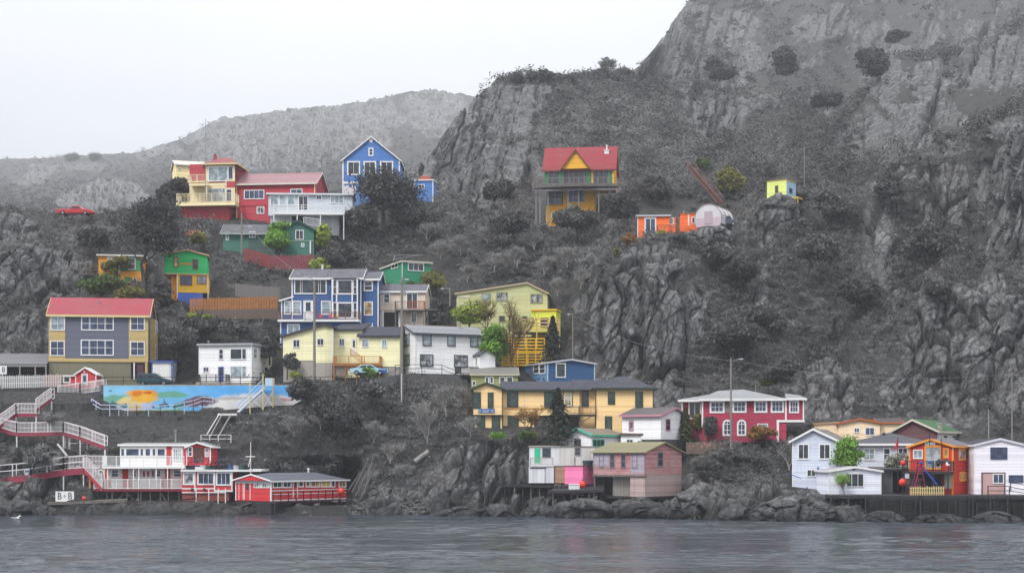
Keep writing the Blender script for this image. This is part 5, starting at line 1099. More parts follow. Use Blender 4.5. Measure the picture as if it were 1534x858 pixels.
# pickup parked by the greenhouse is built with the cars
H = House('lookout_shack', 'tiny square lookout shack, lime yellow front and pale blue side, alone on a rock knob', 'shack', 1149, 299, 252, -34)
x1 = H.X(1178); y1 = max(2.5, min(5, H.YS(1192, x1))); H.shed(S('#d9e37c', 'lime_yellow_boards', .2), 0, x1, 0, y1, -.3, H.Z(272.5), H.Z(272.5), S('#c2a95e', 'ochre_roof'), .08, .1); o = MB(); H.right(x1).slab(o, .02, y1, -.3, H.Z(273) - .1, .003, .03); o.build('wall', S('#9fc3dc', 'pale_blue_boards', .2), H.o)
H.win(1161, 278, 1166, 289, 1, 2, trim=S('#6d6a3a', 'olive_trim4')); H.win(1182, 282, 1187, 290, glass=GBLUE, trim=S('#4f7fa0', 'blue_trim4'), face=Face(H, (x1 + .03, 0, 0), (0, 1, 0), (1, 0, 0)))
H.deck(x1 - .2, x1 + 1.8, .6, 2.4, .1, S('#d0b456', 'yellow_planks'), None, th=.3, posts=2, deep=1.5); H.found(M_CONC, 0, x1, 0, y1, -.25, 2)
H.done()
# ================================================================== RIGHT
bu = S('#a02447', 'burgundy_siding', .18)
H = House('burgundy_house', 'long burgundy red house with white arched ground floor windows and low grey hip roof', 'house', 1052, 656, 188.5, -8)
x1 = H.X(1178); ze = H.Z(599, 1110); zf = H.Z(629.5)
H.box('wall', bu, 0, x1, 0, 8, -.5, ze); rfp = S('#98999e', 'grey_sheet_roof', .25, rough=.6)
H.box('end_bay', bu, x1 + .01, H.X(1204.5), -.05, 7, zf + .05, H.Z(598, 1190)); H.box('bay_floor', WHITE, H.X(1163.5, -.1), H.X(1205.5, -.1), -.1, 7, H.Z(632, 1190), zf + .04); H.box('bay_post', WHITE, H.X(1163.5), H.X(1167), -.14, -.003, -.5, zf - .1)
xl = H.X(1021, 1.5); H.box('side_wing', bu, xl, -.01, 1.5, 8, -.5, H.Z(601, 1035, 1.5))
H.mb('roof', rfp).hexa([(xl - .4, 1.0, H.Z(600, 1030, 1)), (0.2, 1.0, H.Z(599, 1050, 1)), (.2, 8, H.Z(599, 1050, 1)), (xl - .4, 8, H.Z(600, 1030, 1))], [(xl - .4, 1.0, H.Z(600, 1030, 1) + .15), (0.2, 1.0, H.Z(597, 1050, 1)), (3, 4.5, H.Z(586, 1080, 4)), (xl + 1, 5, H.Z(596, 1035, 4))])
r = H.mb('roof', rfp); k = len(r.v); za = H.Z(599, 1100) + .01; zb_ = H.Z(598, 1190)
r.v += [(-.4, -.5, za), (x1, -.5, za), (x1, 8.4, za), (-.4, 8.4, za), (H.X(1075, 4), 4, H.Z(585, 1090, 4)), (H.X(1113, 4), 4, H.Z(583, 1112, 4)), (-.4, -.5, za + .12), (x1, -.5, za + .12), (x1, 8.4, za + .12), (-.4, 8.4, za + .12), (H.X(1150, 3), 4, H.Z(590.5, 1150, 4))]
r.f += [tuple(k + i for i in f) for f in ((3, 2, 1, 0), (0, 1, 7, 6), (1, 2, 8, 7), (2, 3, 9, 8), (3, 0, 6, 9), (6, 7, 10, 5, 4), (7, 8, 10), (8, 9, 4, 5, 10), (9, 6, 4))]
H.mb('roof', rfp).hexa([(x1 + .002, -.45, zb_), (H.X(1208), -.45, zb_), (H.X(1208), 7.3, zb_), (x1 + .002, 7.3, zb_)], [(x1 + .002, -.45, zb_ + .14), (H.X(1208), -.45, zb_ + .14), (H.X(1200), 4, H.Z(591.5, 1195, 4)), (x1 + .002, 4, H.Z(589, 1165, 4))])
H.box('fascia', WHITE, -.42, x1 + .01, -.57, -.505, za - .12, za + .13); H.box('fascia', WHITE, x1 + .03, H.X(1208.5), -.52, -.455, zb_ - .1, zb_ + .15); H.box('fascia', WHITE, xl - .45, .15, .9, .97, H.Z(601.5, 1035, 1), H.Z(598.5, 1035, 1))
for q in ((1063, 600, 1085.5, 618.5), (1097, 599.5, 1118.5, 618), (1129.5, 599.5, 1149.5, 618), (1154.5, 599, 1174.5, 618)): H.win(*q, 3, 2, tw=.22, glass=GBLUE)
H.win(1182, 599.5, 1197, 618.5, 3, 2, tw=.18, glass=GBLUE, face=H.fr(-.05)); H.strip('corner_trim', WHITE, 1176, 598, 1178.5, 630, H.fr(-.06), .0, .05); H.strip('corner_trim', WHITE, 1202.5, 598, 1204.5, 630, H.fr(-.06), .0, .05); H.strip('grey_panel', S('#7c6f70', 'grey_shingle_panel', .2), 1086, 600, 1096, 618, d1=.02)
H.win(1031.5, 601, 1050, 627, 2, 1, face=H.fr(1.5), glass=GGREEN, tw=.12); H.strip('corner_trim', WHITE, 1020.5, 601, 1023, 627, H.fr(1.5), .003, .05); H.strip('corner_trim', WHITE, 1051, 600, 1053.5, 640, d1=.05)
for a, b in ((1082.5, 1096.5), (1104, 1118)):
    f = H.front; a0 = f.az(a, 640)[0]; a1 = f.az(b, 640)[0]; z0 = f.az(a, 652.5)[1]; z1 = f.az(a, 635)[1]; rad = (a1 - a0) / 2; cx_ = (a0 + a1) / 2
    arc = [(math.cos(math.pi * k / 12), math.sin(math.pi * k / 12)) for k in range(13)]; t = .2; mb = MB()
    f.slab(mb, a0, a0 + t, z0, z1, .004, .07); f.slab(mb, a1 - t, a1, z0, z1, .004, .07); f.slab(mb, a0 + t, a1 - t, z0, z0 + t, .004, .07)
    for k in range(12):
        (c0, s0), (c1, s1) = arc[k], arc[k + 1]; ri = rad - t
        mb.hexa([f.pt(cx_ + rad * c0, z1 + rad * s0, .004), f.pt(cx_ + rad * c1, z1 + rad * s1, .004), f.pt(cx_ + rad * c1, z1 + rad * s1, .07), f.pt(cx_ + rad * c0, z1 + rad * s0, .07)], [f.pt(cx_ + ri * c0, z1 + ri * s0, .004), f.pt(cx_ + ri * c1, z1 + ri * s1, .004), f.pt(cx_ + ri * c1, z1 + ri * s1, .07), f.pt(cx_ + ri * c0, z1 + ri * s0, .07)])
    f.slab(mb, cx_ - .035, cx_ + .035, z0 + t, z1 + rad - t, .004, .05); f.slab(mb, a0 + t, a1 - t, z1 - .035, z1 + .035, .004, .045); f.slab(mb, a0 + t, a1 - t, (z0 + z1) / 2 - .03, (z0 + z1) / 2 + .03, .004, .045)
    o = mb.build('arched_window', WHITE, H.o); g = MB(); g.poly([f.pt(a0 + .05, z0, .012), f.pt(a1 - .05, z0, .012)] + [f.pt(cx_ + (rad - .05) * c, z1 + (rad - .05) * s, .012) for c, s in arc]); g.build('pane', GBLUE, o)
H.win(1134.5, 634, 1150.5, 646, 2, 1, tw=.1, glass=GPALE); H.vent(H.X(1130, 4), 4, za, za + 1.0, .12)
H.done()
# --- pale blue gable house
pb2 = S('#c3cbdc', 'pale_lavender_blue_siding', .17)
H = House('pale_blue_house', 'pale lavender blue gable house left of the bright green waterfront tree', 'house', 1187, 718, 175.5, -20)
x1 = H.X(1253); ze = H.Z(660); zr = H.Z(643, 1218)
H.gable_y(pb2, 0, x1, 0, 10, -1.5, ze, zr, S('#77746f', 'brown_grey_shingles', .2, rough=.9), .3, .14, WHITE, zer=H.Z(659, 1250), xr=.48); H.corner(WHITE, 0, x1, 0, 10, -1.5, ze - .1, .12)
for a, b in ((1195, 1212.5), (1226.5, 1244.5)): H.win(a, 664, b, 688, 2, 1, tw=.14)
H.win(1208.5, 702.5, 1222.5, 714, 2, 1, glass=GGREEN, tw=.1); H.door(1233, 700, 1242, 718, WHITE, pane=.4, tw=.09)
H.mb('blue_stair_rail', S('#3d5fa0', 'blue_handrail')).bar((H.X(1182), -1.2, H.Z(708, 1187)), (H.X(1203), -1.2, H.Z(716, 1203)), .08); H.box('blue_post', S('#35528f', 'blue_post'), H.X(1225), H.X(1227.5), -.4, -.25, -1.2, H.Z(699, 1226)); H.found(M_CONC, 0, x1, 0, 10, -1.5, 2)
H.done()
# --- grey roof house
H = House('grey_roof_house', 'pale blue grey bungalow with a wide dark slate hip roof behind the red house', 'house', 1279, 703, 178.5, -6)
x1 = H.X(1400); H.hip(S('#c6ccd8', 'pale_siding', .2), 0, x1, 0, 8, -1, H.Z(666, 1320), H.Z(647.5, 1355, 4), S('#55565f', 'slate_shingles', .2, rough=.85), 5, .4, .14, WHITE)
H.win(1293.5, 671, 1311, 689, 2, 2, glass=GPALE); H.win(1323, 670.5, 1334, 689.5, 1, 2, glass=GBLUE); H.win(1345, 670, 1360, 681, 2, 1, glass=GBLUE); H.vent(H.X(1324, 3), 3, H.Z(658, 1324, 3), H.Z(650, 1324, 3), .1, M_DWOOD)
H.done()
# --- low white shed by the water
H = House('low_white_shed', 'low white waterfront shed with a three pane window below the green tree', 'shed', 1242, 741, 168.5, 2)
x1 = H.X(1320); H.gable_y(S('#dcdeec', 'white_lilac_clapboard', .24), 0, x1, 0, 6, -.2, H.Z(705.5), H.Z(699.5, 1279), S('#a0a0a8', 'grey_roof2'), .18, .12, WHITE); H.win(1267.5, 708.5, 1294, 729, xs=(.3, .68), glass=GLASS, tw=.08); H.strip('vent', M_DCONC, 1277, 701.5, 1281, 704, d1=.08); H.corner(WHITE, 0, x1, 0, 6, -.2, H.Z(706), .1)
H.done()
H = House('grey_boathouse', 'dark grey open boathouse with flat roof squeezed between white shed and red house', 'boathouse', 1321, 741, 169.5, 0)
x1 = H.X(1366); gb = S('#5d5f62', 'dark_grey_boards', .3, vert=True, wear=.25); H.box('wall', gb, 0, H.X(1339), .5, 5, -.3, H.Z(705)); H.box('dark_interior', M_DARKIN, H.X(1339) + .01, x1, 3, 5, -.3, H.Z(705)); H.shed(gb, -.1, x1, .2, 5, H.Z(705.5), H.Z(703), H.Z(701), S('#4e4d50', 'dark_felt_roof'), .2, .12, name='lintel'); H.win(1328, 709, 1336, 714, face=H.fr(.5), trim=gb); H.corner(M_WOOD, 0, x1, .2, 5, -.3, H.Z(706), .12, which='r')
H.done()
# --- cream house
H = House('peach_house', 'pale peach house with rusty roof edges behind the pale blue house', 'house', 1256, 662, 190, -6)
x1 = H.X(1318); pc = S('#eed3b0', 'peach_siding', .2); ru = S('#b4653a', 'rust_trim')
H.gable_y(pc, 0, x1, 0, 8, -1, H.Z(634.5), H.Z(627.5, 1282), S('#4e4b4f', 'dark_roof_felt'), .2, .12, ru, zer=H.Z(633)); H.gable_x(pc, x1 + .01, H.X(1352), .5, 8, -1, H.Z(633, 1335), H.Z(627.5, 1335, 4), S('#4e4b4f', 'dark_roof_felt'), .2, .12, ru); H.shed(pc, H.X(1220), -.01, .6, 6, -1, H.Z(635, 1240), H.Z(634.5, 1240), S('#c9b292', 'flat_pale_roof'), .1, .1, fascia=S('#c49a72', 'tan_edge'), zr=H.Z(632.5, 1254))
H.win(1295.5, 639.5, 1310.5, 652, 2, 1, glass=GBLUE); H.win(1279, 640, 1288, 648, 2, 1, glass=GBLUE)
H.done()
H = House('green_roof_house', 'house with dark maroon gable and faded green roof above the red waterfront house', 'house', 1335, 660, 187.5, -32)
x1 = H.X(1404); y1 = 9; gr = S('#3f6b47', 'faded_green_roof', .3, wear=.25)
H.gable_y(S('#5b3238', 'maroon_shingles', .2), 0, x1, 0, y1, -.6, H.Z(647), H.Z(629, 1367), gr, .35, .13, S('#d8cdbb', 'cream_barge'), xr=.48, zer=H.Z(645, 1404)); H.box('side_wall', S('#cfcbc8', 'white_side'), x1 + .003, x1 + .06, .1, y1, -.6, H.Z(645.5, 1404) - .15)
f_ = Face(H, (x1 + .06, 0, 0), (0, 1, 0), (1, 0, 0))
for q in ((1413, 651, 1419, 656.5), (1426, 651.5, 1434, 656), (1438, 651.5, 1445, 656)): H.win(*q, face=f_, tw=.06)
H.chimney(M_CONC, x1 * .98, 1.5, H.Z(645, 1405), H.Z(634, 1405), .5); H.found(M_DCONC, 0, x1, 0, y1, -.6)
H.done()
# --- red waterfront house
rd2 = S('#c0140f', 'scarlet_clapboard', .2); oj = S('#f59a2c', 'orange_trim')
H = House('red_waterfront_house', 'scarlet red waterfront house with orange trim, balcony and small name board', 'house', 1362, 738, 169, -33)
x1 = H.X(1428); y1 = max(5, min(9, H.YS(1459, x1))); ze = H.Z(669); zm = H.Z(706)
H.gable_y(rd2, 0, x1, 0, y1, -.2, ze, H.Z(658, 1393), S('#716f78', 'lilac_grey_roof', .2, rough=.85), .22, .12, oj, zer=H.Z(668, 1428)); H.corner(oj, 0, x1, 0, y1, zm, ze - .08, .14); H.box('corner_trim', oj, x1 - .15, x1 + .03, -.031, -.003, -.2, zm - .01)
H.win(1368, 673, 1382.5, 687, 2, 1, glass=GPALE, tw=.1); H.win(1385, 667, 1411, 703, 2, 1, trim=oj, glass=GPALE, tw=.2); H.win(1413, 670.5, 1421.5, 686, trim=oj, glass=GWARM, tw=.16)
fs = H.right(x1); H.win(1435.5, 671.5, 1446.5, 689, 2, 1, trim=oj, glass=GCURT, face=fs, tw=.18); H.win(1437, 706, 1447.5, 720.5, 2, 2, trim=oj, glass=GWARM, face=fs, tw=.22)
H.deck(-.2, x1 + .1, -1.9, -.01, zm + .05, M_DWOOD, M_BLACK, h=1.1, sp=.2, th=.25, posts=4, deep=4.2, sides='flr'); H.strip('dark_opening', M_DARKIN, 1380, 708, 1412, 737, d1=.02); H.strip('white_door', S('#b9b5b0', 'grey_white_door'), 1415, 706, 1426, 731, d1=.04); H.strip('grey_panel', gb, 1363, 707, 1380, 738, d1=.03)
sg = MB(); f = H.front; f.slab(sg, f.az(1386, 664)[0], f.az(1401, 664)[0], H.Z(666.2, 1393), H.Z(661.7, 1393), .01, .07); so = sg.build('name_board', S('#f1eff2', 'white_sign'), H.o)
marks(so, f, 1387, 1400.2, 662.9, 665.3, H, S('#2a3050', 'dark_lettering'), [8], 1)
for px_, pt_, pb_ in ((1392.5, 648, 668), (1410, 656, 738)): H.mb('flag_pole', M_DWOOD).tube([(H.X(px_, -.6), -.6, H.Z(pb_, px_, -.6)), (H.X(px_, -.6), -.6, H.Z(pt_, px_, -.6))], .05, 6)
bsk = H.mb('flower_basket', S('#39333a', 'dark_planting'))
for k in range(14): bsk.ball((H.X(1411, -2) + random.uniform(-.5, .9), -2.0 + random.uniform(-.2, .2), zm + random.uniform(.6, 1.3)), random.uniform(.12, .25), 6, 4)
H.mb('white_bucket', WHITE).tube([(H.X(1420, -2), -2.05, zm + .7), (H.X(1420, -2), -2.05, zm + 1.1)], .2, 8)
H.done()
# --- big white house at the right edge
H = House('white_clapboard_house', 'large white clapboard gable house at the right edge of the waterfront with a pinkish door', 'house', 1459, 741, 168, -2)
x1 = H.X(1546); ze = H.Z(667); H.gable_y(S('#e9e6f0', 'white_wide_clapboard', .34, wear=.04), 0, x1, 0, 8, -.2, ze, H.Z(657.5, 1498), SH_DARK, .12, .12, S('#dedce6', 'white_barge'), xr=.45, zer=H.Z(669, 1546))
H.win(1483.5, 669.5, 1509, 687.5, 2, 1, glass=GBLUE, trim=S('#3f4a70', 'navy_trim'), tw=.09); pf = S('#6a4a5e', 'purple_frame'); H.strip('door', S('#cfa9a4', 'pinkish_door2', wear=.2), 1471, 708, 1505, 741, d1=.03); 
for q in ((1470, 707, 1472, 741), (1504, 707, 1506, 741), (1472, 707, 1504, 708.5)): H.strip('door_frame', pf, *q, d1=.06)
H.win(1487, 709, 1504, 724, 2, 1, glass=GBLUE, face=H.fr(-.03)); H.win(1511, 711, 1533, 722.5, 3, 1, glass=GBLUE, trim=S('#4a5078', 'navy_trim2'), tw=.1); H.corner(WHITE, 0, x1, 0, 8, -.2, ze - .05, .1, which='l')
rail(H.mb('railing', M_BLACK), (H.X(1480, -1.5), -1.5, 0), (H.X(1512, -1.5), -1.5, 0), 1.0, balus=False, mid=1); rail(H.mb('railing', M_BLACK), (H.X(1514, -1.5), -1.5, .4), (H.X(1545, -1.5), -1.5, 0), 1.0, balus=False, mid=1)
H.done()
# --- wharf along the right waterfront, and its sea wall
wharf('wharf', 'long dark timber wharf along the right waterfront under the red and white houses', [P(1236, 741.5, 163.6), P(1600, 742.5, 162.6), P(1600, 738.5, 172), P(1236, 738.5, 172)], .35, front_posts(1245, 1590, 14, 742.5, 162.5), deep=4.5, dark=True)
me = MB(); p = P(1300, 746, 163.1); me.box(0, 28, .3, 1.2, -4, 0); rnd = random.Random(31)
for k in range(9): me.box(0, 28, rnd.uniform(-.05, .12), .3, -.05 - k * .34 - .27, -.05 - k * .34)
for k in range(30): x = k * .95 + rnd.uniform(-.2, .2); me.box(x, x + rnd.uniform(.18, .3), rnd.uniform(-.3, -.1), .0, -4, rnd.uniform(-.6, 0))
o = me.build('sea_wall', S('#0d0d0f', 'black_wet_cribbing', .4, wear=.15), None, p); tag(o, 'black wet timber cribbing wall under the wharf at the right edge', 'sea wall')
# --- B and B complex on the left shore
wr = S('#c5222c', 'shore_red_boards', .2); wh = S('#e9e8e6', 'shore_white_boards', .2)
H = House('shore_lodge', 'red and white lodge with two balcony decks on stilts at the left shore', 'lodge', 156, 732, 184.5, 1)
x1 = H.X(274); zu = H.Z(698); z2 = H.Z(668)
H.box('wall', wh, 0, x1, 0, 5, -.2, zu - .25)
H.shed(wh, H.X(178), H.X(280), .6, 6, zu - .24, z2 + .1, z2 + .35, S('#8c8c8c', 'grey_felt_roof'), .2, .14, fascia=WHITE)
for q in ((166.5, 702.5, 178.5, 714.5), (197.5, 703, 205, 714.5), (233, 703, 241.5, 714.5), (259.5, 703, 272, 714.5)): H.win(*q, 1, 2, glass=GBLUE)
for a, b in ((157, 161), (183.5, 192), (247.5, 255)): H.strip('red_panel', wr, a, 701, b, 731, d1=.03)
for a, b in ((193, 198), (241.5, 247), (161.5, 166.5)): H.strip('red_panel', S('#b04a50', 'faded_red_boards2', .2), a, 716, b, 731, d1=.025)
H.door(212.5, 702, 218.8, 731, WHITE, trim=WHITE, tw=.06, label='white double door leaf with red arched panes'); H.door(218.9, 702, 225.3, 731, WHITE, trim=WHITE, tw=.06, label='white double door leaf with red arched panes')
for a, b in ((206.5, 210), (213.8, 217.6), (220, 223.8), (227.5, 231)): H.strip('arched_pane', S('#9a4753', 'red_arch'), a, 705, b, 713.5, H.fr(-.03), .003, .03)
fu = H.fr(.6)
for q in ((180.5, 671, 187, 683), (188, 671, 209, 683), (209.5, 671, 215.5, 683), (217, 671, 226, 683), (227.5, 671, 234, 683), (235, 671, 248, 683)): H.win(*q, face=fu, glass=GBLUE, tw=.09)
H.strip('red_panel', wr, 249.5, 668.5, 257, 696, fu, .003, .03); H.win(258.5, 671, 273, 690, 4, 3, face=fu, glass=GPALE, tw=.13); H.strip('red_panel', wr, 274.5, 669, 278.5, 696, fu, .003, .03)
H.deck(H.X(153, -1.5), H.X(276, -1.5), -1.5, .58, zu, WHITE, WHITE, h=1.2, sp=.13, th=.26, post=1.7, sides='fl'); H.deck(H.X(140, -1.5), H.X(275, -1.5), -1.5, -.01, .02, S('#7d2438', 'dark_red_beam'), WHITE, h=1.15, sp=.13, th=.28, post=1.4, sides='f')
for px_ in (155, 160, 199, 207, 233, 250, 272): H.mb('deck_post', WHITE).box(H.X(px_, -1.45), H.X(px_, -1.45) + .12, -1.4, -1.28, .03, zu - .27)
for px_ in (160, 168, 190, 207, 211, 225, 240, 252, 268): x = H.X(px_, -1.2); H.mb('stilt', M_WOOD).box(x - .06, x + .06, -1.2, -1.08, -4, -.27)
for a, b in ((188, 172), (188, 205), (240, 250)): H.mb('stilt', M_WOOD).bar((H.X(a, -1.1), -1.1, -.3), (H.X(b, -1.1), -1.1, -1.6), .09)
# gabled hut on the upper deck, right block with sun room
H.gable_y(wr, H.X(280.5, .2), H.X(316, .2), .2, 5, zu - .2, H.Z(668.5), H.Z(662.5, 295, .2), S('#8c8c8c', 'grey_felt_roof'), .25, .1, WHITE, xr=.42, name='hut_wall', zer=H.Z(668.5)); fh = H.fr(.2); H.win(281.5, 669, 288.5, 683.5, 1, 2, face=fh, tw=.1, glass=GBLUE); H.strip('open_doorway', S('#5b3a33', 'shaded_doorway'), 290, 670, 305.5, 692, fh, .003, .02); H.win(307, 671, 312.5, 684, 1, 2, face=fh, tw=.07, glass=GCURT); H.strip('corner_trim', WHITE, 314, 668, 316, 693, fh, .003, .05)
xa, xb = H.X(272.5, -2.2), H.X(349, -2.2); zr_ = H.Z(706, 310, -2.2); zl = H.Z(737, 310, -2.2)
H.box('sun_room_wall', wr, xa, xb, -2.2, 4, zl, zr_); m_br = S('#8a4038', 'red_brick_skirt', .09, rough=.9, wear=.3); H.box('brick_skirt', m_br, xa + .02, xb - .5, -2.1, 3.5, zl - 1.05, zl - .01)
H.box('roof_deck', WHITE, xa - .1, H.X(392, -2.2), -2.5, 4.2, zr_ + .002, zr_ + .24); fs = H.fr(-2.2)
for q, n in (((274, 706.5, 291, 726), 1), ((295.5, 706.5, 321.5, 726), 3), ((323.5, 706.5, 346.5, 727), 3)): H.win(*q, n, 1, face=fs, tw=.17, glass=GCURT if q[0] < 280 else GBLUE)
for a in (292, 321.5, 347.5): H.strip('white_post', WHITE, a - 1, 704, a + 1, 735, fs, .003, .06)
H.strip('white_beam', WHITE, 272.5, 730.5, 321, 732.5, fs, .003, .05); H.strip('white_beam', WHITE, 321, 733.5, 349, 736, fs, .003, .05); H.strip('white_beam', WHITE, 272.5, 736.5, 338, 738, fs, .003, .05)
for a in (293, 312, 326, 337): H.box('white_prop', WHITE, H.X(a, -3), H.X(a, -3) + .1, -3.0, -2.9, zl - 1.6, H.Z(731, a, -3))
H.box('lantern', M_DARKIN, H.X(286, -2.6), H.X(289, -2.6), -2.6, -2.25, H.Z(734.5, 288, -2.6), H.Z(731, 288, -2.6)); H.box('lantern', M_DARKIN, H.X(304, -2.6), H.X(307, -2.6), -2.6, -2.25, H.Z(734, 305, -2.6), H.Z(731, 305, -2.6))
H.vent(H.X(263, 3), 3, z2, H.Z(645, 263, 3), .12); H.box('foundation', M_DWOOD, xa, xb, -1.8, 4, zl - 4, zl - 1.06)
zr2 = zr_ + .24
rail(H.mb('roof_railing', M_DWOOD), (H.X(316, -2.3), -2.3, zr2), (H.X(378, -2.3), -2.3, zr2), .9, .3, balus=False, mid=1)
wm = H.mb('white_mast', WHITE); wm.tube([(H.X(375.5, -2.6), -2.6, H.Z(745, 375, -2.6)), (H.X(375.5, -2.6), -2.6, H.Z(662, 375, -2.6))], .045, 6); wm.bar((H.X(368, -2.6), -2.6, H.Z(683.5, 370, -2.6)), (H.X(382, -2.6), -2.6, H.Z(683.5, 370, -2.6)), .1); wm.bar((H.X(376, -2.6), -2.6, H.Z(682, 376, -2.6)), (H.X(372, -2.6), -2.6, H.Z(699, 372, -2.6)), .08)
ZROOF = H.org.z + zr2; HB = H
H.done()
# --- long red shed
H = House('long_red_shed', 'long low red boat shed with slate hip roof and a row of small windows', 'shed', 353, 749, 181.5, -38)
x1 = H.X(406); fs = H.right(x1); y1 = max(8, min(15, H.YS(519, x1))); ze = H.Z(720.5)
H.box('wall', wr, 0, x1, 0, y1, 0, ze)
r = H.mb('roof', S('#5f616c', 'slate_roof', .2, rough=.85)); k = len(r.v); o_ = .3; zr = H.Z(708, 440, 3)
r.v += [(-o_, -o_, ze), (x1 + o_, -o_, ze), (x1 + o_, y1 + o_, ze), (-o_, y1 + o_, ze), (x1 / 2, -o_, H.Z(711.5, 379)), (x1 / 2, y1 * .2, zr), (x1 / 2, y1 - 2.4, zr), (-o_, y1 + o_, ze + .1), (x1 + o_, y1 + o_, ze + .1), (-o_, -o_, ze + .1), (x1 + o_, -o_, ze + .1)]
r.f += [tuple(k + i for i in f) for f in ((3, 2, 1, 0), (9, 4, 5, 6, 7), (10, 8, 6, 5, 4), (7, 6, 8), (0, 1, 10, 4, 9), (1, 2, 8, 10), (2, 3, 7, 8), (3, 0, 9, 7))]
H.mb('gable', wr).poly([(.1, -o_ - .01, ze + .12), (x1 - .1, -o_ - .01, ze + .12), (x1 / 2, -o_ - .01, H.Z(712.5, 379))])
for a, b in (((-o_, ze), (x1 / 2, H.Z(711.5, 379))), ((x1 / 2, H.Z(711.5, 379)), (x1 + o_, ze))): H.mb('fascia', WHITE).bar((a[0], -o_ - .05, a[1] + .1), (b[0], -o_ - .05, b[1] + .1), .07, .16)
H.box('fascia', WHITE, 0, x1, -.06, -.003, ze - .2, ze - .02); H.box('fascia', WHITE, x1 + .3, x1 + .36, -o_, y1 + o_, ze - .05, ze + .13)
H.door(358, 721, 365, 748, wr, trim=WHITE, tw=.08); H.door(366, 721, 375.5, 748, wr, trim=WHITE, tw=.1, pane=.55)
for q in ((380.5, 720.5, 391.5, 730.5), (392, 720.5, 404, 730.5)): H.win(*q, 3, 1, tw=.08, glass=GCURT)
for a, b, g in ((408.5, 422.5, GGREEN), (423.5, 436.5, GBLUE), (447, 454.5, GLASS), (457.5, 464, GWARM), (465, 479.5, GWARM), (481, 495.5, GWARM), (496, 502, GLASS), (507, 518.5, GWARM)): H.win(a, 718.5 if a > 440 else 719.5, b, 729.5 if a > 440 else 730.5, 1 if b - a < 10 else 2, 1, face=fs, tw=.13, glass=g)
H.door(438.5, 718.5, 445.5, 745, wr, face=fs, trim=WHITE, tw=.1, pane=.6); f_ = Face(H, (x1 + .02, 0, 0), (0, 1, 0), (1, 0, 0))
w_ = H.mb('white_batten', WHITE); fs.slab(w_, .1, y1, ze - 1.0 - .09, ze - 1.0, .003, .04); fs.slab(w_, .1, y1, .02, .14, .003, .05); fs.slab(w_, .1, y1, .75, .83, .003, .05)
for k in range(11): fs.slab(H.mb('dark_post', S('#6d2433', 'dark_red_post')), y1 * k / 10.2 + .2, y1 * k / 10.2 + .32, 0, ze - 1.1, .05, .12)
H.corner(WHITE, 0, x1, 0, y1, 0, ze - .05, .12); H.box('walkway_beam', S('#3c2530', 'dark_red_sill'), x1 + .003, x1 + .9, 0, y1, -.25, -.02)
for k in range(9): H.box('stilt', M_DWOOD, x1 + .5, x1 + .64, y1 * k / 8.5, y1 * k / 8.5 + .14, -3, -.251)
H.found(M_DWOOD, 0, x1, 0, y1, -.01, 1.5); H.vent(x1 * .5, y1 * .72, zr - .2, zr + .35, .1, WHITE)
H.done()
# ================================================================== PROPS
MAROON = S('#8e2440', 'maroon_stringer', .3); NAVY = S('#3a3d5c', 'navy_stringer', .3); WRAIL = S('#e4dfe0', 'white_painted_rail', rough=.55, wear=.12)
def GY(px, py, off=1.7): return min(D(px, py), ground(px, py).y) - off
def walkway(label, pts, h=1.3, w=1.3, stringer=MAROON, sh=.42, bal=True, mid=0, posts=True, drop=2.5, name='walkway', rail_m=None, step_th=.1, back=True, sp=.17):
    W = [P(p[0], p[1], p[2] if len(p) > 2 else GY(p[0], p[1])) for p in pts]; c = W[len(W) // 2].copy(); root = empty(name, c); tag(root, label, 'walkway'); W = [p - c for p in W]; up = Vector((0, 0, 1)); bk = Vector((0, w, 0))
    for i, (a, b) in enumerate(zip(W[:-1], W[1:])):
        slope = abs(b.z - a.z) / max(.01, math.hypot(b.x - a.x, b.y - a.y)); f = MB()
        if slope > .35:
            n = max(3, int(abs(b.z - a.z) / .19))
            for k in range(n):
                q = a.lerp(b, (k + .5) / n); dx = abs(b.x - a.x) / n * .55 + .06; f.box(q.x - dx, q.x + dx, q.y + .06, q.y + w - .06, q.z - .05, q.z)
            f.build('step', stringer, root)
        else:
            f.hexa([a - up * step_th, b - up * step_th, b + bk - up * step_th, a + bk - up * step_th], [a, b, b + bk, a + bk]); f.build('floor', M_WOOD, root)
        s_ = MB(); y = Vector((0, .05, 0)); s_.hexa([a - up * sh - y, b - up * sh - y, b - up * sh, a - up * sh], [a - up * .004 - y, b - up * .004 - y, b - up * .004, a - up * .004]); s_.build('stringer', stringer, root)
        r = MB(); rail(r, a - y, b - y, h, sp, 2.0, balus=bal, mid=mid, top=.09, pw=.11, bw=.05, bottom=bal); r.build('railing', rail_m or WRAIL, root)
        if back: r = MB(); rail(r, a + bk, b + bk, h, .3, 2.0, balus=False, mid=1, top=.08); r.build('railing', rail_m or WRAIL, root)
    if posts:
        for p in W: m_ = MB(); m_.box(p.x - .07, p.x + .07, p.y - .02, p.y + .12, p.z - drop, p.z - sh - .003); m_.build('post', rail_m or WRAIL, root)
    return root
walkway('white picketed walkway with navy stringer climbing past the little red hut', [(87, 594, 200.3), (120, 590, 200.3), (156, 585, 200.2)], 1.45, 1.0, NAVY, .45, drop=1.4)
walkway('short white stair flight with maroon stringer below the little red hut', [(77, 596), (54, 613)], 1.3, 1.2, drop=1.5)
walkway('white landing and stair with maroon stringer at the left edge above the long ramp', [(54, 619), (24, 619), (-6, 641)], 1.25, 1.2, drop=2.6)
walkway('long white picketed ramp with maroon stringer bending down above the shore lodge', [(-4, 640, 189.6), (25, 648, 189.0), (95, 647, 188.4), (120, 654, 188), (157, 668, 187.4)], 1.25, 1.2, drop=2.2)
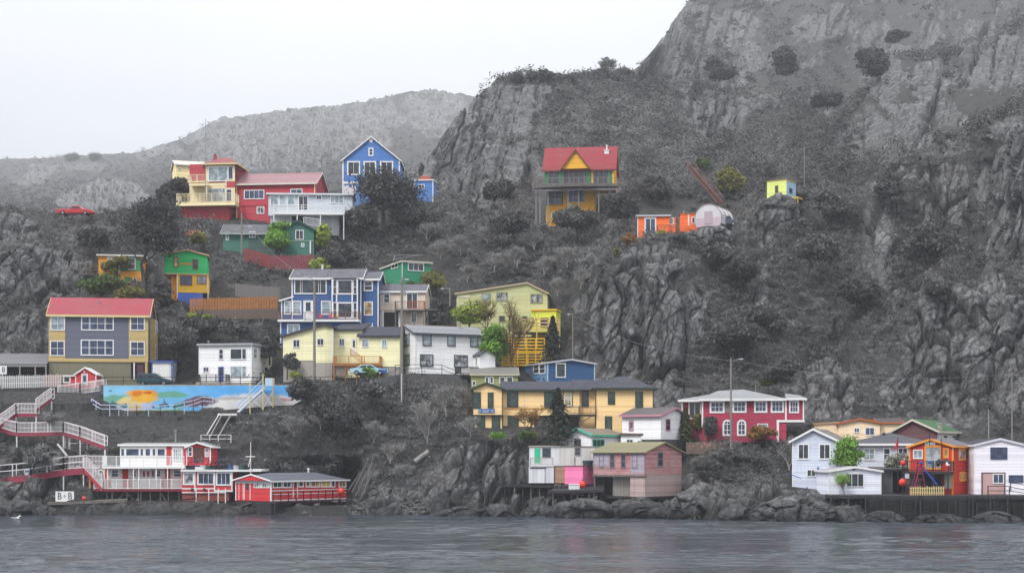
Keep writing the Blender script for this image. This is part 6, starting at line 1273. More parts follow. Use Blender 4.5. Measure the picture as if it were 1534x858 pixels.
walkway('low open railed ramp with maroon beam leading to the shore lodge', [(-8, 716, 183.6), (46, 711, 183.4), (95, 703, 183.3), (125, 700.5, 183.3)], 1.5, 1.4, sh=.75, bal=False, mid=1, drop=3.2)
walkway('steep white stair with red stringer from the ramp down to the lodge deck', [(126, 701, 182.8), (153, 730, 182.8)], 1.35, 1.0, S('#b52334', 'red_stringer', .3), .5, posts=False)
walkway('white balustraded upper landing between ramp and shore lodge deck', [(100, 700, 184.9), (128, 698, 184.9), (156, 698, 184.6)], 1.25, 1.2, WRAIL, .25, drop=1)
for px_, t_, b_, Y_, mm, lab in ((97, 654, 676, 189.2, WRAIL, 'tall white post under the long white ramp, left of pair'), (104, 656, 680, 189.0, WRAIL, 'slimmer white post under the long white ramp, right of pair'), (135, 703, 742, 183.2, S('#c08a4e', 'orange_post'), 'orange timber post under the stair to the lodge deck')):
    mb = MB(); hgt = (b_ - t_) / F * Y_ ; mb.tube([(0, 0, -1.0), (0, 0, hgt)], [.15, .13], 8); o = mb.build('post', mm, None, P(px_, b_, Y_)); tag(o, lab, 'post')
mb = MB(); k = .0
for a in (0, 1.3, 2.2): mb.box(a, a + .1, 0, .1, -1, 1.1)
mb.box(.1, 2.6, .02, .08, .3, .4); mb.box(.1, 2.6, .02, .08, .95, 1.05); o = mb.build('handrail', WRAIL, None, P(103, 668, 188.7)); tag(o, 'short white handrail under the bend of the long ramp', 'handrail')
mb = MB(); mb.bar((0, 0, 1.4), (1.15, 0, 0), .12, .2); o = mb.build('handrail', WRAIL, None, P(86, 682, 184.2)); tag(o, 'single white slanting handrail above the lodge landing', 'handrail')
def fence_line(name, label, cat, pts, m, top=None, gap=.06, board=.14, deep=.3, rails=True, posts_m=None):
    """upright boards; pts: (px, py top, py base, Y)"""
    c = P(pts[0][0], pts[0][2], pts[0][3]); root = empty(name, c); tag(root, label, cat)
    for (x0, t0, b0, Y0), (x1, t1, b1, Y1) in zip(pts[:-1], pts[1:]):
        A, B = P(x0, b0, Y0) - c, P(x1, b1, Y1) - c; ha, hb = (b0 - t0) / F * Y0, (b1 - t1) / F * Y1; n = max(2, int((B - A).length / (board + gap))); mb = MB(); rnd = random.Random(3)
        for i in range(n):
            p = A.lerp(B, (i + .5) / n); h_ = ha + (hb - ha) * i / n + rnd.uniform(-.06, .06); mb.box(p.x - board / 2, p.x + board / 2, p.y, p.y + .03, p.z - deep, p.z + h_)
        mb.build('boards', m, root)
        if rails:
            r = MB(); u = Vector((0, .06, 0)); z = Vector((0, 0, 1))
            r.bar(A + u + z * ha * .25, B + u + z * hb * .25, .08); r.bar(A + u + z * ha * .8, B + u + z * hb * .8, .08); r.build('rail', posts_m or m, root)
    return root
fence_line('picket_fence', 'white upright paling fence at the left edge in front of the carport', 'fence', [(-20, 563, 578.5, 200.6), (45, 562, 577, 200.6), (66, 561, 576, 200.6)], S('#dcdcdc', 'grey_white_palings'), gap=.1, board=.13)
fence_line('picket_fence', 'pinkish white paling fence between carport and red hut', 'fence', [(66, 561, 576, 200.55), (92, 560.5, 575.5, 200.5)], S('#d9c6c3', 'pinkish_palings'), gap=.08)
fence_line('board_fence', 'dark red board fence below the bottle green house', 'fence', [(366, 371, 388, 238), (402, 382, 399, 235.5), (436, 383, 401, 236), (470, 381, 399, 236.6)], S('#8e3a41', 'dark_red_palings', wear=.25), gap=.08, board=.26)
fence_line('board_fence', 'grey weathered board fence left of the blue house', 'fence', [(352, 424, 440, 226), (385, 428, 444, 225), (420, 430, 446, 224.6)], S('#7b7774', 'grey_palings', wear=.25), gap=.02)
fence_line('terrace_fence', 'orange brown board fence around the terrace below the green and yellow house', 'fence', [(284, 447, 466, 219.6), (330, 446, 465, 219), (416, 444, 462, 218.6)], M_BROWN, gap=.07, board=.32)
fence_line('board_fence', 'lower grey brown retaining boards under the orange brown terrace fence', 'fence', [(290, 464, 474, 218.9), (416, 462, 474, 218.2)], S('#6d5c52', 'brown_grey_boards', wear=.25), gap=.01, rails=False)
fence_line('picket_fence', 'short yellowish white picket fence on the wharf before the red waterfront house', 'fence', [(1363, 728.5, 740, 164.9), (1415, 728, 741, 164.9)], S('#d7c489', 'worn_cream_palings', wear=.2), gap=.12, board=.12)
fence_line('board_fence', 'brown board fence with faded graffiti left of the green bank under the burgundy house', 'fence', [(1028, 662, 676, 186), (1104, 661, 677, 186)], S('#75655b', 'brown_palings', wear=.3), gap=.01)
mb = MB(); rnd = random.Random(2)
for k in range(26):
    x = rnd.uniform(.2, 5.3); z = rnd.uniform(.3, .9); mb.box(x, x + rnd.uniform(.05, .3), -.03, -.012, z, z + rnd.uniform(.05, .35))
o = mb.build('graffiti', S('#b9857e', 'faded_pink_paint'), bpy.data.objects['board_fence.003'], (0, 0, 0))
def metal_rail(label, pts, h=1.1, m=M_BLACK, mid=1, name='metal_railing', post=2.4, top=.07):
    c = P(*pts[0]); W = [P(*p) - c for p in pts]; mb = MB()
    for a, b in zip(W[:-1], W[1:]): rail(mb, a, b, h, balus=False, mid=mid, post=post, bottom=False, top=top, pw=.08, drop=.4)
    o = mb.build(name, m, None, c); tag(o, label, 'railing'); return o
metal_rail('long black metal road railing along the top of the painted wall', [(157, 577, 199.6), (240, 577.2, 199.6), (330, 577.4, 199.6), (420, 577, 199.6)])
metal_rail('black metal road railing right of the painted wall below the cream house', [(440, 578, 201.2), (480, 577, 201.8), (527, 575, 202.4)])
metal_rail('black metal railing in front of the large white house', [(592, 559, 202.8), (632, 558, 202.8), (662, 559, 202.8), (694, 572, 202.2)])
metal_rail('pale lilac handrail zigzagging in front of the painted wall', [(137, 609, 198.0), (151, 618, 197), (205, 618, 197), (240, 619.5, 197), (262, 617.5, 197), (290, 611, 197.4), (303, 606, 197.8), (319, 607, 197.8)], 1.0, S('#c3cbe6', 'lilac_paint'), 1, post=1.3, top=.1)
metal_rail('white handrail at the foot of the white ladder stair above the lodge', [(301, 663, 192), (340, 663, 192), (346, 663, 192)], 1.0, WRAIL, 1, post=1.1)
# ---- painted wall
pa, pb_ = P(155, 624, 199.3), P(454, 624, 199.3); zt = P(155, 577.5, 199.3).z - pa.z
m, t, b = mat('painted_mural'); b.inputs['Roughness'].default_value = .7; b.inputs['Specular IOR Level'].default_value = .2
co = N(t, 'ShaderNodeTexCoord'); nz = N(t, 'ShaderNodeTexNoise', i_Scale=.9, i_Detail=4.0); L(t, co.outputs['Object'], nz.inputs['Vector'])
sp = N(t, 'ShaderNodeSeparateXYZ'); L(t, co.outputs['Object'], sp.inputs[0]); sn = N(t, 'ShaderNodeSeparateColor'); L(t, nz.outputs[1], sn.inputs[0])
PX_ = math_n(t, 'ADD', math_n(t, 'MULTIPLY', sp.outputs['X'], F / 199.3), 155.0); PY_ = math_n(t, 'SUBTRACT', 624.0, math_n(t, 'MULTIPLY', sp.outputs['Z'], F / 199.3))
PX_ = math_n(t, 'ADD', PX_, math_n(t, 'MULTIPLY', math_n(t, 'SUBTRACT', sn.outputs[0], .5), 22.0)); PY_ = math_n(t, 'ADD', PY_, math_n(t, 'MULTIPLY', math_n(t, 'SUBTRACT', sn.outputs[1], .5), 9.0))
col = None
def ell(col, cx_, cy_, rx, ry, hexc, soft=.25):
    dx = math_n(t, 'DIVIDE', math_n(t, 'SUBTRACT', PX_, cx_), rx); dy = math_n(t, 'DIVIDE', math_n(t, 'SUBTRACT', PY_, cy_), ry)
    r2_ = math_n(t, 'ADD', math_n(t, 'MULTIPLY', dx, dx), math_n(t, 'MULTIPLY', dy, dy)); f = N(t, 'ShaderNodeMapRange'); f.inputs[1].default_value = 1 + soft; f.inputs[2].default_value = 1 - soft; L(t, r2_, f.inputs[0])
    return mixc(t, f.outputs[0], col, lin(hexc))
gr_ = N(t, 'ShaderNodeMapRange'); gr_.inputs[1].default_value = 160; gr_.inputs[2].default_value = 330; L(t, PX_, gr_.inputs[0])
col = mixc(t, gr_.outputs[0], lin('#93d0ee'), lin('#62b2ee'))
for e_ in ((175, 597, 24, 5, '#74b5a0'), (255, 591, 28, 5, '#6fb09c'), (195, 604, 24, 9, '#e3cf90'), (172, 612, 24, 6, '#a8c0bc'), (214, 590, 22, 7, '#f3a51c'), (216, 597, 18, 6, '#f0b63a'), (207, 589, 7, 4, '#dd7c1e'), (222, 588, 6, 2, '#c96a22'), (205, 611, 16, 4, '#d9c08a'), (167, 607, 6, 5, '#3f7f74'), (178, 606, 7, 2, '#9a6672'), (222, 608, 9, 5, '#b7c4e4'), (228, 609, 3, 3, '#56688f'), (188, 613, 6, 4, '#d7d9de'), (185, 607, 4, 3, '#47808a'), (246, 607, 6, 3, '#35566b'), (246, 602, 2, 5, '#5c7d90'), (250, 615, 22, 3, '#5fae84'), (235, 617, 50, 2.5, '#7d8f45'), (270, 608, 10, 4, '#3f7f74'),
            (385, 607, 78, 17, '#dedcd9'), (300, 600, 22, 7, '#6b4f5b'), (288, 604, 16, 6, '#7a5865'), (277, 606, 6, 4, '#2f5f66'), (318, 614, 18, 5, '#585452'), (345, 596, 30, 2, '#b9b4b0'), (352, 616, 4, 3, '#8d5f4d'), (400, 612, 24, 7, '#c9c9c8'), (165, 586, 3, 1.5, '#4f86a6'), (430, 598, 10, 2, '#d9a0a4')): col = ell(col, *e_)
n2 = N(t, 'ShaderNodeTexNoise', i_Scale=.5, i_Detail=6.0); L(t, co.outputs['Object'], n2.inputs['Vector']); f2 = N(t, 'ShaderNodeMapRange'); f2.inputs[1].default_value = .35; f2.inputs[2].default_value = .7; f2.inputs[3].default_value = 1.04; f2.inputs[4].default_value = .82; L(t, n2.outputs[0], f2.inputs[0])
hv = N(t, 'ShaderNodeHueSaturation'); L(t, f2.outputs[0], hv.inputs['Value']); L(t, col, hv.inputs['Color']); L(t, hv.outputs[0], b.inputs['Base Color']); M_MURAL = m
mb = MB(); wlen = pb_.x - pa.x; mb.prism([(0, -1.5), (wlen * .72, -1.2), (wlen * .9, .9), (wlen, 2.2), (wlen, zt), (0, zt)], 'y', 0, .35)
root = empty('mural_wall', pa); tag(root, 'long retaining wall painted with a bright blue, yellow and white harbour mural', 'wall'); mb.build('painted_face', M_MURAL, root); mb = MB(); mb.box(-.05, wlen, .001, .4, zt + .002, zt + .14); mb.build('coping', M_CONC, root)
# ---- road behind the railing, lane above it
def strip_sheet(name, label, pts, wid, m, kind='structure'):
    me = bpy.data.meshes.new(name); V = []; Fc = []
    for p in pts: w0 = P(*p); V += [tuple(w0), (w0.x, w0.y + wid, w0.z + .06)]
    for i in range(len(pts) - 1): Fc.append((2 * i, 2 * i + 2, 2 * i + 3, 2 * i + 1))
    k = len(V); V += [(x, y, z - 1.2) for x, y, z in V]
    for i in range(len(pts) - 1): Fc.append((2 * i, k + 2 * i, k + 2 * i + 2, 2 * i + 2))
    me.from_pydata(V, [], Fc); me.materials.append(m); o = bpy.data.objects.new(name, me); COL.objects.link(o); tag(o, label, kind=kind); return o
strip_sheet('road', 'narrow grey asphalt lane above the painted wall', [(150, 576.6, 199.7), (250, 576.6, 199.7), (350, 576.6, 199.7), (438, 577, 199.9), (480, 576.5, 201.5), (530, 574, 202.3), (600, 560, 203.4), (690, 561, 203)], 6.2, plain('#5f6062', 'asphalt', .9))
mb = MB(); mb.hexa([(0, 0, -2.2), (9, 0, -2.6), (9, .5, -2.6), (0, .5, -2.2)], [(0, 0, 0), (9, 0, -.6), (9, .5, -.6), (0, .5, 0)]); o = mb.build('retaining_wall', M_DCONC, None, P(598, 561.5, 202.6)); tag(o, 'dark grey concrete retaining wall below the large white house', 'wall')
mb = MB(); mb.box(0, 8, 0, .5, -1.6, 0); o = mb.build('retaining_wall', M_DCONC, None, P(436, 579, 201)); tag(o, 'grey concrete kerb wall under the road railing right of the mural', 'wall')
# ---- blue stair with lattice tower in front of the painted wall
root = empty('blue_stair', P(385, 622, 197.6)); tag(root, 'sky blue stair on a yellow and white braced frame before the painted wall', 'stair'); BL = S('#6fb4e6', 'sky_blue_paint'); YL = S('#d9cf8a', 'pale_yellow_paint'); TN = S('#c9a878', 'tan_paint')
o0 = root.location.copy(); Q = lambda x, y, Y=197.6: P(x, y, Y) - o0
for dy in (0, 1.0):
    b_ = MB(); b_.bar(Q(356, 617) + Vector((0, dy, 0)), Q(396, 580) + Vector((0, dy, 0)), .07, .26); b_.build('stringer', WRAIL if dy == 0 else BL, root)
    b_ = MB(); b_.bar(Q(352, 608) + Vector((0, dy, 0)), Q(392, 570) + Vector((0, dy, 0)), .07, .07); b_.bar(Q(358, 610) + Vector((0, dy, 0)), Q(394, 575) + Vector((0, dy, 0)), .06, .06); b_.build('handrail', WRAIL if dy == 0 else BL, root)
b_ = MB()
for k in range(13): q = Q(356 + 40 * k / 12, 617 - 37 * k / 12); b_.box(q.x - .16, q.x + .16, .05, .95, q.z - .05, q.z)
b_.build('tread', BL, root)
b_ = MB(); b_.hexa([Q(394, 584), Q(411, 584), Q(411, 584, 198.8), Q(394, 584, 198.8)], [Q(394, 580), Q(411, 580), Q(411, 580, 198.8), Q(394, 580, 198.8)]); b_.build('landing', BL, root)
b_ = MB(); b_.hexa([Q(397, 578), Q(411, 578), Q(411, 578, 197.7), Q(397, 578, 197.7)], [Q(397, 566), Q(411, 566), Q(411, 566, 197.7), Q(397, 566, 197.7)]); b_.build('side_panel', S('#bfd6e8', 'pale_blue_panel'), root)
for x, y0_, y1_, mm in ((374.5, 622, 570, YL), (394, 614, 560, YL), (409, 610, 566, TN)): b_ = MB(); b_.bar(Q(x, y0_), Q(x, y1_), .13); b_.build('post', mm, root)
for a, c_ in (((376, 596), (394, 612)), ((395, 588), (409, 609)), ((409, 586), (395, 610))): b_ = MB(); b_.bar(Q(*a), Q(*c_), .07); b_.build('brace', WRAIL, root)
root = empty('ladder_stair', P(318, 662, 192.5)); tag(root, 'steep white ladder stair running down from the painted wall to the lodge', 'stair'); o0 = root.location.copy()
for a, c_ in (((333, 621, 196.5), (314, 656, 192.6)), ((346, 621, 196.5), (326, 656, 192.6))): b_ = MB(); b_.bar(P(*a) - o0, P(*c_) - o0, .08, .24); b_.build('stringer', S('#a9a6a4', 'grey_stringer'), root)
b_ = MB()
for k in range(12): a = P(333, 621, 196.3).lerp(P(314, 656, 192.6), (k + .5) / 12) - o0; c_ = P(346, 621, 196.5).lerp(P(326, 656, 192.6), (k + .5) / 12) - o0; b_.bar(a, c_, .22, .05)
b_.build('tread', M_DWOOD, root); b_ = MB(); b_.bar(P(329, 619, 196.5) - o0, P(310, 650, 192.6) - o0, .08); b_.build('handrail', WRAIL, root); b_ = MB(); b_.hexa([P(326, 622, 196.4) - o0, P(355, 622, 196.4) - o0, P(355, 622, 198) - o0, P(326, 622, 198) - o0], [P(326, 619, 196.4) - o0, P(355, 619, 196.4) - o0, P(355, 619, 198) - o0, P(326, 619, 198) - o0]); b_.build('landing', WRAIL, root)
# ---- signs
root = empty('guest_sign', P(97, 752, 181.3)); tag(root, 'white board sign reading B&B on the dark landing stage', 'sign'); mb = MB(); mb.box(-1.1, 1.08, 0, .06, .1, 1.3); mb.build('board', S('#f2f2f2', 'sign_white'), root); INK = S('#26272c', 'sign_ink'); 
text_mesh('B', 1.15, root, (-.62, -.012, .72), (R(90), 0, 0), INK, squash=.8); text_mesh('B', 1.15, root, (.62, -.012, .72), (R(90), 0, 0), INK, squash=.8); text_mesh('&', .6, root, (0, -.012, .74), (R(90), 0, 0), S('#9a9a9c', 'grey_ink'), squash=.7)
for x in (-.9, .9): mb = MB(); mb.box(x - .05, x + .05, .062, .14, -.3, 1.1); mb.build('leg', M_DWOOD, root)
root = empty('guest_sign', P(3, 578, 200.9)); tag(root, 'white framed sign on a post at the left edge, cut by the photo border', 'sign'); mb = MB(); mb.box(-1.5, .62, 0, .05, 1.55, 2.65); mb.build('board', S('#f2f2f2', 'sign_white'), root); mb = MB(); mb.box(-.05, .07, .052, .14, -.4, 2.5); mb.build('post', WRAIL, root)
text_mesh('B', 1.0, root, (-1.0, -.012, 2.1), (R(90), 0, 0), INK, squash=.8); text_mesh('B', 1.0, root, (.2, -.012, 2.1), (R(90), 0, 0), INK, squash=.8); text_mesh('&', .5, root, (-.42, -.012, 2.1), (R(90), 0, 0), S('#9a9a9c', 'grey_ink'), squash=.7)
root = empty('ramp_sign', P(36, 709, 185)); tag(root, 'long white lettered board leaning behind the low ramp rail', 'sign'); mb = MB(); mb.box(0, 2.15, 0, .05, -.1, .55); mb.build('board', S('#dfe3ee', 'sign_pale'), root)
mb = MB(); rnd = random.Random(4)
for k in range(11): x = .15 + k * .17; mb.box(x, x + .05, -.015, -.003, .1, .42); mb.box(x + .05, x + .1, -.015, -.003, rnd.choice((.1, .24, .36)), .42)
mb.build('lettering', S('#4a5a86', 'blue_ink'), root)
# ---- wharf, timbers and buoys on the left shore
wharf('landing_stage', 'low dark landing stage with a B&B board on the left shore', [P(71, 752.5, 180.6), P(190, 748, 180.6), P(190, 746, 184), P(71, 750, 184)], .3, front_posts(95, 185, 14, 751, 180.8), top=M_WOOD, deep=2.4)
def buoy(px_, py_, Y_, r, label, col='#e23a28', rope=True):
    c = P(px_, py_, Y_); root = empty('buoy', c); tag(root, label, 'buoy'); mb = MB(); mb.ball((0, 0, 0), r, 16, 10, 1.08); mb.build('float', plain(col, 'buoy_plastic_' + col[1:], .35, noise=.05, spec=.5), root, smooth=True)
    mb = MB(); mb.tube([(0, 0, r * 1.0), (0, 0, r * 1.35)], [r * .3, r * .22], 8); mb.build('eye', plain('#3a4a8c', 'buoy_collar'), root)
buoy(126, 746, 180.9, .24, 'small red ball buoy on the landing stage beside the B&B board'); buoy(401, 738, 179.2, .5, 'large pink red buoy hanging on the long red shed front', '#ee5a52'); buoy(511, 735.5, 184.2, .4, 'bright red buoy hanging at the far right end of the long red shed'); buoy(873, 725.5, 178.2, .42, 'red buoy beside a white crate on the pink shed wharf'); buoy(1352, 722, 166.8, .4, 'red ball buoy hanging under the dark boathouse roof'); buoy(1352.5, 693, 167, .28, 'small red buoy on the balcony corner left of the red waterfront house')
root = empty('fish_crate', P(860, 732.5, 177.2)); tag(root, 'white fish crate on the wharf in front of the bubblegum pink shed', 'crate'); mb = MB(); mb.box(-.62, .62, -.4, .4, 0, .08)
for q in ((-.62, .62, -.4, -.34), (-.62, .62, .34, .4), (-.62, -.56, -.34, .34), (.56, .62, -.34, .34)): mb.box(*q, .08, .62)
mb.build('tub', S('#e6e6ea', 'crate_white'), root); mb = MB(); mb.box(-.66, .66, -.44, -.401, .5, .58); mb.build('rim', S('#d0d0d6', 'crate_rim'), root)
mb = MB(); rnd = random.Random(9)
for k in range(20): mb.ball((rnd.uniform(-1.1, 1.1), rnd.uniform(-.3, .3), rnd.uniform(0, .5)), rnd.uniform(.12, .26), 6, 4)
o = mb.build('net_heap', plain('#55504e', 'dark_netting', .95), None, P(846, 731, 178.6)); tag(o, 'heap of dark nets on the wharf below the brown panel', 'net heap')
root = empty('life_ring', P(151, 707, 183.6)); tag(root, 'white life ring hanging by the lodge stair', 'life ring'); mb = MB(); mb.tube([(.3 * math.cos(a * math.pi / 8), 0, .3 * math.sin(a * math.pi / 8)) for a in range(17)], .08, 6, False); mb.build('ring', WHITE, root, smooth=True); mb = MB(); mb.box(-.05, .05, .03, .1, .3, .7); mb.build('hook', M_DWOOD, root)
mb = MB(); mb.hexa([(-3.2, 0, -1.35), (3.2, 0, .5), (3.2, 1.3, .5), (-3.2, 1.3, -1.35)], [(-3.2, 0, -1.2), (3.2, 0, .65), (3.2, 1.3, .65), (-3.2, 1.3, -1.2)]); o = mb.build('slipway', M_WOOD, None, P(335, 760, 179.6)); tag(o, 'grey timber slipway ramp descending from the long red shed', 'slipway')
rnd = random.Random(21)
for k in range(9):
    x = rnd.uniform(165, 262); y = rnd.uniform(748, 766); mb = MB(); l_ = rnd.uniform(1.5, 4.2); mb.bar((0, 0, 0), (l_, rnd.uniform(-.3, .3), rnd.uniform(-.7, .8)), .12, .2); o = mb.build('timber', M_WOOD if k % 2 else M_DWOOD, None, P(x, y, 179.6 + (768 - y) * .1)); tag(o, 'old timber lying in the tangle of beams under the shore lodge', 'timber', 'loose timbers under the shore lodge')
for k, (xa_, ya_, xb2, yb2) in enumerate(((527, 738, 552, 690), (533, 742, 556, 694), (540, 748, 561, 702), (545, 740, 559, 684), (522, 734, 540, 708))):
    mb = MB(); a = P(xa_, ya_, 182.2); b2 = P(xb2, yb2, 186.5); mb.bar((0, 0, 0), b2 - a, .12, .05 if k % 2 else .16); o = mb.build('plank', S('#504e4c', 'bleached_timber', wear=.3), None, a); tag(o, 'bleached plank leaning on the bank right of the long red shed', 'plank', 'planks leaning on the bank')
mb = MB(); mb.tube([(0, 0, 0), (1.7, 0, 1.25)], .33, 12, True); o = mb.build('culvert_pipe', S('#9c9b99', 'pale_pipe'), None, P(622, 691, 189)); tag(o, 'pale grey culvert pipe sticking out of the bare dark slope', 'pipe')
mb = MB(); rnd = random.Random(8)
for k in range(520):
    x = rnd.gauss(595, 36); y = rnd.uniform(748, 771); w0 = P(x, y, 178.6 + (771 - y) * .16 + rnd.uniform(-.3, .3)); r_ = rnd.uniform(.1, .34); q = [Vector((rnd.uniform(.7, 1.2) * sx_, rnd.uniform(.7, 1.2) * sy_, 0)) * r_ for sx_, sy_ in ((-1, -1), (1, -1), (1, 1), (-1, 1))]; h_ = r_ * rnd.uniform(.4, 1.0)
    mb.hexa([w0 + v for v in q], [w0 + v * rnd.uniform(.4, .9) + Vector((0, 0, h_)) for v in q])
o = mb.build('shore_rubble', plain('#585858', 'rubble_stone', .9, noise=.4), None); tag(o, 'grey loose stone rubble on the small beach right of the long red shed', 'rubble', kind='stuff')
# ---- roof deck plants and furniture on the shore lodge
rnd = random.Random(17); zr0 = ZROOF
for k, x in enumerate((283, 289, 296, 304, 313, 322, 330, 338, 346, 354, 362, 369)):
    c = P(x, 700, 182.6); c.z = zr0 + .004; root = empty('planter', c); col = ['#2f3436', '#3a3f4a', '#4f6ea8', '#e4e2de', '#3f6a63', '#33353c'][k % 6]; tag(root, 'planter with dark foliage in the row along the lodge roof deck', 'planter', 'planters on the lodge roof deck'); mb = MB(); mb.tube([(0, 0, 0), (0, 0, .5)], [.34, .44], 10); mb.build('pot', S(col, 'pot'), root); mb = MB()
    for j in range(60): d = Vector((rnd.gauss(0, .36), rnd.gauss(0, .25), rnd.uniform(.45, 1.45))); e1 = Vector((rnd.uniform(-.12, .12), rnd.uniform(-.1, .1), rnd.uniform(-.1, .1))); e2 = Vector((rnd.uniform(-.12, .12), rnd.uniform(-.1, .1), rnd.uniform(-.1, .1))); mb.poly([d, d + e1, d + e1 + e2, d + e2])
    mb.build('foliage', plain(['#2c2d2e', '#4a4048', '#3a4a78', '#8d8488'][k % 4], 'deck_plant_%d' % (k % 4), .8), root)
root = empty('deck_crate', Vector((P(300, 700, 181.9).x, 181.5, zr0 + .004))); tag(root, 'white flower box on the left part of the lodge roof deck', 'flower box'); mb = MB(); mb.box(-.5, .5, -.2, .2, 0, .32); mb.build('box', WHITE, root); mb = MB(); mb.box(-.45, .45, -.15, .15, .322, .36); mb.build('soil', M_DWOOD, root)
# ---- balcony chairs on the blue house
def chair(px_, py_, Y_, m, label, sc=1.0):
    c = P(px_, py_, Y_); root = empty('garden_chair', c); tag(root, label, 'chair'); s_ = sc
    mb = MB(); mb.box(-.3 * s_, .3 * s_, -.3 * s_, .3 * s_, .4 * s_, .46 * s_); mb.build('seat', m, root); mb = MB(); mb.hexa([(-.3 * s_, .3 * s_, .46 * s_), (.3 * s_, .3 * s_, .46 * s_), (.3 * s_, .36 * s_, .46 * s_), (-.3 * s_, .36 * s_, .46 * s_)], [(-.26 * s_, .46 * s_, 1.15 * s_), (.26 * s_, .46 * s_, 1.15 * s_), (.26 * s_, .52 * s_, 1.15 * s_), (-.26 * s_, .52 * s_, 1.15 * s_)]); mb.build('backrest', m, root)
    for x in (-.26, .26):
        for y in (-.26, .26): mb = MB(); mb.box((x - .03) * s_, (x + .03) * s_, (y - .03) * s_, (y + .03) * s_, 0, .399 * s_); mb.build('leg', m, root)
chair(502.5, 478.6, 215.0, S('#f0ab1e', 'orange_yellow_plastic'), 'orange yellow chair on the blue house balcony', 1.1); chair(480, 479.4, 215.0, S('#c2455c', 'rose_plastic'), 'rose red chair on the blue house balcony, leftmost', .75); chair(495, 479.2, 215.0, S('#d8568c', 'pink_plastic'), 'pink chair beside the orange yellow chair on the balcony', .8)
# ---- poles and lines
POLE = S('#85807b', 'grey_pole_wood', rough=.85, wear=.25)
def pole(px_, top, base, Y_, label, r=.15, arms=(), lamp=None, tr=False, m=None, name='utility_pole'):
    c = P(px_, base, Y_); h_ = (base - top) / F * Y_; root = empty(name, c); tag(root, label, 'utility pole' if name == 'utility_pole' else 'pole'); mb = MB(); mb.tube([(0, 0, -1), (0, 0, h_)], [r, r * .75], 8); mb.build('shaft', m or POLE, root)
    for z_, l_ in arms: mb = MB(); mb.box(-l_, l_, -.2, -.1, h_ - z_ - .06, h_ - z_ + .06); mb.build('crossarm', POLE, root)
    for z_, dx, dz in (lamp or ()):
        mb = MB(); mb.tube([(0, -.02, h_ - z_), (dx * .35, -.1, h_ - z_ + dz * .8), (dx, -.15, h_ - z_ + dz)], .045, 6); mb.build('lamp_arm', M_GMET, root); mb = MB(); mb.hexa([(dx - .1, -.3, h_ - z_ + dz - .12), (dx + .5 * (1 if dx > 0 else -1), -.3, h_ - z_ + dz - .12), (dx + .5 * (1 if dx > 0 else -1), .02, h_ - z_ + dz - .12), (dx - .1, .02, h_ - z_ + dz - .12)], [(dx - .05, -.24, h_ - z_ + dz + .05), (dx + .4 * (1 if dx > 0 else -1), -.24, h_ - z_ + dz + .03), (dx + .4 * (1 if dx > 0 else -1), -.04, h_ - z_ + dz + .03), (dx - .05, -.04, h_ - z_ + dz + .05)]); mb.build('lamp_head', M_GMET, root)
    if tr: mb = MB(); mb.tube([(.28, 0, h_ - 2.2), (.28, 0, h_ - 1.3)], .2, 10); mb.build('transformer', M_GMET, root)
    return c + Vector((0, 0, h_ - .3))
w1 = pole(471, 421, 566, 204, 'tall wooden utility pole in front of the blue and cream houses', .2, ((3.6, .01),), ((0.2, -1.0, .7), (5.6, -.9, .5))); w2 = pole(602, 416, 622, 202, 'tallest wooden utility pole left of the large white house', .2, ((.6, .5),), ((.4, .5, .2),), True); w3 = pole(674, 431, 490, 221, 'slim grey pole between beige house and lime house', .12, (), ((.2, -.8, .1),))
w4 = pole(1095, 536, 660, 184.6, 'wooden street lamp pole with curved arm in front of the burgundy house', .14, (), ((1.1, 1.0, 1.0),)); w5 = pole(1516, 557, 656, 182, 'utility pole at the right edge behind the white clapboard house', .1, ((.3, .7),)); w6 = pole(1481, 612, 656, 184, 'short slim pole left of the right edge utility pole', .09, m=M_GMET); w7 = pole(482, 232, 292, 276, 'dark utility pole between crimson house and blue gable house', .13, ((1, .5),)); w8 = pole(362, 320, 372, 240, 'wooden pole in front of the bottle green house', .16, (), ((2.2, 1.2, .2),))
w9 = pole(858, 470, 538, 211.5, 'slim leaning pole at the left foot of the central crag', .1, (), ((.1, -.3, .1),)); w10 = pole(1205, 220, 272, 262, 'thin pole on the slope right of the tiny lookout shack', .09); pole(308, 178, 300, 254.2, 'thin tall radio mast in front of the crimson house', .055, m=M_GMET, name='mast'); pole(601.5, 560, 612, 200.6, 'thin white marker pole on the bare slope under the tall utility pole', .06, m=WRAIL, name='pole'); w11 = pole(1132, 575, 590, 203, 'thin post behind the burgundy house roof', .08)
for i, (a, b2, lab) in enumerate(((w1, w2, 'power line between the two tall utility poles'), (w8, w1, 'power line from the bottle green house pole to the blue house pole'), (w4, w5, 'power line crossing the right hillside to the edge pole'), (w9, w4, 'power line from the crag foot to the street lamp pole'))):
    mb = MB(); pts = [a.lerp(b2, k / 14) - Vector((0, 0, 1.2 * math.sin(math.pi * k / 14))) - a for k in range(15)]; mb.tube(pts, .015, 4); o = mb.build('power_line', M_GMET, None, a); tag(o, lab, 'power line')
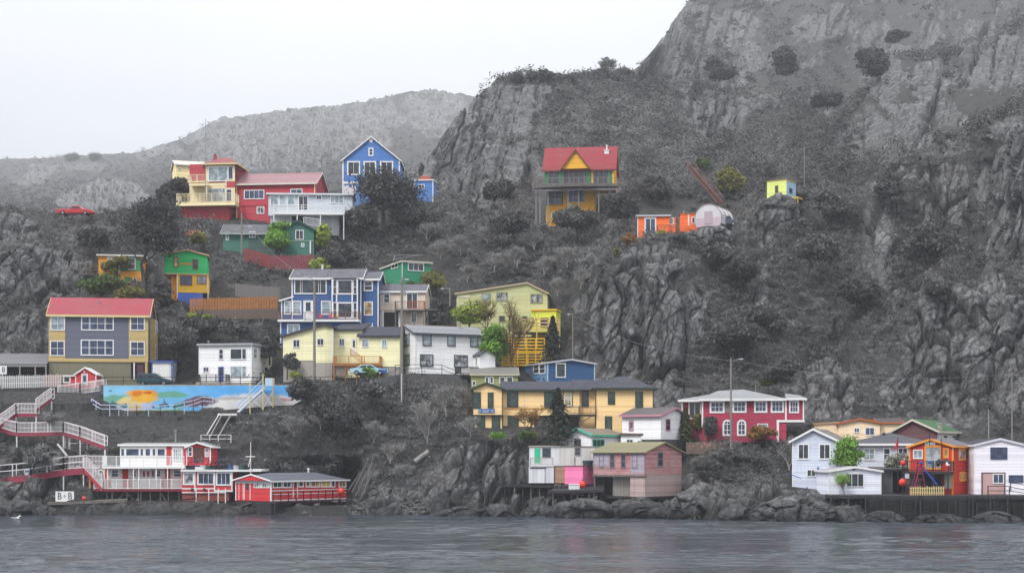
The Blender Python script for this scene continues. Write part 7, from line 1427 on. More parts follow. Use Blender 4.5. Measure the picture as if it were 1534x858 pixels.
# ---- vehicles
TYRE = plain('#1d1d1f', 'tyre_rubber', .9); RIM = plain('#9c9ea3', 'wheel_rim', .4, .6)
def car(label, px_, py_, Y_, Ln, H_, W_, prof, glassp, hexc, cat, flip=False, rz=0, wheel=.32, name='parked_car', xw=(.18, .8)):
    c = P(px_, py_, Y_); root = empty(name, c, R(rz)); tag(root, label, cat); pm = plain(hexc, 'car_paint_' + hexc[1:], .28, .1, .03, spec=.6)
    fx = (lambda u: (1 - u) * Ln) if flip else (lambda u: u * Ln)
    mb = MB(); mb.prism([(fx(u), v * H_) for u, v in prof], 'y', 0, W_); o = mb.build('body', pm, root)
    bv = o.modifiers.new('bevel', 'BEVEL'); bv.width = .05; bv.segments = 2; bv.limit_method = 'ANGLE'
    for gp in glassp:
        for y0_, y1_ in ((-.012, -.002), (W_ + .002, W_ + .012)): mb = MB(); mb.prism([(fx(u), v * H_) for u, v in gp], 'y', y0_, y1_); mb.build('side_window', GLASS, root)
    for u in xw:
        for y0_, y1_ in ((-.03, .18), (W_ - .18, W_ + .03)):
            mb = MB(); mb.tube([(fx(u), y0_, wheel), (fx(u), y1_, wheel)], wheel, 16); wo_ = mb.build('wheel', TYRE, root); mb = MB(); yy_ = y0_ - .012 if y0_ < .5 else y1_ + .002; mb.tube([(fx(u), yy_, wheel), (fx(u), yy_ + .01, wheel)], wheel * .6, 12); mb.build('rim', RIM, wo_)
    e0 = max(u for u, v in prof if v < .6); mb = MB(); mb.box(min(fx(.985), fx(1.0)) - .02, max(fx(.985), fx(1.0)) + .012, .1, .45, .44 * H_, .54 * H_); mb.build('headlight', S('#d9dde0', 'lamp_glass'), root); mb = MB(); mb.box(min(fx(0), fx(.015)) - .012, max(fx(0), fx(.015)) + .02, .08, .35, .46 * H_, .58 * H_); mb.build('tail_light', plain('#a8202a', 'tail_lamp', .3), root)
    return root
VAN = [(0, .2), (.01, .55), (.04, .95), (.1, 1), (.55, 1), (.72, .66), (.93, .52), (1, .42), (1, .2)]
car('dark teal people carrier parked by the road railing in front of the grey house', 204, 577.2, 200.5, 4.5, 1.62, 1.75, VAN, [[(.06, .64), (.08, .9), (.3, .9), (.3, .64)], [(.32, .64), (.32, .9), (.52, .9), (.6, .66)], [(.6, .66), (.55, .88), (.66, .68)]], '#1d4a54', 'people carrier')
SED = [(0, .22), (.0, .6), (.17, .68), (.3, .98), (.56, 1), (.74, .66), (.96, .54), (1, .4), (1, .22)]
root = car('pale blue saloon car half hidden by a green bush below the cream house', 524, 561.5, 204.2, 5.0, 1.4, 1.75, SED, [[(.22, .7), (.33, .92), (.44, .93), (.44, .68)], [(.46, .68), (.46, .93), (.55, .93), (.68, .68)]], '#a9d6e4', 'car'); mb = MB(); mb.box(1.9, 2.5, .5, 1.2, 1.402, 1.55); mb.build('roof_lamp', WHITE, root); mb = MB(); mb.prism([(3.6, .3), (4.9, .35), (4.95, .7), (3.9, .78)], 'y', -.016, -.004); mb.build('blue_stripe', plain('#2a5fb0', 'blue_livery', .3), root)
PIC = [(0, .2), (0, .6), (.4, .6), (.42, .98), (.62, 1), (.72, .62), (.97, .54), (1, .4), (1, .2)]
car('bright red pickup parked on the dark crest at the left', 84, 321.5, 250, 5.9, 1.5, 1.8, PIC, [[(.44, .66), (.45, .92), (.6, .92), (.67, .66)]], '#c8222e', 'pickup', wheel=.34); car('dark pickup parked at the right end of the hoop greenhouse', 1078, 338, 242.6, 2.7, 1.6, 1.7, PIC, [[(.44, .66), (.45, .92), (.6, .92), (.67, .66)]], '#4b5361', 'pickup', wheel=.3)
# ---- stairs up the gully, playframe, flag, gull
a = P(1033, 250, 281); b2 = P(1079, 304, 255); root = empty('hillside_stair', b2); tag(root, 'rusty red timber stair climbing the gully above the hoop greenhouse', 'stair'); mb = MB(); d = a - b2
for k in range(30): q = d * (k / 30); mb.box(q.x - .5, q.x + .5, q.y - .05, q.y + .3, q.z - .08, q.z + .04)
for s_ in (-.5, .5): mb.bar(Vector((s_, 0, .0)), d + Vector((s_, 0, .0)), .08, .2)
mb.build('steps', S('#6d4038', 'rusty_timber', wear=.3), root)
for s_ in (-.55, .55): mb = MB(); mb.bar(Vector((s_, 0, 1.0)), d + Vector((s_, 0, 1.0)), .07); [mb.bar(d * (k / 8) + Vector((s_, 0, .1)), d * (k / 8) + Vector((s_, 0, 1.0)), .07) for k in range(9)]; mb.build('railing', S('#6b3a34', 'rusty_rail'), root)
root = empty('play_frame', P(1390, 741, 165.6)); tag(root, 'purple and red climbing frame with blue slide in front of the red waterfront house', 'play frame'); o0 = root.location.copy(); q = lambda x, y, Y=165.6: P(x, y, Y) - o0; PU = plain('#6a2c5c', 'purple_tube', .4); RE = plain('#a02038', 'red_tube', .4); BU = plain('#2b49b0', 'blue_plastic', .4)
for x0_, x1_, m_ in ((1363, 1376, PU), (1367, 1380, RE), (1388, 1379, PU)): mb = MB(); mb.tube([q(x0_, 741), q(x1_, 690)], .06, 6); mb.build('leg', m_, root)
for k in range(5): mb = MB(); mb.tube([q(1366 + k * 2.4, 736 - k * 9), q(1384 - k * .5, 736 - k * 9)], .045, 6); mb.build('rung', RE, root)
mb = MB(); mb.hexa([q(1381, 699), q(1382.5, 697.5), q(1382.5, 697.5, 166.1), q(1381, 699, 166.1)], [q(1403, 727), q(1405, 725), q(1405, 725, 166.1), q(1403, 727, 166.1)]); mb.build('slide', BU, root)
for x, y in ((1381, 693), (1393, 692)): mb = MB(); mb.ball(q(x, y), .2, 10, 6, .8); mb.build('seat', BU, root)
root = empty('red_flag', P(1345, 700, 167.5)); tag(root, 'small red pennant on a dark pole left of the red waterfront house', 'flag'); mb = MB(); mb.tube([(0, 0, -2.5), (0, 0, 3.3)], .04, 6); mb.build('pole', M_DWOOD, root); mb = MB(); mb.prism([(-.03, 3.2), (-.38, 1.95), (-.1, 2.0), (.0, 2.1)], 'y', -.01, .01); mb.build('pennant', plain('#d8202c', 'red_cloth', .8), root)
def gull(px_, py_, Y_, label, s_=1.0, z=None):
    c = P(px_, py_, Y_); c.z = z if z is not None else c.z; root = empty('gull', c); tag(root, label, 'gull'); mb = MB(); mb.ball((0, 0, .1), .17, 10, 6, .75); mb.v = [(x * 1.9, y, zz) for x, y, zz in mb.v]; mb.ball((.3, 0, .27), .085, 8, 6); mb.bar((.2, 0, .16), (.28, 0, .26), .1); mb.bar((.36, 0, .27), (.46, 0, .25), .03); mb.bar((-.25, 0, .13), (-.45, 0, .17), .12, .05); mb.build('body', WHITE, root, smooth=True); mb = MB(); mb.hexa([(-.42, -.165, .12), (.12, -.175, .1), (.12, -.15, .1), (-.42, -.15, .12)], [(-.42, -.15, .2), (.1, -.14, .24), (.1, -.12, .24), (-.42, -.12, .2)]); mb.build('wing', plain('#9a9ea4', 'gull_grey'), root); root.scale = (s_,) * 3
gull(24, 778, 166, 'white gull floating on the water at the left', 1.25, 0.02); gull(891, 746, 176.4, 'white gull resting on the rocks below the weathered shed', .8)

# ---- shore boulders and rock ledges
def boulder(px_, pb, w_, h_, Y_, label, seed, depth_=None, name='boulder', sink=.35):
    import bmesh
    k = Y_ / F; rx, rz = w_ * k / 2, h_ * k / (2 - 2 * sink); ry = depth_ or rx * .8; c = P(px_, pb, Y_); rz *= .82
    bm = bmesh.new(); bmesh.ops.create_icosphere(bm, subdivisions=5, radius=1.0); V = np.array([v.co[:] for v in bm.verts]); d = V.copy()
    p3 = V * np.array([rx, ry, rz]) + seed * 7.31; f1, f2, iv, tv = worley(p3 / (1.4 + .3 * rx), seed); g1, g2, jv, tw = worley(p3 / .6, seed + 3)
    c1 = 1 - sstep(0, .1, f2 - f1); c2 = 1 - sstep(0, .1, g2 - g1)
    s_ = 1 + (fbm(p3 / (rx * .8 + .3), 4, seed) * .26 + (iv - .5) * .2 + tv * .3 - c1 * .1 + ((jv - .5) * .08 + tw * .12 - c2 * .035) / max(.8, rx * .7))
    V = V * s_[:, None] * np.array([rx, ry, rz]); V[:, 2] += rz * (1 - 2 * sink)
    for v, q in zip(bm.verts, V): v.co = q
    me = bpy.data.meshes.new(name); bm.to_mesh(me); bm.free(); me.polygons.foreach_set('use_smooth', [False] * len(me.polygons))
    for nm, vals in (('rock', np.ones(len(V))), ('crack', np.clip(c1 * .8 + c2 * .35, 0, 1))): a_ = me.attributes.new(nm, 'FLOAT', 'POINT'); a_.data.foreach_set('value', vals.astype(np.float32))
    me.materials.append(M_ROCK); o = bpy.data.objects.new(name, me); COL.objects.link(o); o.location = c; tag(o, label, 'rock'); return o
for i, q in enumerate(((812, 776, 60, 26, 176.0, 'low dark shore rock under the white shack wharf'), (872, 776, 105, 34, 173.6, 'long flat shore rock in front of the thin wharf poles'), (958, 777, 95, 36, 173.2, 'blocky shore rock under the weathered shed'), (1045, 775, 110, 50, 170.5, 'big rounded shore rock right of the weathered shed'), (1118, 781, 85, 30, 165, 'low shore rock between the two big rounded ones'), (1188, 782, 125, 44, 163.6, 'big humped shore rock left of the long wharf'), (1262, 784, 80, 34, 162.2, 'dark shore rock at the left end of the long wharf'), (1325, 786, 70, 26, 161.4, 'small dark rock under the long wharf'), (1405, 786, 80, 22, 161.2, 'low black rock before the cribbing wall, middle of the wharf'), (1490, 786, 90, 24, 161, 'low black rock before the cribbing wall at the right edge'), (745, 778, 60, 30, 176.5, 'slanting shore rock under the streaked cliff'), (690, 777, 70, 22, 177, 'low shore rock left of the streaked cliff'), (20, 777, 90, 34, 178.5, 'dark shore rock at the far left waterline'), (66, 776, 50, 22, 178.6, 'dark low rock left of the landing stage'))): boulder(*q, 40 + i)
boulder(1168, 336, 74, 56, 249.6, 'pale rock knob carrying the tiny lookout shack', 61); boulder(1012, 372, 90, 26, 238.4, 'rock ledge below the orange cabin', 62, 2.2); boulder(1066, 360, 74, 26, 240.4, 'rock ledge below the hoop greenhouse', 63, 2.0)
# ================================================================== VEGETATION
def leaf_mat(name, dark, light, rough=.75):
    m, t, b = mat(name); b.inputs['Roughness'].default_value = rough; b.inputs['Specular IOR Level'].default_value = .15
    a = N(t, 'ShaderNodeAttribute', attribute_name='tone'); L(t, mixc(t, a.outputs['Fac'], dark, light), b.inputs['Base Color']); return m
G_DARK = leaf_mat('dark_grey_leaves', (.026, .026, .027), (.15, .15, .15)); G_MID = leaf_mat('mid_grey_leaves', (.034, .034, .034), (.20, .20, .198)); G_PALE = leaf_mat('pale_grey_twigs', (.09, .09, .09), (.30, .30, .295))
V_GREEN = leaf_mat('fresh_green_leaves', (.07, .16, .016), (.27, .50, .08)); V_OLIVE = leaf_mat('olive_leaves', (.075, .08, .022), (.30, .29, .08)); V_YEL = leaf_mat('yellow_green_leaves', (.12, .18, .02), (.42, .50, .09)); V_ORA = leaf_mat('orange_twigs', (.14, .07, .02), (.42, .24, .07)); V_SPR = leaf_mat('dark_spruce_needles', (.016, .02, .017), (.06, .072, .058)); V_SPG = leaf_mat('green_spruce_needles', (.02, .03, .016), (.10, .12, .045)); V_BLOS = leaf_mat('blossom_and_leaves', (.12, .14, .09), (.55, .55, .50)); V_DGRN = leaf_mat('deep_green_leaves', (.03, .06, .015), (.13, .20, .05))
BARK = plain('#4d4a48', 'grey_bark', .9, noise=.35, scale=6); BARKB = plain('#6b5038', 'brown_bark', .9, noise=.3, scale=6); BARKP = plain('#aaa7a4', 'pale_bark', .9, noise=.3, scale=6)
def quads(c, n, ln, wd, rng):
    """c (N,3) centres, n (N,3) facing, ln/wd half sizes -> vertices (4N,3)"""
    N_ = len(c); r = rng.normal(size=(N_, 3)); a = np.cross(n, r); a /= np.linalg.norm(a, axis=1, keepdims=True) + 1e-9; b = np.cross(n, a); b /= np.linalg.norm(b, axis=1, keepdims=True) + 1e-9
    a = a * ln[:, None]; b = b * wd[:, None]
    return np.stack([c - a - b * .4, c - a * .1 - b, c + a + b * .3, c + a * .05 + b], 1).reshape(-1, 3)
def clumps(C, RAD, nl, size, rng, tone=None, twig=.15, flat=.8, spread=.45):
    """leaf quads for clumps at C (N,3) with radii RAD (N,3)"""
    N_ = len(C); k = np.repeat(np.arange(N_), nl); M = len(k); d = rng.normal(size=(M, 3)); d /= np.linalg.norm(d, axis=1, keepdims=True); d[:, 2] = np.where(d[:, 2] < -.35, -d[:, 2] * .6, d[:, 2])
    rr = rng.random(M) ** spread; c = C[k] + d * rr[:, None] * RAD[k]
    nrm = d * .55 + rng.normal(size=(M, 3)) * .55; nrm /= np.linalg.norm(nrm, axis=1, keepdims=True)
    sz = (size[k] if hasattr(size, '__len__') else np.full(M, size)) * rng.uniform(.55, 1.45, M); ln = sz.copy(); wd = sz * rng.uniform(.4, .75, M)
    tw = rng.random(M) < twig; ln[tw] *= 2.6; wd[tw] *= .22
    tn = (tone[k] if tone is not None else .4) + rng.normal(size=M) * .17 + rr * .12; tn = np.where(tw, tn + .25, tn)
    return quads(c, nrm, ln, wd, rng), np.clip(tn, 0, 1)
def leaf_mesh(name, V, tone, m):
    me = bpy.data.meshes.new(name); raw_mesh(me, V, np.arange(len(V)).reshape(-1, 4), smooth=False); a = me.attributes.new('tone', 'FLOAT', 'FACE'); a.data.foreach_set('value', tone.astype(np.float32)); me.materials.append(m); return me
# ---- scrub covering the slopes (nobody could count it)
rng = np.random.default_rng(5)
def scatter(VG, NG, PXg, PYg, RMg, CMg, n, rmin, rmax, leaf, nl, keep, seed, name, label, m, tw=.3):
    rg = np.random.default_rng(seed); nr, nc = PXg.shape; w = keep.ravel().copy(); w[w < 0] = 0; w /= w.sum(); I = rg.choice(nr * nc, n, p=w)
    c = VG.reshape(-1, 3)[I]; nn = NG.reshape(-1, 3)[I]; dist = c[:, 1]; k = np.clip(dist / 215.0, .85, 6) ** .9
    px = PXg.ravel()[I]; py = PYg.ravel()[I]; big = fbm(np.stack([px / 60, py / 45, px * 0], 1), 3, 61); tn = .36 + big * .35 + rg.normal(size=n) * .12
    r = (rmin + (rmax - rmin) * rg.random(n) ** 2) * k * (1 + .35 * big); R3 = np.stack([r, r, r * .75], 1); C = c + nn * .1 + np.stack([0 * r, 0 * r, r * .3], 1); C[:, :2] += rg.normal(size=(n, 2)) * .3
    V, T = clumps(C, R3, nl, leaf * k, rg, tn, twig=tw); o = bpy.data.objects.new(name, leaf_mesh(name, V, T, m)); COL.objects.link(o); tag(o, label, 'scrub', kind='stuff'); return o
cell = np.abs(np.gradient(HV[:, :, 2], axis=0)) + np.abs(np.gradient(HV[:, :, 1], axis=0)); cell = cell * np.abs(np.gradient(HV[:, :, 0], axis=1)) / np.maximum(1, DP / 215.0) ** 2
inview = ((PX > -60) & (PX < 1594) & (PY > -40)).astype(float)
dens = np.clip(1 - RM * 1.25, 0.015, 1) * (1 - .97 * sstep(.25, .7, CM)) * inview * cell
low = sstep(745, 722, PY); dens = dens * (.03 + .97 * low)
upper = sstep(1010, 1100, PX) * sstep(265, 200, PY); crest = 1 - .8 * upper; dens = dens * crest
patchy = fbm(np.stack([PX.ravel() / 30, PY.ravel() / 22, PX.ravel() * 0], 1), 3, 71).reshape(PX.shape); dens = dens * np.clip(.75 + patchy * .9, .12, 1.4)
scatter(HV, HN, PX, PY, RM, CM, 8200, .45, 1.5, .15, 46, dens, 1, 'scrub', 'grey leafless scrub and bushes matted over the hillside', G_MID)
scatter(HV, HN, PX, PY, RM, CM, 4200, .7, 1.9, .17, 60, dens * np.clip(.5 + patchy, .05, 2), 2, 'scrub', 'darker leafy thicket filling the hollows of the hillside', G_DARK)
twg = dens * np.clip(.35 - patchy * 1.2, .03, 1.5) * (1 - .8 * upper)
scatter(HV, HN, PX, PY, RM, CM, 4200, .6, 1.6, .13, 40, twg, 6, 'scrub', 'pale bare twiggy brushwood scattered over the middle slopes', G_PALE, .85)
tuft = np.clip(1 - RM * .8, .1, 1) * (1 - .97 * sstep(.25, .7, CM)) * inview * cell * (.2 + upper + .3 * patchy.clip(0, 1)) * low
scatter(HV, HN, PX, PY, RM, CM, 6000, .25, .7, .12, 22, tuft, 3, 'dry_grass', 'pale dry grass tufts on ledges and upper slopes', G_PALE)
N2_ = grid_normals(V2, NR2, NC2); cell2 = np.abs(np.gradient(G2[:, :, 1], axis=0)) * np.abs(np.gradient(G2[:, :, 0], axis=1)) / (DP2 / 300) ** 2
d2 = np.clip(1 - RM2 * 1.2, .03, 1) * cell2 * (PX2 > -60) * (PX2 < 760)
scatter(G2, N2_, PX2, PY2, RM2, 0, 2600, .4, 1.2, .14, 30, d2, 4, 'scrub', 'low scrub on the pale misty ridge at the left', G_DARK)
# ---- single trees and bushes
def crown_round(w, h, seed, nl=70, leaf=.16, ncl=None, mid_=.46, twig=.12, pear=.0):
    rg = np.random.default_rng(seed); n = ncl or int(np.clip(w * h * 2.2, 18, 90)); d = rg.normal(size=(n * 3, 3)); d /= np.linalg.norm(d, axis=1, keepdims=True); d = d[d[:, 2] > -.8][:n]; n = len(d)
    rr = rg.random(n) ** .45 * rg.uniform(.72, 1.08, n); sh = 1 - pear * np.clip(d[:, 2], 0, 1)
    nlb = 4; lb = np.stack([rg.uniform(-.26, .26, nlb) * w, rg.uniform(-.2, .2, nlb) * w, rg.uniform(-.2, .14, nlb) * h], 1); ls = rg.uniform(.55, .85, nlb); j = rg.integers(0, nlb, n)
    C = np.stack([d[:, 0] * rr * w * .34 * sh * ls[j] + lb[j, 0], d[:, 1] * rr * w * .32 * sh * ls[j] + lb[j, 1], h * mid_ + lb[j, 2] + d[:, 2] * rr * h * .36 * ls[j]], 1); r = rg.uniform(.12, .23, n) * min(w + h, 2.6 * min(w, h)) * .5; R3 = np.stack([r, r, r * .8], 1)
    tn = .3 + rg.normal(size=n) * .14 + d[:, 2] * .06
    return clumps(C, R3, nl, leaf, rg, tn, twig, spread=.5)
def trunk_mesh(w, h, seed, m, r0=None, zt=.7, nb=6):
    rnd = random.Random(seed); mb = MB(); r0 = r0 or max(.06, h * .022); pts = [Vector((0, 0, -.6))]
    for k in range(1, 6): pts.append(Vector((rnd.uniform(-.05, .05) * w, rnd.uniform(-.05, .05) * w, h * zt * k / 5)))
    mb.tube(pts, [r0 * (1.25 - .19 * k) for k in range(6)], 7)
    for k in range(nb):
        z = h * rnd.uniform(.2, .6); a = rnd.uniform(0, 6.28); l_ = w * rnd.uniform(.25, .45); p0 = Vector((0, 0, z)); p1 = p0 + Vector((math.cos(a) * l_ * .5, math.sin(a) * l_ * .5, l_ * .35)); p2 = p0 + Vector((math.cos(a) * l_, math.sin(a) * l_, l_ * .85)); mb.tube([p0, p1, p2], [r0 * .5, r0 * .35, r0 * .14], 5)
    return mb.mesh('trunk', m)
def bare_tree(w, h, seed, m, depth_=5, r0=None):
    rnd = random.Random(seed); mb = MB(); tips = []
    def grow(p, d, l_, r, lv):
        q = p + d * l_; mid = p + d * l_ * .5 + Vector((rnd.uniform(-1, 1), rnd.uniform(-1, 1), 0)) * l_ * .07; mb.tube([p, mid, q], [r, r * .85, r * .68], 4 if lv < 2 else 3, False)
        if lv >= depth_: tips.append(q); return
        for k in range(3 if lv else 4):
            a = Vector((rnd.uniform(-1, 1) * (w / h) * 1.7, rnd.uniform(-1, 1) * (w / h) * 1.5, rnd.uniform(.1, 1.0))); nd = (d * .8 + a * .6).normalized(); grow(p.lerp(q, rnd.uniform(.3, 1)), nd, (h * .36 if lv == 0 else l_) * rnd.uniform(.6, .86), max(.026, r * .6), lv + 1)
    grow(Vector((0, 0, -.3)), Vector((rnd.uniform(-.08, .08), 0, 1)).normalized(), h * .13, r0 or h * .014, 0)
    return mb.mesh('branches', m), tips
def spruce_crown(w, h, seed, n=2600):
    rg = np.random.default_rng(seed); u = rg.random(n) ** .75; z = h * (.06 + .94 * u); lay = np.floor(u * 13); off = rg.random(14)[np.clip(lay, 0, 13).astype(int)]; rad = w * .5 * (1 - u) ** .9 * (.85 + .3 * off) * (1.08 - .5 * ((u * 13) % 1)) + .05; a = rg.uniform(0, 6.283, n); rr = rad * rg.random(n) ** .35; br = .75 + .25 * np.sign(np.sin(a * 7 + lay * 2.1)); rr = rr * br
    c = np.stack([rr * np.cos(a), rr * np.sin(a), z - rr * .28], 1); nn = np.stack([np.cos(a) * .5, np.sin(a) * .5, np.full(n, .8)], 1) + rg.normal(size=(n, 3)) * .35; nn /= np.linalg.norm(nn, axis=1, keepdims=True)
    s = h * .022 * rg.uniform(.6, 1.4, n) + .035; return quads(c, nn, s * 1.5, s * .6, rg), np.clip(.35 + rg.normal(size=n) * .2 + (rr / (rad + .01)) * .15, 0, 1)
def plant(px_, pb, ph, pw, kind, m, label, name, cat, seed, Y=None, group=None, bark=None, nl=None, leaf=None, twig=.15, front=.5):
    """base row pb, height ph and width pw in pixels of the photograph"""
    g = ground(px_, pb); Yb = Y or min(g.y, D(px_, pb) - .3) - front - .3 * pw * g.y / F; c = P(px_, pb, Yb); k = Yb / F; h_ = ph * k; w_ = pw * k; root = empty(name, c, seed * 1.3); tag(root, label, cat, group); lf = leaf or max(.11, .00082 * Yb)
    if kind in ('round', 'col', 'tall'):
        V, T = crown_round(w_ * 1.18, h_ * 1.06, seed, nl or 120, lf * 1.15, twig=twig, mid_=.62 if kind == 'tall' else (.36 if ph < 75 else .44), pear=.35 if kind == 'col' else .1); me = leaf_mesh('crown', V, T, m)
        tr = bpy.data.objects.new('trunk', trunk_mesh(w_, h_, seed, bark or BARK)); COL.objects.link(tr); tr.parent = root
    elif kind == 'spruce':
        V, T = spruce_crown(w_, h_, seed); me = leaf_mesh('crown', V, T, m); mb = MB(); mb.tube([(0, 0, -.8), (0, 0, h_ * .97)], [max(.1, h_ * .025), .02], 7); mb.build('trunk', bark or BARK, root)
    elif kind == 'bare':
        bm_, tips = bare_tree(w_, h_ * 1.05, seed, bark or BARKP, 5); tr = bpy.data.objects.new('trunk', bm_); COL.objects.link(tr); tr.parent = root; C = np.array([tuple(t_) for t_ in tips]); rg = np.random.default_rng(seed); sel = rg.choice(len(C), min(len(C), 160), replace=False); V, T = clumps(C[sel], np.full((len(sel), 3), .45), nl or 12, lf * .6, rg, np.full(len(sel), .4), .75); me = leaf_mesh('crown', V, T, m)
    cr_o = bpy.data.objects.new('crown', me); COL.objects.link(cr_o); cr_o.parent = root
    return root
T_ = 'tree'; B_ = 'bush'
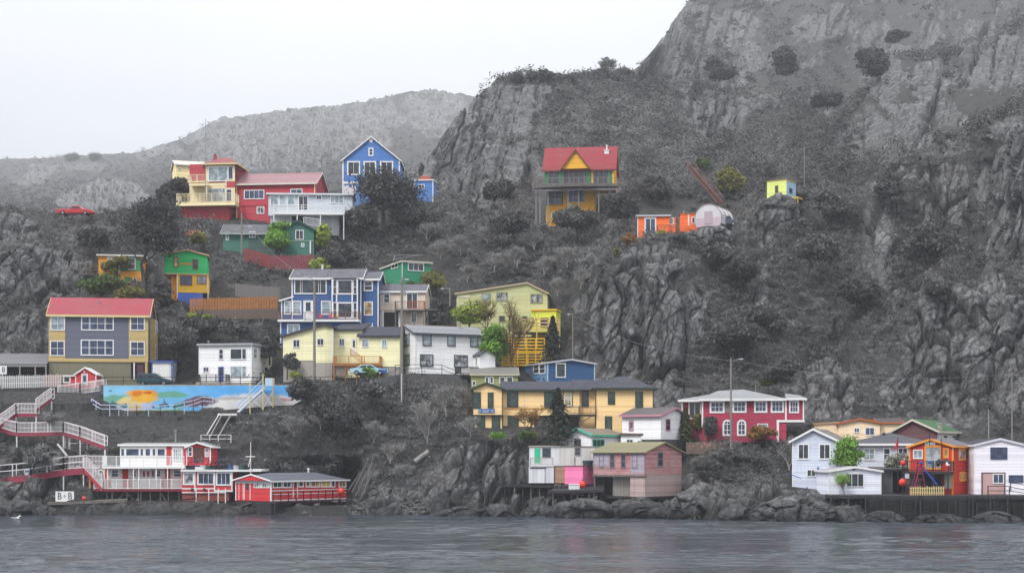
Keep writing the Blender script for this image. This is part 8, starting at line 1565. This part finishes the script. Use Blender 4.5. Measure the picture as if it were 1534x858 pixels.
PL = [
 (573,342,118,128,'round',G_DARK,'large dark rounded tree hiding the right half of the blue gable house','broadleaf_tree',T_),
 (538,352,56,52,'round',G_DARK,'dark bush at the left foot of the large tree by the blue gable house','bush',B_),
 (620,345,55,60,'round',G_MID,'grey bush at the right foot of the large tree below the small blue shed','bush',B_),
 (215,432,132,118,'tall',G_DARK,'large dark leafy tree between the amber house and the green yellow house','broadleaf_tree',T_),
 (150,372,46,60,'round',G_DARK,'dark bush on the slope left of the large dark leafy tree','bush',B_),
 (418,374,48,58,'round',V_GREEN,'bright green round tree in front of the bottle green house','broadleaf_tree',T_),
 (484,374,54,26,'col',V_YEL,'narrow yellow green tree right of the bottle green house','broadleaf_tree',T_),
 (474,406,28,38,'round',V_YEL,'low yellow green bush above the blue house roof','bush',B_),
 (300,368,22,44,'round',V_OLIVE,'olive bush beside the salmon awning','bush',B_),
 (150,446,46,66,'round',V_DGRN,'green and olive bush under the amber house, above the red roof','bush',B_),
 (198,450,30,56,'round',V_OLIVE,'olive undergrowth bush right of the green one above the red roof','bush',B_),
 (175,408,34,40,'round',V_OLIVE,'olive bush in front of the amber house porch','bush',B_),
 (240,455,40,36,'round',G_DARK,'dark bush under the trunk of the large dark leafy tree','bush',B_),
 (654,436,46,50,'round',V_OLIVE,'olive brown bush covering the right side of the emerald house','bush',B_),
 (584,438,20,22,'round',V_OLIVE,'small olive bush in front of the emerald house left wall','bush',B_),
 (618,438,20,22,'round',V_DGRN,'small green bush in front of the emerald house corner','bush',B_),
 (656,492,64,34,'col',G_DARK,'dark narrow tree between the beige house and the lime house','broadleaf_tree',T_),
 (738,542,68,60,'round',V_GREEN,'green bushy tree right of the large white house roof','broadleaf_tree',T_),
 (702,500,56,48,'round',V_YEL,'yellow green bush in front of the lime house left corner','bush',B_),
 (728,496,72,70,'bare',V_OLIVE,'leafless brown tree in front of the lime house middle','bare_tree',T_),
 (765,548,120,74,'bare',V_OLIVE,'tall leafless olive tree rising through the yellow terrace','bare_tree',T_),
 (828,552,78,58,'spruce',V_SPR,'dark spruce beside the yellow terrace','spruce_tree',T_),
 (836,664,82,74,'spruce',V_SPR,'dark spruce in front of the apricot lodge','spruce_tree',T_),
 (790,648,52,44,'bare',V_ORA,'small orange leafless tree in front of the apricot lodge','bare_tree',T_),
 (786,660,16,40,'round',V_DGRN,'low green bush at the foot of the apricot lodge','bush',B_),
 (746,656,10,26,'round',V_GREEN,'small fresh green clump at the lodge corner','bush',B_),
 (1027,663,52,46,'spruce',V_SPG,'green black spruce between white cottage and burgundy house','spruce_tree',T_),
 (1060,662,56,24,'col',G_DARK,'dark narrow bush before the burgundy house left windows','bush',B_),
 (1046,652,44,20,'col',V_OLIVE,'mustard olive creeper bush on the burgundy house left corner','bush',B_),
 (1134,658,28,58,'round',V_ORA,'orange autumn bush under the burgundy house windows','bush',B_),
 (1182,700,62,36,'bare',G_MID,'grey twiggy tree right of the burgundy house','bare_tree',T_),
 (1270,708,72,52,'round',V_GREEN,'bright green waterfront tree against the pale blue house','broadleaf_tree',T_),
 (1345,712,42,38,'round',V_BLOS,'pale blossoming bush left of the red waterfront house','bush',B_),
 (1265,741,44,22,'bare',V_GREEN,'thin young tree in front of the low white shed','bare_tree',T_),
 (552,562,13,32,'round',V_GREEN,'low bright green bush half hiding the pale blue car','bush',B_),
 (430,562,40,30,'round',G_DARK,'dark bush at the left wall of the cream house','bush',B_),
 (808,124,22,42,'round',G_MID,'rounded bush on the central skyline, left of the others','bush',B_),
 (845,124,18,40,'round',G_MID,'low bush second from left on the central skyline','bush',B_),
 (872,122,18,36,'round',G_MID,'low bush in the middle of the central skyline','bush',B_),
 (908,120,46,40,'bare',G_MID,'tall feathery tree standing out on the central skyline','bare_tree',T_),
 (900,124,26,46,'round',G_MID,'bush under the feathery skyline tree','bush',B_),
 (935,118,18,34,'round',G_MID,'low bush on the skyline beside the steep peak','bush',B_),
 (775,124,16,34,'round',G_MID,'small bush at the left end of the central skyline','bush',B_),
 (1077,120,44,44,'round',G_DARK,'lone round bush on the high slope below the peak','bush',B_),
 (1178,112,52,36,'round',G_DARK,'tall bush high on the slope right of the lone round one','bush',B_),
 (1298,112,58,50,'round',G_DARK,'largest dark bush high on the upper right slope','bush',B_),
 (1240,163,34,46,'round',G_DARK,'broad dark bush in the middle of the upper right slope','bush',B_),
 (1345,62,20,34,'round',G_MID,'small bush near the top right boulders','bush',B_),
 (1212,402,72,86,'round',G_MID,'big leafy bush in the ravine below the lookout shack','bush',B_),
 (1385,392,66,80,'round',G_MID,'big rounded bush between the two rock buttresses on the right','bush',B_),
 (1248,332,64,64,'round',G_MID,'leafy bush right of the tiny lookout shack','bush',B_),
 (1335,300,52,58,'round',G_DARK,'dark bush under the ledge right of the lookout shack','bush',B_),
 (1285,455,56,72,'round',G_DARK,'dark bush at the foot of the ravine rock pillar','bush',B_),
 (1402,446,44,54,'round',G_MID,'grey bush left of the great right hand crag','bush',B_),
 (1250,512,34,16,'spruce',V_SPR,'tiny lone spruce on the slope above the rounded outcrop','spruce_tree',T_),
 (1095,530,66,100,'round',G_DARK,'wide dark thicket bush right of the central crag','bush',B_),
 (1150,500,50,70,'round',G_MID,'grey bush on the slope under the small shack rock','bush',B_),
 (1110,430,50,60,'round',G_DARK,'dark bush left of the narrow rock rib','bush',B_),
 (1080,400,46,56,'round',G_MID,'grey bush under the hoop greenhouse ledge','bush',B_),
 (1170,575,40,60,'round',G_DARK,'dark bush behind the burgundy house roof','bush',B_),
 (866,356,54,76,'round',G_MID,'grey leafy bush hiding the chalet base','bush',B_),
 (770,362,52,64,'round',G_DARK,'dark bush on the slope left of the chalet stilts','bush',B_),
 (930,330,56,50,'round',G_DARK,'dark bush right of the chalet','bush',B_),
 (985,300,50,54,'round',G_DARK,'dark bush left of the gully stair','bush',B_),
 (1095,292,50,40,'round',V_OLIVE,'olive bush along the gully stair','bush',B_),
 (1052,256,20,26,'round',V_DGRN,'small green bush at the top of the gully stair','bush',B_),
 (252,308,30,34,'round',G_DARK,'dark bush on the crest under the small cream house','bush',B_),
 (286,306,20,26,'round',V_OLIVE,'small olive bush at the crimson house left corner','bush',B_),
 (1018,362,16,40,'round',G_MID,'grey bush on the ledge below the orange annexe','bush',B_),
 (1090,352,18,36,'round',G_DARK,'dark bush on the ledge under the dark pickup','bush',B_),
 (1196,306,26,34,'round',G_DARK,'dark bush hugging the right side of the lookout shack rock','bush',B_),
 (440,718,50,74,'round',G_DARK,'dark bush on the bank behind the long red shed roof, left','bush',B_),
 (497,718,54,60,'round',G_DARK,'dark bush on the bank behind the long red shed roof, right','bush',B_),
 (266,292,40,40,'round',G_DARK,'small dark bush in front of the small cream house','bush',B_),
 (300,479,12,44,'round',V_YEL,'yellow green weeds under the terrace boards','bush',B_),
 (446,566,9,30,'round',V_YEL,'yellow green weeds at the cream house basement','bush',B_),
 (990,356,14,26,'round',V_YEL,'yellow green bush in front of the orange cabin','bush',B_),
 (940,366,22,26,'round',V_ORA,'orange brown bush at the left end of the orange cabin ledge','bush',B_),
 (925,384,14,14,'round',V_OLIVE,'tiny olive bush hanging below the orange cabin ledge','bush',B_),
 (1150,578,14,40,'round',V_DGRN,'green bush behind the burgundy house roof ridge','bush',B_),
 (265,528,56,60,'round',G_MID,'pale grey bush between grey house and white house','bush',B_),
 (300,500,44,60,'round',G_DARK,'dark bush above the white flat roofed house, left one','bush',B_),
 (350,508,36,64,'round',G_MID,'grey bush above the white flat roofed house, right one','bush',B_),
 (404,540,60,40,'round',G_DARK,'dark tree between white house and cream house','bush',B_),
 (510,400,44,56,'round',G_DARK,'dark bush above the blue house, right of the yellow green ones','bush',B_),
 (700,420,44,60,'bare',G_PALE,'pale leafless tree above the lime house roof','bare_tree',T_),
 (740,405,44,60,'bare',G_PALE,'pale leafless tree right of the other, above the lime house gable','bare_tree',T_),
 (660,385,40,60,'bare',G_PALE,'pale leafless tree above the olive brown bush','bare_tree',T_),
 (640,660,74,50,'bare',G_PALE,'pale leafless thicket tree in the middle of the bare slope','bare_tree',T_),
 (668,620,56,46,'bare',G_PALE,'pale leafless tree under the large white house','bare_tree',T_),
 (690,604,36,40,'bare',G_PALE,'small leafless tree left of the apricot lodge','bare_tree',T_),
 (655,735,50,70,'bare',G_PALE,'low tangled leafless bush near the beach rubble','bare_tree',T_),
 (80,640,38,50,'bare',G_PALE,'pale leafless bush below the red hut walkway','bare_tree',T_),
 (50,700,48,54,'round',G_PALE,'pale grey shrub on the rock above the low ramp','bush',B_),
 (455,600,40,60,'round',G_DARK,'dark bush at the right end of the painted wall','bush',B_),
 (745,300,40,54,'round',G_DARK,'dark bush in the cleft left of the chalet cliff','bush',B_),
 (510,640,60,80,'round',G_DARK,'dark bush on the steep bank above the long red shed','bush',B_),
 (560,600,44,70,'round',G_MID,'grey bush on the bank below the cream house','bush',B_),
 (108,239,10,16,'round',G_MID,'tiny bush on the far left skyline','bush',B_),
 (142,239,8,14,'round',G_MID,'smaller bush right of the tiny one on the far skyline','bush',B_),
 (1090,700,30,60,'round',G_DARK,'dark bush on the bank under the brown board fence','bush',B_),
 (1130,700,28,50,'round',G_MID,'grey bush on the bank below the burgundy house','bush',B_),
 (1060,712,26,50,'round',G_DARK,'dark bush right of the weathered shed','bush',B_),
]
YFIX = {(440, 718): 191, (497, 718): 193.5, (266, 292): 267, (1270, 708): 173.2, (1265, 741): 167.6, (1345, 712): 172, (150, 446): 217, (198, 450): 216.5, (904, 120): 400}
for i, (px_, pb, ph, pw) in enumerate(((690, 380, 44, 50), (730, 362, 46, 54), (775, 398, 44, 50), (815, 410, 50, 56), (850, 398, 46, 50), (640, 360, 40, 50), (800, 372, 40, 44), (870, 430, 40, 40), (680, 345, 36, 44), (835, 440, 36, 40))):
    plant(px_, pb, ph, pw, 'bare', G_PALE, 'small pale leafless tree on the open slope between emerald house and central crag', 'bare_tree', T_, 300 + i, group='pale leafless trees above the lime house', front=1.0)
for i, (px_, pb, ph, pw) in enumerate(((585, 690, 46, 50), (610, 720, 40, 56), (560, 660, 44, 46), (705, 650, 40, 44), (625, 625, 40, 44), (480, 640, 40, 44), (440, 650, 38, 44))):
    plant(px_, pb, ph, pw, 'bare', G_PALE, 'pale leafless shrub tree on the steep bare bank above the beach', 'bare_tree', T_, 330 + i, group='leafless shrubs on the bank above the beach', front=1.0)
for i, q in enumerate(PL):
    px_, pb, ph, pw, kind, m_, lab, nm, cat = q
    Yp = None
    if pb < 240 and px_ < 160: Yp = 1560
    if (px_, pb) in YFIX: Yp = YFIX[(px_, pb)]
    plant(px_, pb, ph, pw, kind, m_, lab, nm, cat, 100 + i, Y=Yp, bark=BARKB if m_ in (V_ORA, V_OLIVE) and kind == 'bare' else None, front=1.0)
# ------------------------------------------------------------------ sea mist: one closed box of even density
HAZE = 0.00025
me = bpy.data.meshes.new('haze')
x0, x1, y0, y1, z0, z1 = -1600, 1600, -720, 2300, -5.2, 430
me.from_pydata([(x, y, z) for z in (z0, z1) for y in (y0, y1) for x in (x0, x1)], [], [(0,2,3,1),(4,5,7,6),(0,1,5,4),(2,6,7,3),(0,4,6,2),(1,3,7,5)])
hz = bpy.data.objects.new('haze', me); COL.objects.link(hz)
m = bpy.data.materials.new('mist'); m.use_nodes = True; t = m.node_tree; t.nodes.clear()
pv = t.nodes.new('ShaderNodeVolumePrincipled'); pv.inputs['Color'].default_value = (.94, .96, 1.0, 1); pv.inputs['Density'].default_value = HAZE; pv.inputs['Anisotropy'].default_value = .1
oo = t.nodes.new('ShaderNodeOutputMaterial'); t.links.new(pv.outputs[0], oo.inputs['Volume']); me.materials.append(m)
tag(hz, 'thin pale sea mist over the harbour and hillside', 'mist', kind='stuff')
def ed(fn, reps):
    s=open(fn).read()
    for a,b in reps:
        if a not in s: print('MISSING',fn,a[:70]); continue
        s=s.replace(a,b)
    open(fn,'w').write(s)
